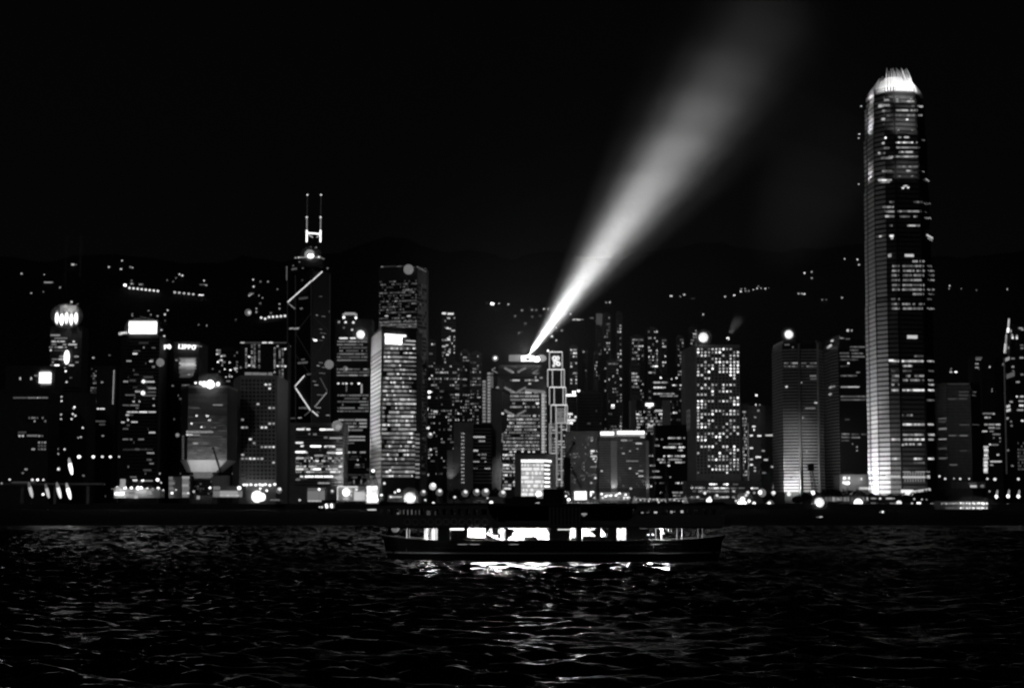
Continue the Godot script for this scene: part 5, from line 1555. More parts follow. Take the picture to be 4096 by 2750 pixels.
func build_hill_lights() -> void:
	# western ridge
	for q in [[165, 178, 4, 7], [262, 195, 3, 6], [340, 188, 5, 7], [465, 285, 4, 6], [240, 330, 4, 6], [335, 320, 3, 5], [590, 110, 3, 5], [845, 127, 4, 7], [948, 77, 4, 7], [940, 142, 5, 7], [1015, 125, 3, 7], [1030, 133, 3, 7], [1012, 132, 3, 5], [1022, 232, 5, 4], [1397, 182, 5, 7], [1417, 192, 5, 7], [1300, 230, 3, 5], [1345, 240, 4, 4], [1368, 213, 3, 5], [1587, 232, 4, 7], [1605, 270, 4, 6], [1360, 328, 4, 6], [1388, 330, 3, 6], [1970, 225, 4, 7], [1973, 278, 5, 7], [2027, 240, 4, 5], [2085, 240, 4, 6], [1940, 348, 5, 6], [1955, 340, 4, 6], [2015, 350, 3, 6], [1995, 370, 3, 6], [2043, 368, 3, 6], [2160, 300, 4, 5], [2025, 408, 5, 4], [1995, 450, 4, 6], [1995, 477, 4, 6], [2175, 415, 4, 6], [2175, 450, 4, 6], [2108, 484, 5, 4], [555, 397, 5, 7], [600, 418, 3, 5], [1028, 493, 3, 6], [1028, 506, 3, 6], [1155, 468, 3, 6], [1173, 498, 3, 6], [1225, 508, 4, 6], [1282, 495, 5, 7], [1303, 463, 4, 7], [1255, 617, 4, 7], [1277, 663, 5, 7], [1297, 710, 4, 7], [1545, 577, 3, 5], [1607, 583, 3, 6], [1835, 537, 3, 4], [2300, 55, 4, 6], [1285, 545, 3, 4]]:
		villa(q[0] / 1.947, 1000.0 + q[1] / 1.947, q[2] * 0.62, q[3] - 1)
	villa(108, 1084, 5.0, 7, 1.0, "brightest house of the left ridge, in a knot of lamps")
	villa(192, 1127, 2.0, 5, 9.0, "long low house with a lit front on the left ridge")
	villa(290, 1054, 4.0, 5, 1.4, "lone small house highest on the left ridge")
	villa(361, 1217, 1.8, 5, 16.0, "long lit terrace on the slope right of the tower with the glowing crown")
	villa(499, 1136, 4.6, 8, 1.0, "bright house at the upper end of the row of road lamps")
	villa(527, 1132, 2.2, 5, 3.0, "two-storey lit house above the row of road lamps")
	villa(563, 1135, 2.0, 5, 3.6, "wide lit house right of the two-storey one above the road lamps")
	villa(803, 1177, 2.6, 7, 4.0, "bright wide house at the right end of the lower road lamps")
	villa(925, 1156, 3.4, 8, 8.4, "large floodlit house, broadest on the left slope")
	villa(812, 1136, 1.8, 3, 8.0, "faint long house on the ridge above the large floodlit house")
	villa(1005, 1170, 3.0, 3, 3.0, "faint wide house near the twin-masted tower")
	for k in 8:
		road_lamp(517.0 + k * 16.2, 1151.0 + k * 1.75)
	for k in 5:
		road_lamp(698.0 + k * 18.6, 1168.0 + k * 2.1, 6)
	for k in 7:
		road_lamp(1044.0 + k * 15.8, 1270.0 - k * 1.2 + (5.0 if k == 1 else 0.0), 7)
	globe("grey half-round lamp low on the hillside left of the twin-masted tower", 992, 1249, 2300, 14, 3, 6, 0.35, -0.1, 190.0)
	# middle of the ridge
	for q in [[985, 175, 4, 7], [1093, 183, 5, 7], [1250, 253, 4, 7], [1345, 232, 4, 6], [1362, 246, 5, 6], [1376, 238, 4, 7], [1410, 248, 4, 6], [1500, 237, 4, 8], [1550, 237, 4, 8], [1170, 317, 3, 6], [1367, 327, 3, 6], [1457, 318, 3, 5], [1287, 403, 3, 6], [1213, 511, 3, 6], [1240, 506, 4, 3], [1803, 293, 4, 8], [1640, 450, 5, 7], [1705, 483, 4, 7], [1590, 548, 6, 8], [1640, 594, 4, 8], [850, 168, 3, 3]]:
		villa(1650.0 + q[0] / 2.851, 1150.0 + q[1] / 2.851, q[2] * 0.5, q[3] - 1)
	villa(1969, 1210, 4.6, 8, 1.5, "large bright house on the ridge left of the broad beam")
	villa(2312, 1276, 1.6, 6, 14.0, "long row house on the slope just right of the broad beam")
	villa(2368, 1270, 1.6, 4, 5.0, "short dim row house right of the broad beam")
	for q in [[1240, 87, 6, 7, 1.6], [1390, 72, 6, 7, 1.0], [1345, 95, 3, 6, 1.0], [1490, 120, 3, 3, 4.0], [1605, 298, 5, 7, 1.0], [500, 165, 3, 7, 1.0], [541, 160, 4, 8, 0.7]]:
		villa(2250.0 + q[0] / 2.851, 1150.0 + q[1] / 2.851, q[2] * 0.5, q[3] - 1, q[4])
	for q in [[145, 95, 5, 7], [250, 80, 5, 8], [325, 37, 5, 8], [380, 32, 4, 6], [415, 32, 4, 6], [467, 17, 4, 7], [510, 2, 5, 7], [605, 5, 5, 7], [645, 2, 4, 6], [330, 10, 4, 6], [375, 8, 4, 6], [525, -20, 4, 6], [575, -12, 4, 5], [555, 0, 4, 6], [1050, 65, 5, 8], [1022, 62, 4, 7], [985, 58, 4, 6], [1300, 132, 3, 5], [1480, 110, 4, 7]]:
		villa(2850.0 + q[0] / 2.851, 1150.0 + q[1] / 2.851, q[2] * 0.5, q[3] - 1)
	for q in [[3219, 1089, 2.6, 7], [3248, 1085, 2.0, 6], [3248, 1110, 2.0, 6], [3195, 1172, 2.0, 6], [3380, 1033, 2.2, 6], [3431, 1035, 2.2, 7], [3437, 1056, 2.6, 6], [3369, 1188, 2.0, 6], [3800, 1140, 2.2, 6], [3798, 1152, 1.8, 5], [3847, 1152, 1.8, 4], [3908, 1158, 1.8, 4], [4031, 1154, 2.0, 6], [3290, 1196, 1.6, 5]]:
		villa(q[0], q[1], q[2], q[3])

func dot(px: float, py: float, r: float, level: int) -> void:
	speck(px, py, 1262.0 + fmod(px * 7.3, 60.0), r, level, "small bare street lamp on the far waterfront", "small street lamps along the far waterfront")

func shed(called: String, label: String, x0: float, x1: float, ytop: float, ybase: float, d: float, m: Material, category := "pier shed") -> Dictionary:
	return tower(called, label, [[x0, d], [x1, d]], ytop, m, "", 16.0, ybase, (ytop + ybase) * 0.5, category)

func blade(label: String, px: float, py: float, d: float, half: float, tilt: float, level: int) -> void:
	# tall leaf-shaped lantern on a leaning arm over the elevated road
	var c := at(px, py, d)
	var r := half * d / F
	var o := thing("leaf_lantern", label, "lamp", Vector3(c.x, G, c.z), "leaf-shaped lanterns at the left edge")
	var up := Vector3(-tilt, 1, 0).normalized()
	var h := c.y - G
	bar(o, "arm", M.steel, Vector3(0, 0, -0.6), Vector3(0, h, -0.6), 0.5, CYL)
	part(o, "lantern", SPH, EM[level], Transform3D(Basis(up.cross(Vector3.BACK) * r * 0.46, up * r * 2.0, Vector3.BACK * r * 0.4), Vector3(0, h, 0)))
	part(o, "lantern_top", SPH, EM[maxi(level - 3, 3)], Transform3D(Basis(up.cross(Vector3.BACK) * r * 0.40, up * r * 1.4, Vector3.BACK * r * 0.36), Vector3(0, h, 0) + up * r * 0.5))

func tree(label: String, px: float, ytop: float, d: float, wide: float) -> void:
	var c := at(px, ytop, d)
	var h := c.y - G
	var o := thing("tree", label, "tree", Vector3(c.x, G, c.z), "dark trees along the far waterfront")
	var tall := maxf(h, 4.0)
	var trunk := CylinderMesh.new()
	trunk.radial_segments = 7; trunk.rings = 1
	trunk.bottom_radius = 0.45; trunk.top_radius = 0.2; trunk.height = tall * 0.6
	marked.get_or_add(label, []).append([px, o])
	part(o, "trunk", trunk, M.dark, Transform3D(Basis.IDENTITY, Vector3(0, tall * 0.3, 0)))
	var w := wide * d / F
	var st := SurfaceTool.new()
	st.begin(Mesh.PRIMITIVE_TRIANGLES)
	for k in 260:
		var dir := Vector3(rng.randfn(), rng.randfn(), rng.randfn()).normalized() * pow(rng.randf(), 0.33)
		var lobe := 1.0 + 0.25 * sin(dir.x * 5.0 + px) * cos(dir.y * 4.0 + px * 0.3)
		var p := Vector3(dir.x * w * lobe, tall * 0.62 + dir.y * tall * 0.38 * lobe, dir.z * w * 0.8)
		var s := rng.randf_range(0.5, 1.1)
		var u := Vector3(rng.randfn(), rng.randfn(), rng.randfn()).normalized() * s
		var v := u.cross(Vector3(rng.randfn(), rng.randfn(), rng.randfn())).normalized() * s
		face3(st, p - u, p + u * 0.7 - v * 0.5, p + v, u.cross(v).normalized())
		face3(st, p + u, p + v * 0.9, p - v * 0.8, u.cross(v).normalized())
	var cr := part(o, "crown", st.commit(), M.leaf, Transform3D.IDENTITY)
	cr.set_meta("kind", "stuff")

func crane(label: String, xb: float, yb: float, xt: float, yt: float, d: float, w := 1.6) -> void:
	# a derrick: cab on the quay, raked lattice boom, stay
	var a := at(xb, yb, d)
	var t := at(xt, yt, d)
	var o := thing("crane", label, "crane", Vector3(a.x, G, a.z), "dark derrick cranes against the lit towers")
	var foot := a - o.position
	var tip := t - o.position
	box(o, "cab", M.black, Vector3(foot.x, maxf(foot.y * 0.5, 1.5), 0), Vector3(5, maxf(foot.y, 3.0), 4))
	for s in [-0.5, 0.5]:
		bar(o, "boom_chord", M.black, foot + Vector3(s * w, 0, 0.6), tip + Vector3(s * w * 0.5, 0, 0.6), 0.5)
		bar(o, "boom_chord", M.black, foot + Vector3(s * w, 0, -0.6), tip + Vector3(s * w * 0.5, 0, -0.6), 0.5)
	for k in 9:
		var p := foot.lerp(tip, k / 9.0)
		var q := foot.lerp(tip, (k + 1) / 9.0)
		bar(o, "lattice", M.black, p + Vector3(w * (0.5 if k % 2 else -0.5), 0, 0.6), q + Vector3(w * (-0.5 if k % 2 else 0.5), 0, 0.6), 0.35)
	box(o, "jib_head", M.black, tip, Vector3(w * 1.4, w * 1.6, 1.6))
	bar(o, "stay", M.black, tip, Vector3(foot.x + (foot.x - tip.x) * 0.25, foot.y + 1.0, -1.0), 0.18)

func shore() -> void:
	M.leaf = mat(0.02, 0.8)
	# --- far left: leaf lanterns and road lamps
	blade("first leaf lantern from the left edge", 121, 1961, 1290, 30, 0.28, 6)
	blade("second leaf lantern from the left edge", 188, 1965, 1290, 28, 0.28, 6)
	blade("third leaf lantern from the left edge", 234, 1963, 1290, 31, 0.28, 7)
	blade("fourth leaf lantern, rightmost of the lower row", 273, 1966, 1290, 31, 0.28, 8)
	blade("tallest leaf lantern, standing above the lower row", 281, 1867, 1290, 32, 0.22, 8)
	globe("small pointed lamp left of the tallest leaf lantern", 233, 1875, 1300, 6, 6, 8, 0, 0)
	for q in [[37, 1917, 4, 7], [128, 1918, 5, 7], [149, 1918, 5, 8], [172, 1918, 4, 7], [171, 1976, 5, 8], [335, 1902, 3, 4], [420, 1983, 2, 4], [5, 1932, 4, 5], [638, 1893, 3, 6]]:
		dot(q[0], q[1], q[2], q[3])
	var o := thing("elevated_road", "elevated road deck on piers at the left edge behind the leaf lanterns", "bridge", at(20, 1930, 1330) * Vector3(1, 0, 1) + Vector3(0, G, 0))
	box(o, "deck", M.concrete, Vector3(0, at(20, 1932, 1330).y - G - 0.5, 0), Vector3(150, 1.6, 9))
	for k in 6:
		box(o, "pier", M.concrete, Vector3(-62.0 + 25.0 * k, 7, 0), Vector3(2, 14, 2))
	for q in [[315, 7, 8], [372, 6, 8], [408, 5, 7], [440, 5, 8], [475, 3, 7]]:
		speck(q[0], 1826, 1420, q[1], q[2], "bright lamp in the evenly spaced row on the dark terrace", "row of five lamps on the dark terrace")
	# --- pier sheds from the left
	var b := shed("pier_shed", "floodlit pier shed with a slanted lit gable, first of the left piers", 455, 640, 1958, 1990, 1275, M.pale)
	for q in [[460, 482, 1946, 1958, 5], [458, 495, 1968, 1980, 8], [480, 500, 1915, 1950, 5], [530, 548, 1917, 1923, 7], [520, 545, 1905, 1909, 4], [560, 610, 1920, 1924, 5], [565, 575, 1918, 1924, 8], [545, 580, 1962, 1972, 6], [590, 606, 1965, 1978, 5], [500, 540, 1966, 1974, 4], [606, 620, 1962, 1980, 3], [535, 550, 1983, 1992, 6]]:
		lit(b, 0, q[0], q[1], q[2], q[3], q[4])
	for q in [[468, 1950, 8, 9], [492, 1924, 7, 8], [498, 1950, 9, 9], [524, 1951, 7, 9], [551, 1951, 9, 9], [563, 1951, 8, 9], [588, 1953, 6, 8], [610, 1954, 5, 7], [598, 1970, 8, 8], [629, 1918, 9, 8], [643, 1929, 4, 7], [632, 1953, 9, 8], [652, 1958, 3, 7]]:
		dot(q[0], q[1], q[2] * 0.75, q[3])
	box(b.n, "roof", M.pale, rel(b, 545, 1955, 1283), Vector3(33, 0.6, 18))
	finish(b)
	omni(b.n, rel(b, 480, 1966, 1270), 30.0, 1.0)
	omni(b.n, rel(b, 560, 1950, 1270), 30.0, 1.0)
	b = shed("pier_building", "pier building with two pale lit stair towers under the gridded tower", 674, 760, 1905, 1992, 1300, M.grey)
	for k in 8:
		lit(b, 0, 675, 690.0 + (k % 3) * 4.0, 1906.0 + k * 10.6, 1915.5 + k * 10.6, 3 if k % 2 else 4)
		lit(b, 0, 728, 757.0 - (k % 2) * 3.0, 1904.0 + k * 10.6, 1913.5 + k * 10.6, 4 if k % 3 else 5)
	for q in [[687, 1971, 5, 8], [703, 1958, 3, 7], [751, 1971, 4, 7], [652, 1959, 3, 7], [774, 1965, 5, 6], [797, 1950, 3, 7], [821, 1950, 4, 7], [839, 1950, 5, 8], [956, 1951, 8, 8]]:
		dot(q[0], q[1], q[2], q[3])
	finish(b)
	b = shed("pier_building", "low dim pier hall between the stair towers and the pale terminal", 760, 852, 1912, 1982, 1310, M.grey)
	grid(b, 0, 764, 850, 1920, 1978, 8, 6, 0.3, 1, 3)
	lit(b, 0, 786, 798, 1982, 1995, 5)
	finish(b)
	b = shed("terminal", "stepped pale ferry terminal with a glowing ground floor", 850, 968, 1942, 1990, 1290, M.stone)
	for k in 13:
		lit(b, 0, 852.0 + k * 9.0, 860.4 + k * 9.0, 1962, 1986, 5 if k > 2 and k < 11 else 4)
		lit(b, 0, 880.0 + k * 6.4, 885.6 + k * 6.4, 1978, 1984, 6)
	box(b.n, "upper_step", M.stone, rel(b, 882, 1926, 1296), Vector3(12, 9, 8))
	for k in 4:
		lit(b, 0, 852.0 + k * 7.0, 858.0 + k * 7.0, 1944, 1958, 4)
	finish(b)
	globe("large white globe lamp, biggest on the left quay", 1028, 1985, 1262, 23, 8, 10, 0, 0)
	globe("second white lamp touching the biggest left quay lamp", 1046, 1987, 1263, 16, 8, 0, 0, 0)
	globe("grey cone-lit lamp right of the biggest left quay lamp", 1115, 1960, 1300, 13, 3, 7, 0.25, 0.3)
	b = shed("barge", "small flat barge with a pale cargo box near the left quay", 1080, 1118, 1995, 2003, 1240, M.stone, "barge")
	lit(b, 0, 1080, 1118, 1996, 2001, 4)
	finish(b)
	for q in [[1040, 1953, 5, 8], [1066, 1961, 5, 8], [1198, 1999, 5, 6], [1108, 1954, 3, 7]]:
		dot(q[0], q[1], q[2], q[3])
	b = shed("pier_shed", "grey lit ferry hall left of the round clock-like sign", 1226, 1300, 1950, 2006, 1280, M.stone)
	for k in 9:
		lit(b, 0, 1230.0 + k * 7.6, 1237.2 + k * 7.6, 1962, 1999, 4)
		lit(b, 0, 1231.0 + k * 6.0, 1236.0 + k * 6.0, 2000, 2005, 6)
	lit(b, 0, 1230, 1296, 1951, 1960, 3)
	finish(b)
	dot(1276, 1956, 5, 8)
	launch()
	b = shed("pier_building", "brightly lit pier building edged with bulbs and bearing a round glowing sign", 1348, 1462, 1944, 2004, 1285, M.pale)
	for k in 13:
		ball(b.n, "edge_bulb_light", EM[7], rel(b, 1353.0 + k * 6.2, 1946, 1283), Vector3(1.1, 0.9, 0.6))
	for k in 7:
		ball(b.n, "edge_bulb_light", EM[7], rel(b, 1350, 1950.0 + k * 7.6, 1283), Vector3(0.9, 1.0, 0.6))
	for k in 9:
		lit(b, 0, 1354.0 + k * 6.2, 1359.4 + k * 6.2, 1962, 1996, 4)
	for k in 7:
		lit(b, 0, 1416.0 + k * 6.3, 1421.8 + k * 6.3, 1966, 2001, 6)
	for q in [[1425, 1957, 7], [1404, 1965, 6], [1404, 1980, 6]]:
		ball(b.n, "edge_bulb_light", EM[q[2]], rel(b, q[0], q[1], 1282), Vector3(1.8, 1.8, 1.0))
	ball(b.n, "round_sign", EM[8], rel(b, 1384, 1968, 1282), Vector3(5.8, 6.0, 1.2))
	lit(b, 0, 1372, 1396, 1986, 1998, 6)
	finish(b)
	b = shed("hoarding", "glaring white lit hoarding of six lamp panels at the quay", 1464, 1512, 1940, 2012, 1275, M.pale, "hoarding")
	for r in 4:
		for c in 2:
			lit(b, 0, 1468.0 + c * 22.0, 1487.0 + c * 22.0, 1944.0 + r * 16.0, 1957.0 + r * 16.0, 8 if r != 1 else 7)
	for q in [[1480, 2000, 9], [1502, 1998, 9], [1477, 1965, 8]]:
		ball(b.n, "lamp", EM[q[2]], rel(b, q[0], q[1], 1273), Vector3(3.6, 2.6, 1.4))
	finish(b)
	omni(b.n, rel(b, 1490, 1985, 1266), 60.0, 2.0)
	b = shed("pontoon", "low pontoon with one bright strip of light below the hoarding", 1462, 1506, 2035, 2043, 1120, M.concrete, "pontoon")
	lit(b, 0, 1470, 1504, 2036, 2040, 7)
	finish(b)
	b = shed("pier_shed", "dim shed with a short bright eave left of the largest central lamp", 1550, 1612, 1975, 2012, 1290, M.concrete)
	lit(b, 0, 1560, 1608, 1984, 1989, 6)
	for q in [[1562, 1986, 5, 7], [1594, 1961, 6, 8], [1580, 1968, 5, 7], [1610, 2006, 7, 8], [1622, 2004, 5, 8], [1525, 1979, 5, 8], [1537, 1932, 5, 7], [1560, 1880, 5, 7], [1492, 1882, 7, 8]]:
		dot(q[0], q[1], q[2], q[3])
	finish(b)
	globe("largest white globe lamp of the central quay", 1638, 1992, 1262, 23, 7, 10, 0.05, 0)
	omni(thing("lamp_bracket", "short bracket beside the largest white globe lamp", "lamp", at(1662, 2005, 1264), ""), Vector3(0, 3, 2), 40.0, 1.0)
	box(get_node("lamp_bracket"), "bracket", M.steel, Vector3(0, 0, 0), Vector3(0.5, 4, 0.5))
	for q in [[1693, 1970, 12, 1], [1731, 1944, 14, 7], [1757, 1968, 14, 2], [1860, 1972, 14, 3], [1906, 1968, 14, 4], [1942, 1968, 16, 5], [2010, 1974, 15, 6], [1328, 1966, 8, 8], [2866, 1985, 10, 9], [1720, 1740, 11, 10]]:
		var names := ["", "grey cone-lit globe lamp nearest the largest central lamp", "grey cone-lit globe lamp beside the leaning crane's foot", "grey cone-lit globe lamp standing alone under the hotel", "left lamp of the close pair under the balconied block", "right lamp of the close pair under the balconied block", "grey cone-lit globe lamp left of the bright civic block", "bright globe lamp raised above the others left of the crane", "small globe lamp over the small lit harbour launch", "globe lamp over the cable-hung canopy below the podium", "hanging globe lamp on the dark block right of the bright tower"]
		if q[3] == 7:
			globe(names[q[3]], q[0], q[1], 1300, q[2], 6, 8, 0.2, 0.3)
		else:
			globe(names[q[3]], q[0], q[1], 1300 if q[3] != 10 else 1500, q[2], 3, 7, 0.15, 0.35)
	for q in [[1701, 1999, 4, 7], [1733, 2011, 5, 8], [1819, 1987, 5, 7], [1965, 2009, 7, 8], [1950, 1991, 4, 6], [1711, 1711, 5, 7], [2066, 1997, 8, 8], [2052, 1930, 3, 5]]:
		dot(q[0], q[1], q[2], q[3])
	b = shed("pier_shed", "dim grey pier shed under the lamp pair of the balconied block", 1880, 2012, 1985, 2012, 1290, M.concrete)
	grid(b, 0, 1895, 1945, 1998, 2010, 9, 2, 0.5, 2, 3)
	lit(b, 0, 2018, 2043, 1950, 1956, 7)
	finish(b)
	globe("pale grey globe lamp close by the ferry funnel", 2162, 1999, 1200, 16, 4, 0, 0, 0)
	globe("white globe lamp left of the ferry funnel before the civic block", 2155, 1975, 1255, 12, 8, 0, 0, 0)
	# --- right of the funnel
	b = shed("billboard", "square white glowing billboard right of the ferry funnel", 2296, 2350, 1962, 2000, 1285, M.steel, "billboard")
	sign_panel(b, 0, 2298, 2346, 1964, 1998, 8)
	for x in [2305.0, 2340.0]:
		bar(b.n, "post", M.steel, rel(b, x, 1998, 1290), rel(b, x, 2012, 1290), 0.8)
	finish(b)
	b = shed("sign_board", "small bright F-shaped sign right of the square billboard", 2358, 2380, 1960, 1988, 1288, M.black, "sign")
	lit(b, 0, 2361, 2366, 1964, 1985, 8); lit(b, 0, 2366, 2377, 1964, 1969, 8); lit(b, 0, 2366, 2374, 1974, 1978, 6)
	for x in [2362.0, 2374.0]:
		bar(b.n, "post", M.steel, rel(b, x, 1988, 1290), rel(b, x, 2012, 1290), 0.6)
	finish(b)
	b = shed("market_hall", "low hall sprinkled with lamps behind the cable-hung canopy", 2398, 2518, 1968, 2004, 1290, M.stone)
	for q in [[2407, 1975, 8], [2411, 1990, 7], [2423, 1984, 8], [2431, 1980, 7], [2442, 1981, 8], [2447, 1980, 7], [2464, 1981, 8], [2470, 1976, 7], [2479, 1972, 8], [2503, 1978, 8], [2475, 1990, 6], [2497, 1991, 8], [2510, 1990, 8], [2517, 1990, 7], [2378, 1990, 6]]:
		ball(b.n, "stall_lamp", EM[q[2]], rel(b, q[0], q[1], 1287), Vector3(1.6, 1.5, 0.9))
	finish(b)
	omni(b.n, rel(b, 2450, 1982, 1278), 34.0, 3.0)
	for q in [[2264, 1983, 5, 8], [2275, 1998, 8, 9], [2262, 1966, 3, 6], [2272, 1968, 3, 6], [2276, 1976, 3, 6], [2646, 1971, 8, 7], [2600, 1995, 4, 7], [2630, 1993, 5, 7], [2613, 2014, 3, 8], [2635, 2007, 4, 7], [2837, 2000, 14, 8], [2840, 1990, 7, 7], [2820, 1971, 7, 7], [2768, 1986, 3, 6], [2790, 1987, 4, 7]]:
		dot(q[0], q[1], q[2] * 0.8, q[3])
	for k in 19:
		speck(2273.0 + k * 13.2, 2013.0 + (k % 3) * 0.7, 1256, 4.4 if k < 9 else 3.2, 7 if k < 9 else 6, "bulb in the close-set row along the pier edge right of the ferry funnel", "row of bulbs along the pier edge")
	o = thing("pier_deck", "long low pier whose edge carries the close-set row of bulbs", "pier", at(2400, 2015, 1275) * Vector3(1, 0, 1) + Vector3(0, G - 0.4, 0))
	box(o, "deck", M.concrete, Vector3(0, 0.3, 8), Vector3(52, 0.8, 10))
	box(o, "fascia_light", EM[3], Vector3(-2, at(2400, 1999, 1275).y - G, 0), Vector3(44, 0.6, 0.5))
	canopy()
	o = thing("lamp_cluster", "glaring bunch of round lamps at the right pier below the podium", "lamp", at(2975, 2012, 1262) * Vector3(1, 0, 1) + Vector3(0, G, 0))
	for q in [[2971, 1995, 9, 8], [2960, 2013, 9, 9], [2977, 2013, 10, 9], [2997, 2003, 6, 8], [2985, 1980, 5, 7], [2992, 1969, 6, 7], [2945, 2002, 4, 7], [2958, 1998, 4, 7]]:
		var p := at(q[0], q[1], 1262) - o.position
		ball(o, "lantern", EM[q[3]], p, Vector3.ONE * float(q[2]) * 0.36)
		bar(o, "post", M.steel, Vector3(p.x, 0, -0.8), Vector3(p.x, p.y, -0.8), 0.3, CYL)
	omni(o, at(2972, 1995, 1258) - o.position, 26.0, 2.0)
	globe("grey globe lamp with a bright left side above the lamp bunch", 3049, 1970, 1300, 16, 4, 8, -0.5, 0.1)
	globe("grey globe lamp standing on the dark right pier", 3082, 2014, 1258, 14, 3, 8, -0.35, 0.05)
	globe("slim lamp left of the dark trees on the right pier", 3156, 1975, 1290, 8, 7, 0, 0, 0)
	globe("bright slim lamp rising from the dark trees", 3252, 1970, 1285, 8, 8, 0, 0, 0)
	globe("half-hidden grey globe lamp behind the dark trees", 3415, 1976, 1330, 15, 4, 0, 0, 0)
	for q in [[3017, 2013, 7, 8], [3095, 1970, 8, 7], [3018, 1970, 5, 5], [3250, 2015, 3, 7]]:
		dot(q[0], q[1], q[2], q[3])
	b = shed("pier_shed", "long dark pier shed with a row of lit window bays in its gallery", 3290, 3790, 1984, 2012, 1270, M.dark)
	for k in 12:
		var x := 3300.0 + k * 15.0
		lit(b, 0, x, x + rng.randf_range(7.0, 13.0), 1987, 2004, [3, 3, 5, 4, 3, 4, 4, 2, 2, 4, 4, 3][k])
	for q in [[3360, 3368, 1988, 2002, 6], [3350, 3358, 1990, 2000, 5], [3467, 3473, 1989, 1998, 6], [3485, 3505, 1990, 1995, 5], [3518, 3526, 1990, 1996, 7], [3545, 3570, 1990, 1995, 6], [3572, 3580, 1990, 1995, 5], [3655, 3661, 1992, 1998, 6], [3686, 3692, 1994, 1999, 6], [3705, 3710, 1995, 1999, 5], [3484, 3505, 2008, 2016, 3], [3560, 3590, 2010, 2016, 4], [3646, 3652, 2010, 2016, 7], [3668, 3684, 2008, 2017, 8], [3722, 3736, 2012, 2016, 5], [3740, 3762, 2008, 2017, 8], [3770, 3776, 2010, 2015, 7]]:
		lit(b, 0, q[0], q[1], q[2], q[3], q[4])
	box(b.n, "roof", M.dark, Vector3(0, b.h + 0.4, 2), Vector3(94, 0.8, 22))
	finish(b)
	globe("large white egg-shaped lamp at the left end of the gallery pier", 3278, 2010, 1250, 20, 7, 9, -0.15, -0.1, 1.0)
	globe("wide white lamp in the middle of the gallery pier", 3434, 2012, 1256, 18, 8, 0, 0, 0, 0.5)
	globe("small white lamp near the right end of the gallery pier", 3597, 2012, 1256, 11, 7, 0, 0, 0, 0.5)
	buoy_light("small lone lit boat off the gallery pier", 3531, 2046, 900.0, 8)
	buoy_light("faint lit boat farther left off the gallery pier", 3283, 2066, 640.0, 6)
	b = shed("landing", "landing stage with two glaring rows of lamps at the right", 3762, 3955, 2004, 2040, 1215, M.grey)
	for k in 20:
		var x := 3770.0 + k * 9.3
		var strong := 9 if k > 12 else (8 if k > 7 else 6)
		x += rng.randf_range(-2.5, 2.5)
		strong -= rng.randi_range(0, 1)
		ball(b.n, "upper_row_lamp", EM[strong], rel(b, x, 2012.0 + rng.randf_range(-1.5, 1.5), 1213), Vector3(1.1, 1.0, 0.8) * rng.randf_range(0.75, 1.25))
		if k > 1:
			ball(b.n, "lower_row_lamp", EM[maxi(strong - (0 if k > 7 else 2), 4)], rel(b, x, 2031, 1213), Vector3(1.1, 0.9, 0.8) * rng.randf_range(0.7, 1.2))
		if k > 8 and rng.randf() < 0.8:
			lit(b, 0, x - 3.4, x + 2.6, 2016, 2026, 4 if k % 3 else 5)
	finish(b)
	omni(b.n, rel(b, 3920, 2020, 1207), 5.0, 2.0)
	omni(b.n, rel(b, 3870, 2020, 1207), 4.0, 2.0)
	for q in [[3759, 1904, 4, 7], [3782, 1914, 4, 7], [3817, 1913, 3, 6], [3842, 1914, 4, 7], [3878, 1914, 3, 7], [3951, 1914, 4, 7], [3981, 1916, 6, 7], [4075, 1915, 5, 7], [3743, 1983, 3, 6], [3960, 1964, 3, 6]]:
		dot(q[0], q[1], q[2], q[3])
	b = shed("pier_shed", "dim shed with one short bright bay behind the right landing stage", 3828, 3945, 1925, 1952, 1330, M.grey)
	lit(b, 0, 3882, 3908, 1940, 1948, 6); lit(b, 0, 3924, 3937, 1938, 1948, 4); lit(b, 0, 3874, 3906, 1930, 1936, 2)
	finish(b)
	for q in [[3987, 1985, "first"], [4034, 1983, "second"], [4075, 1984, "third"]]:
		var c := at(q[0], q[1], 1290)
		o = thing("pointed_lantern", "%s pointed lantern from the left at the right edge of the quay" % q[2], "lamp", Vector3(c.x, G, c.z), "pointed lanterns at the right edge")
		bar(o, "post", M.steel, Vector3.ZERO, Vector3(0, c.y - G, -0.5), 0.4, CYL)
		ball(o, "lantern", EM[8], Vector3(0, c.y - G, 0), Vector3(2.4, 2.8, 1.6))
		part(o, "lantern_tip", SPH, EM[5], Transform3D(Basis(Vector3(1.5, 0, 0), Vector3(0.9, 5.5, 0), Vector3(0, 0, 1.2)), Vector3(0.5, c.y - G + 2.2, 0)))
	for k in 16:
		speck(3962.0 + k * 8.7 + 3.0 * sin(k * 4.0), 2018.0 + (14.0 if k % 3 == 0 else 0.0) + 2.0 * sin(k * 2.0), 1258, 3.2 + (1.4 if k % 4 == 0 else 0.0), 7 if k % 2 else 6, "small bulb scattered along the right end of the quay", "scattered bulbs at the right end of the quay")
	# --- trees and cranes that stand dark before the lights
	var tl := [[3190, 1984, 22], [3225, 1968, 26], [3262, 1964, 24], [3300, 1958, 30], [3345, 1955, 32], [3392, 1953, 34], [3436, 1960, 30], [3478, 1972, 26], [3560, 1976, 24], [3615, 1972, 26], [3660, 1968, 26], [3705, 1960, 30], [3752, 1950, 30]]
	for k in tl.size():
		tree("dark bushy waterfront tree in front of the tallest tower's foot", tl[k][0], tl[k][1], 1275.0 + (k % 3) * 7.0, tl[k][2])
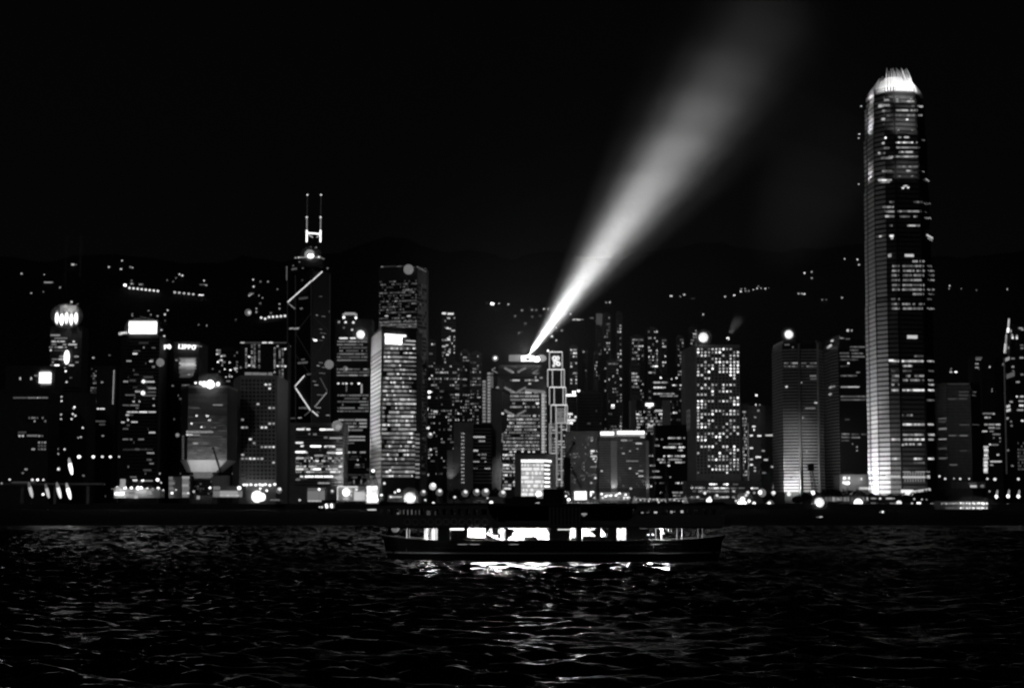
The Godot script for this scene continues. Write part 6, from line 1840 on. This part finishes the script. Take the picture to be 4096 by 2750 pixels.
	for q in [[1815, 1952, 30], [1850, 1956, 30], [1980, 1955, 26], [1900, 1950, 26], [2640, 1962, 22], [2660, 1975, 20]]:
		tree("dark waterfront tree below the hotel and the grey blocks", q[0], q[1], 1312, q[2])
	crane("dark crane boom leaning left before the banded tower with the roof frame", 1463, 1935, 1428, 1800, 1330)
	crane("short dark crane before the foot of the bright tower's flank", 1512, 1955, 1492, 1890, 1330, 2.6)
	crane("nearly upright dark crane beside the hotel's wedge of light", 1758, 1955, 1746, 1838, 1320, 2.2)
	crane("dark crane whose boom leans right before the speckled grey block", 2268, 1830, 2296, 1772, 1330)
	crane("dark crane whose boom leans left before the speckled grey block", 2330, 1960, 2280, 1858, 1325)
	crane("thin dark crane boom in front of the gridded tower's floodlit base", 893, 1925, 852, 1792, 1400, 1.2)
	crane("tall dark crane in front of the banded tower's lit foot", 3262, 1985, 3244, 1866, 1340, 3.4)
	o = thing("signal_mast", "tall thin dark mast between the dark block and the piers", "mast", at(2668, 2005, 1262) * Vector3(1, 0, 1) + Vector3(0, G, 0))
	bar(o, "pole", M.black, Vector3(0, -1, 0), Vector3(0, at(2668, 1838, 1262).y - G, 0), 1.7, CYL)
	bar(o, "yard", M.black, Vector3(-4, 24, 0), Vector3(4, 24, 0), 0.4)

func launch() -> void:
	# small lit harbour launch left of the ferry
	var c := at(1308, 2034, 1010)
	var o := thing("harbour_launch", "small harbour launch with a dark canopy and a stern full of lamps", "boat", Vector3(c.x, 0.0, c.z))
	var hull := PackedVector2Array([Vector2(-6.2, 0), Vector2(-4.4, 1.7), Vector2(5.2, 1.8), Vector2(5.8, 0), Vector2(5.2, -1.8), Vector2(-4.4, -1.7)])
	part(o, "hull", prism(shrink(hull, 0.85), hull, -0.3, 1.6), M.dark, Transform3D.IDENTITY)
	box(o, "cabin", M.pale, Vector3(1.6, 2.9, 0), Vector3(6.0, 2.4, 2.6))
	box(o, "canopy", M.black, Vector3(1.0, 5.4, 0), Vector3(8.2, 1.6, 3.2))
	for x in [-1.6, 1.2, 4.4]:
		bar(o, "post", M.dark, Vector3(x, 3.2, 1.2), Vector3(x, 5.0, 1.2), 0.16, CYL)
	for q in [[-4.2, 2.2, 0.8, 7], [-2.8, 2.1, 1.0, 7], [0.0, 2.1, 1.4, 8], [-0.4, 3.4, 1.3, 8], [2.6, 3.5, 1.3, 8], [2.8, 2.2, 1.3, 8]]:
		ball(o, "deck_lamp", EM[q[3]], Vector3(q[0], q[1], 1.5), Vector3.ONE * q[2])
	for k in 4:
		box(o, "lit_window", EM[4], Vector3(-0.6 + k * 1.4, 3.6, 1.32), Vector3(1.0, 1.0, 0.1))

func buoy_light(label: String, px: float, py: float, d: float, level: int) -> void:
	var c := at(px, py, d)
	var o := thing("small_boat", label, "boat", Vector3(c.x, 0.0, c.z))
	var hull := PackedVector2Array([Vector2(-3.4, 0), Vector2(-2.0, 0.9), Vector2(3.0, 1.0), Vector2(3.2, 0), Vector2(3.0, -1.0), Vector2(-2.0, -0.9)])
	part(o, "hull", prism(shrink(hull, 0.8), hull, -0.3, maxf(0.35, c.y - 0.5)), M.dark, Transform3D.IDENTITY)
	box(o, "wheelhouse", M.dark, Vector3(0.9, c.y - 0.2, -0.2), Vector3(1.6, 0.9, 1.2))
	ball(o, "deck_lamp", EM[level], Vector3(0, c.y, 0.7), Vector3(1.5, 0.75, 0.5))
	ball(o, "deck_lamp", EM[maxi(level - 2, 3)], Vector3(-1.2, c.y - 0.15, 0.7), Vector3(1.0, 0.4, 0.4))

func canopy() -> void:
	# cable-hung pier canopy: two splayed masts with festoons between
	var base := at(2640, 2012, 1268)
	var o := thing("cable_canopy", "pier canopy hung on cables from two splayed pale masts", "canopy", Vector3(base.x, G, base.z))
	for x in [2539.0, 2742.0]:
		var top := at(x, 1983, 1268) - o.position
		for s in [-9.0, -3.5, 3.5, 10.0]:
			bar(o, "mast_leg_light", EM[4], top, at(x + s, 2012, 1268) - o.position, 0.5, CYL)
		bar(o, "mast_head", M.steel, top, top + Vector3(0, 1.6, 0), 0.35)
	for q in [[2539, 2742, 8.0, 6], [2742, 2905, 6.0, 4], [2450, 2539, 3.0, 3]]:
		var last := Vector3.ZERO
		for k in 15:
			var t := k / 14.0
			var p := at(lerpf(q[0], q[1], t), 1989.0 + q[2] * (0.3 + sin(t * PI) * 0.6), 1268) - o.position
			if k > 0:
				bar(o, "cable_light", EM[q[3] - 1 if k % 3 else q[3]], last, p, 0.42)
			last = p
	box(o, "roof", M.stone, at(2640, 2003, 1275) - o.position, Vector3(62, 0.5, 7))
	for k in 12:
		ball(o, "canopy_lamp", EM[6 + k % 2], at(2545.0 + k * 17.0, 1997.0 + (k % 4) * 2.0, 1267) - o.position, Vector3(1.1, 0.9, 0.7))
	omni(o, at(2560, 2000, 1262) - o.position, 10.0, 1.0)
	omni(o, at(2730, 2000, 1262) - o.position, 10.0, 1.0)
	omni(o, at(2640, 2000, 1262) - o.position, 10.0, 1.0)

# ---------------------------------------------------------------- the ferry
func build_ferry() -> void:
	var d := 172.0          # near side of the hull
	var z0 := -d - 4.4
	var c := at(2217, 2242, d)
	var o := thing("ferry", "dark double-ended two-deck harbour ferry with a lit lower deck and squat funnel", "ferry", Vector3(c.x, 0, z0))
	var k := F / d
	var paint := noisy(0.08, 0.13, 0.05, 0.4, 0.6)
	var hullpaint := noisy(0.006, 0.011, 0.05, 0.4, 0.6)
	var X := func(px: float) -> float: return at(px, 2100, d).x - c.x
	var Y := func(py: float) -> float: return at(2217, py, d).y
	var half := 17.4
	# hull: pointed at both ends, flared, sheered up towards the ends
	var st := SurfaceTool.new()
	st.begin(Mesh.PRIMITIVE_TRIANGLES)
	st.set_smooth_group(0)
	var n := 40
	var levels := [-0.6, 0.5, 1.5, 2.0]
	for s in [1.0, -1.0]:
		for i in n + 1:
			var t := -1.0 + 2.0 * i / n
			for j in 4:
				var flare := 0.82 + 0.06 * j
				var w := 4.4 * flare * pow(maxf(0.0, 1.0 - pow(absf(t), 3.2)), 0.6)
				st.add_vertex(Vector3(t * half * (0.94 + 0.02 * j), levels[j] + (0.55 * pow(absf(t), 4.0) if j > 1 else 0.0), s * w))
	for s in 2:
		var off := s * (n + 1) * 4
		for i in n:
			for j in 3:
				var a := off + i * 4 + j
				var q := [a, a + 1, a + 4, a + 1, a + 5, a + 4] if s == 0 else [a, a + 4, a + 1, a + 1, a + 4, a + 5]
				for v in q:
					st.add_index(v)
	st.generate_normals()
	part(o, "hull", st.commit(), hullpaint, Transform3D.IDENTITY)
	var plan := PackedVector2Array()
	for i in 25:
		var t := -1.0 + 2.0 * i / 24.0
		plan.append(Vector2(t * half * 0.97, 4.2 * pow(maxf(0.0, 1.0 - pow(absf(t), 3.2)), 0.6) + 0.02))
	for i in range(23, 0, -1):
		plan.append(Vector2(plan[i].x, -plan[i].y))
	part(o, "lower_deck", prism(plan, plan, 0.75, 0.9), M.grey, Transform3D.IDENTITY)
	var uf := PackedVector2Array([Vector2(-17.4, 3.6), Vector2(-16.6, 4.3), Vector2(16.6, 4.3), Vector2(17.4, 3.6), Vector2(17.4, -3.6), Vector2(16.6, -4.3), Vector2(-16.6, -4.3), Vector2(-17.4, -3.6)])
	var yu: float = Y.call(2106.0)
	part(o, "upper_deck", prism(uf, uf, yu - 0.02, yu + 0.22), M.shade, Transform3D.IDENTITY)
	part(o, "roof", prism(uf, shrink(uf, 0.97), Y.call(2022.0), Y.call(2012.0)), hullpaint, Transform3D.IDENTITY)
	# rubbing strakes, cap rail
	for q in [[2178.0, 0.10], [2190.0, 0.08]]:
		for i in 20:
			var x0 := lerpf(-12.5, 12.5, i / 20.0)
			bar(o, "strake", hullpaint, Vector3(x0, Y.call(q[0]), 4.42), Vector3(x0 + 1.2, Y.call(q[0]), 4.42), q[1])
	bar(o, "cap_rail", hullpaint, Vector3(-12.6, 2.06, 4.36), Vector3(12.6, 2.06, 4.36), 0.14)
	# upper deck sides: sill band, header band, posts between open windows, curved bays by the middle
	var sill0: float = Y.call(2103.0)
	var sill1: float = Y.call(2060.0)
	var head0: float = Y.call(2035.0)
	var head1: float = Y.call(2022.0)
	for side in [1.0, -1.0]:
		for q in [[1512, 1952], [2548, 2900]]:
			var xa: float = X.call(q[0])
			var xb: float = X.call(q[1])
			var mid := (xa + xb) * 0.5
			box(o, "side_panel", paint, Vector3(mid, (sill0 + sill1) * 0.5, side * 4.25), Vector3(xb - xa, sill1 - sill0, 0.12))
			box(o, "side_header", paint, Vector3(mid, (head0 + head1) * 0.5, side * 4.25), Vector3(xb - xa, head1 - head0, 0.12))
			var count := 14 if q[0] < 2000 else 11
			for i in count + 1:
				box(o, "window_post", paint, Vector3(lerpf(xa, xb, i / float(count)), (sill1 + head0) * 0.5, side * 4.25), Vector3(0.26, head0 - sill1, 0.13))
			if side > 0.0:
				for i in count:
					box(o, "sill_trim", M.grey, Vector3(lerpf(xa, xb, (i + 0.5) / count), sill1, 4.34), Vector3((xb - xa) / count - 0.35, 0.05, 0.08))
		# middle casing with upright slats
		box(o, "casing", hullpaint, Vector3((X.call(2195.0) + X.call(2325.0)) * 0.5, (sill0 + head1) * 0.5, side * 4.1), Vector3(X.call(2325.0) - X.call(2195.0), head1 - sill0, 0.2))
		for i in 9:
			box(o, "slat", paint, Vector3(X.call(2200.0 + i * 15.0), (sill0 + head1) * 0.5, side * 4.24), Vector3(0.16, head1 - sill0 - 0.2, 0.1))
		# curved bay brackets
		for q in [[1952.0, 2020.0], [2548.0, 2478.0]]:
			var a0: float = X.call(q[0])
			var a1: float = X.call(q[1])
			var shape := SurfaceTool.new()
			shape.begin(Mesh.PRIMITIVE_TRIANGLES)
			for i in 12:
				var t0 := i / 12.0 * PI * 0.5
				var t1 := (i + 1) / 12.0 * PI * 0.5
				var p0 := Vector3(lerpf(a0, a1, 1.0 - cos(t0)), lerpf(head1, sill0 + 0.3, sin(t0)), 0)
				var p1 := Vector3(lerpf(a0, a1, 1.0 - cos(t1)), lerpf(head1, sill0 + 0.3, sin(t1)), 0)
				var f0 := Vector3(p0.x, sill0, 0)
				var f1 := Vector3(p1.x, sill0, 0)
				for zz in [0.06, -0.06]:
					var off := Vector3(0, 0, zz)
					face3(shape, p0 + off, p1 + off, f1 + off, Vector3(0, 0, signf(zz)))
					face3(shape, p0 + off, f1 + off, f0 + off, Vector3(0, 0, signf(zz)))
			part(o, "bay_bracket", shape.commit(), paint, Transform3D(Basis.IDENTITY, Vector3(0, 0, side * 4.25)))
		box(o, "bay_rail", paint, Vector3(X.call(2110.0), sill0 + 0.25, side * 4.25), Vector3(4.4, 0.5, 0.1))
		box(o, "bay_rail", paint, Vector3(X.call(2440.0), sill0 + 0.25, side * 4.25), Vector3(5.4, 0.5, 0.1))
	# inside of the upper deck: engine casing, bench backs
	box(o, "inner_casing", hullpaint, Vector3(X.call(2230.0), (sill0 + head1) * 0.5, 0), Vector3(15.0, head1 - sill0, 3.0))
	for i in 9:
		box(o, "bench", paint, Vector3(-16.0 + i * 1.3, sill0 + 0.5, 0), Vector3(0.12, 0.8, 6.0))
	# lifebuoys along the upper panel
	var ring := TorusMesh.new()
	ring.inner_radius = 0.21; ring.outer_radius = 0.36; ring.rings = 20; ring.ring_segments = 8
	for i in 11:
		var x: float = X.call(1630.0 + i * 31.0)
		part(o, "lifebuoy", ring, M.grey, Transform3D(Basis(Vector3.RIGHT, PI * 0.5), Vector3(x, Y.call(2087.0), 4.38)))
	# glowing panes; the dim left ones imitate city light seen through the deck
	for q in [[1566, 1574, 2040, 2056, 2], [1594, 1611, 2039, 2056, 3], [1624, 1645, 2038, 2058, 3], [1656, 1675, 2040, 2058, 2], [1692, 1717, 2042, 2060, 2], [1731, 1741, 2044, 2060, 1], [2567, 2578, 2047, 2052, 5], [2618, 2631, 2045, 2052, 6], [2592, 2602, 2047, 2051, 3], [2684, 2694, 2042, 2051, 5], [2697, 2707, 2044, 2048, 4], [2726, 2738, 2041, 2050, 6], [2671, 2674, 2042, 2046, 4], [2327, 2349, 2052, 2058, 5], [2332, 2343, 2059, 2064, 4], [1588, 1594, 2051, 2054, 6]]:
		box(o, "cabin_window", EM[q[4]], Vector3((X.call(q[0]) + X.call(q[1])) * 0.5, (Y.call(q[2]) + Y.call(q[3])) * 0.5, 2.6 if q[4] < 4 else 3.9), Vector3(X.call(q[1]) - X.call(q[0]), Y.call(q[2]) - Y.call(q[3]), 0.06))
	# funnel and wheelhouses
	var yr: float = Y.call(2013.0)
	box(o, "funnel", hullpaint, Vector3(X.call(2217.0), (Y.call(1959.0) + yr) * 0.5, -1.0), Vector3(X.call(2259.0) - X.call(2178.0), Y.call(1959.0) - yr, 1.9))
	box(o, "funnel_cap", hullpaint, Vector3(X.call(2218.0), Y.call(1958.0), -1.0), Vector3(X.call(2262.0) - X.call(2174.0), 0.14, 2.1)).reparent(o.get_node("funnel"))
	box(o, "deck_house", hullpaint, Vector3(X.call(2100.0), (Y.call(1992.0) + yr) * 0.5, -1.0), Vector3(X.call(2180.0) - X.call(2022.0), Y.call(1992.0) - yr, 3.0))
	box(o, "deck_house", hullpaint, Vector3(X.call(2100.0), Y.call(1988.0), -1.2), Vector3(2.4, 0.2, 2.4))
	for q in [[1540.0, 0.5], [2880.0, -0.5]]:
		box(o, "wheelhouse_roof", hullpaint, Vector3(X.call(q[0]) + q[1], Y.call(2010.0), 0), Vector3(2.6, 0.16, 3.2))
	bar(o, "roof_lamp", EM[6], Vector3(X.call(2144.0), Y.call(2011.0), 2.0), Vector3(X.call(2160.0), Y.call(2010.0), 2.0), 0.08)
	# lower deck: posts, dark sheets and lit bulkheads
	var y0: float = Y.call(2163.0)
	var y1 := yu - 0.02
	for i in 15:
		var x := -14.6 + i * 2.1
		var wz := 4.1 * pow(maxf(0.0, 1.0 - pow(absf(x) / 17.2, 3.2)), 0.6) - 0.25
		bar(o, "post", paint, Vector3(x, 0.9, wz), Vector3(x, y1, wz), 0.14, CYL)
		bar(o, "post", paint, Vector3(x, 0.9, -wz), Vector3(x, y1, -wz), 0.14, CYL)
	var back := 1.2
	for q in [[1748, 1800, 0], [1800, 1868, 0], [1940, 1950, 0], [2197, 2283, 0], [2305, 2330, 0], [2386, 2406, 0], [2430, 2470, 0], [2506, 2600, 0]]:  # dark sheets put across the dark stretches between lit bays
		box(o, "dark_bay_sheet", hullpaint, Vector3((X.call(q[0]) + X.call(q[1])) * 0.5, (y0 + y1) * 0.5, 3.9), Vector3(X.call(q[1]) - X.call(q[0]) - 0.05, y1 - y0 - 0.12, 0.06))
	for q in [[1800, 1856, 2112, 2119, 8], [2232, 2285, 2115, 2119, 7], [2560, 2590, 2112, 2114, 4]]:
		box(o, "strip_lamp", EM[q[4]], Vector3((X.call(q[0]) + X.call(q[1])) * 0.5, (Y.call(q[2]) + Y.call(q[3])) * 0.5, 3.98), Vector3(X.call(q[1]) - X.call(q[0]), Y.call(q[2]) - Y.call(q[3]), 0.08))
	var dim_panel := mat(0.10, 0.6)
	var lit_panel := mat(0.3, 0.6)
	# bulkhead panels; how brightly each bay is lit is put into its colour
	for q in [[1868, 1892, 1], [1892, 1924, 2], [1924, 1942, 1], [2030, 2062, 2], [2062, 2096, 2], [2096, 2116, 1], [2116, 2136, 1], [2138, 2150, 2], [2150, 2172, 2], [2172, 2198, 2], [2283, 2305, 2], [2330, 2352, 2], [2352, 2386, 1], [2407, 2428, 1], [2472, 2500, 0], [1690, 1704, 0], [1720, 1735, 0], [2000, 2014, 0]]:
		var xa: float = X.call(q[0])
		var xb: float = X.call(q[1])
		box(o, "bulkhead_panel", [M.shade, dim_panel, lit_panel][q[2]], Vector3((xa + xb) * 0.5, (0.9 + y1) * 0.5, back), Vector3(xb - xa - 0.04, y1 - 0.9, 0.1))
	for q in [[1882, 5.0], [1912, 9.0], [2045, 12.0], [2080, 12.0], [2118, 6.0], [2145, 8.0], [2178, 13.0], [2294, 9.0], [2342, 8.0], [2372, 7.0], [2417, 7.0], [2486, 2.4], [1712, 1.6], [1742, 2.0], [2640, 4.5], [1575, 0.6]]:
		var x: float = X.call(q[0])
		box(o, "ceiling_lamp", EM[8 if q[1] > 4.0 else 7], Vector3(x, y1 - 0.1, 2.9), Vector3(0.7 if q[1] > 4.0 else 0.25, 0.1, 0.35))
		var al := AreaLight3D.new()
		al.name = "ceiling_light"
		o.add_child(al, true)
		al.position = Vector3(x, y1 - 0.2, 3.1)
		al.rotation = Vector3(-0.35, 0, 0)
		al.area_size = Vector2(0.7, 0.3)
		al.light_energy = q[1] * 0.9
		al.area_range = 60.0
		al.area_attenuation = 2.0
		al.shadow_enabled = true
	# glowing ceiling panels, added to make the bright reflections beside the hull
	var tubes := glow(420.0)
	var tubes_dim := glow(150.0)
	for q in [[1585, 0], [1640, 0], [1712, 1], [1790, 2], [1835, 2], [1880, 2], [1925, 2], [1970, 2], [2015, 2], [2060, 2], [2098, 2], [2148, 2], [2188, 2], [2296, 1], [2340, 1], [2385, 1], [2430, 2], [2480, 2], [2575, 1], [2615, 2], [2650, 2]]:
		var x: float = X.call(q[0])
		box(o, "added_ceiling_glow", [EM[9], tubes_dim, tubes][q[1]], Vector3(x, y1 - 0.03, 3.1), Vector3(0.95, 0.03, 1.3))
	box(o, "tube_mask_strip", hullpaint, Vector3(0, y1 - 0.05, 4.12), Vector3(33.0, 0.16, 0.08))  # strip added to mask the glowing ceiling panels from the front
	# slung canvas that cuts the lit bays at a slant
	for q in [[2028, 2163, 2064, 2118, 2028, 2112], [2388, 2146, 2360, 2124, 2388, 2114], [1944, 2160, 1992, 2160, 1944, 2136], [2406, 2112, 2430, 2112, 2430, 2140], [2196, 2113, 2196, 2135, 2182, 2113]]:
		var cs := SurfaceTool.new()
		cs.begin(Mesh.PRIMITIVE_TRIANGLES)
		for zz in [3.98, 3.92]:
			face3(cs, Vector3(X.call(q[0]), Y.call(q[1]), zz), Vector3(X.call(q[2]), Y.call(q[3]), zz), Vector3(X.call(q[4]), Y.call(q[5]), zz), Vector3(0, 0, 1 if zz > 3.95 else -1))
		part(o, "canvas", cs.commit(), hullpaint, Transform3D.IDENTITY)
	# frames that divide the lit bays
	for px in [1890, 1918, 2046, 2078, 2096, 2116, 2136, 2162, 2340, 2362, 2416, 2484]:
		bar(o, "bay_frame", paint, Vector3(X.call(float(px)), y0, 3.95), Vector3(X.call(float(px)), y1, 3.95), 0.07)
	# dark bulwark and baggage that cut into the lit openings
	for q in [[1868, 1942, 2149], [2096, 2150, 2146], [2150, 2197, 2156], [2283, 2306, 2149], [2330, 2388, 2144], [2400, 2470, 2145]]:
		box(o, "bulwark_screen", hullpaint, Vector3((X.call(q[0]) + X.call(q[1])) * 0.5, (y0 + Y.call(q[2])) * 0.5 - 0.05, 4.05), Vector3(X.call(q[1]) - X.call(q[0]), Y.call(q[2]) - y0 + 0.1, 0.05))
	# gangway stairs
	for q in [[1946, 2134, 1992, 2156], [2062, 2118, 2028, 2162], [2384, 2128, 2404, 2146]]:
		for s in 7:
			var t := s / 6.0
			box(o, "stair_tread", M.pale, Vector3(lerpf(X.call(q[0]), X.call(q[2]), t), lerpf(Y.call(q[1]), Y.call(q[3]), t), 3.2), Vector3(0.28, 0.06, 0.9))
		bar(o, "stair_rail", M.pale, Vector3(X.call(q[0]), Y.call(q[1]) + 0.3, 3.7), Vector3(X.call(q[2]), Y.call(q[3]) + 0.3, 3.7), 0.06)
	for q in [[1704, 1712, 2107, 2137, 6], [1735, 1748, 2108, 2160, 6], [1993, 1997, 2116, 2134, 6], [2017, 2021, 2117, 2162, 5], [2491, 2506, 2112, 2163, 7], [1952, 1957, 2132, 2156, 5], [1962, 1972, 2145, 2158, 6]]:  # lit posts, their light put into an emissive colour
		box(o, "glowing_post", EM[q[4]], Vector3((X.call(q[0]) + X.call(q[1])) * 0.5, (Y.call(q[2]) + Y.call(q[3])) * 0.5, 3.4), Vector3(X.call(q[1]) - X.call(q[0]), Y.call(q[2]) - Y.call(q[3]), 0.12))
	ball(o, "round_lamp", EM[4], Vector3(X.call(1579.0), Y.call(2112.0), 3.6), Vector3.ONE * 0.78)
	ball(o, "round_lamp", EM[8], Vector3(X.call(1583.0), Y.call(2105.0), 3.85), Vector3.ONE * 0.34)
	for q in [[2593, 2138, 7], [2612, 2138, 7], [2646, 2132, 6], [2656, 2133, 6], [2378, 2162, 8], [2490, 2160, 5]]:
		ball(o, "deck_lamp", EM[q[2]], Vector3(X.call(q[0]), Y.call(q[1]), 4.2), Vector3(0.24, 0.14, 0.14))
	for q in [[2654, 2112, 2654, 2136], [2664, 2112, 2675, 2124], [2675, 2112, 2675, 2124], [2689, 2112, 2687, 2134], [2675, 2126, 2700, 2134]]:
		bar(o, "gangway_frame", M.white, Vector3(X.call(q[0]), Y.call(q[1]), 3.8), Vector3(X.call(q[2]), Y.call(q[3]), 3.8), 0.07)
	# glints on the rubbing strake, painted as small glowing bars
	for x in [X.call(1900.0), X.call(2055.0), X.call(1850.0), X.call(2620.0)]:
		box(o, "strake_glint", EM[5], Vector3(x, Y.call(2176.0), 4.5), Vector3(0.9, 0.05, 0.06))
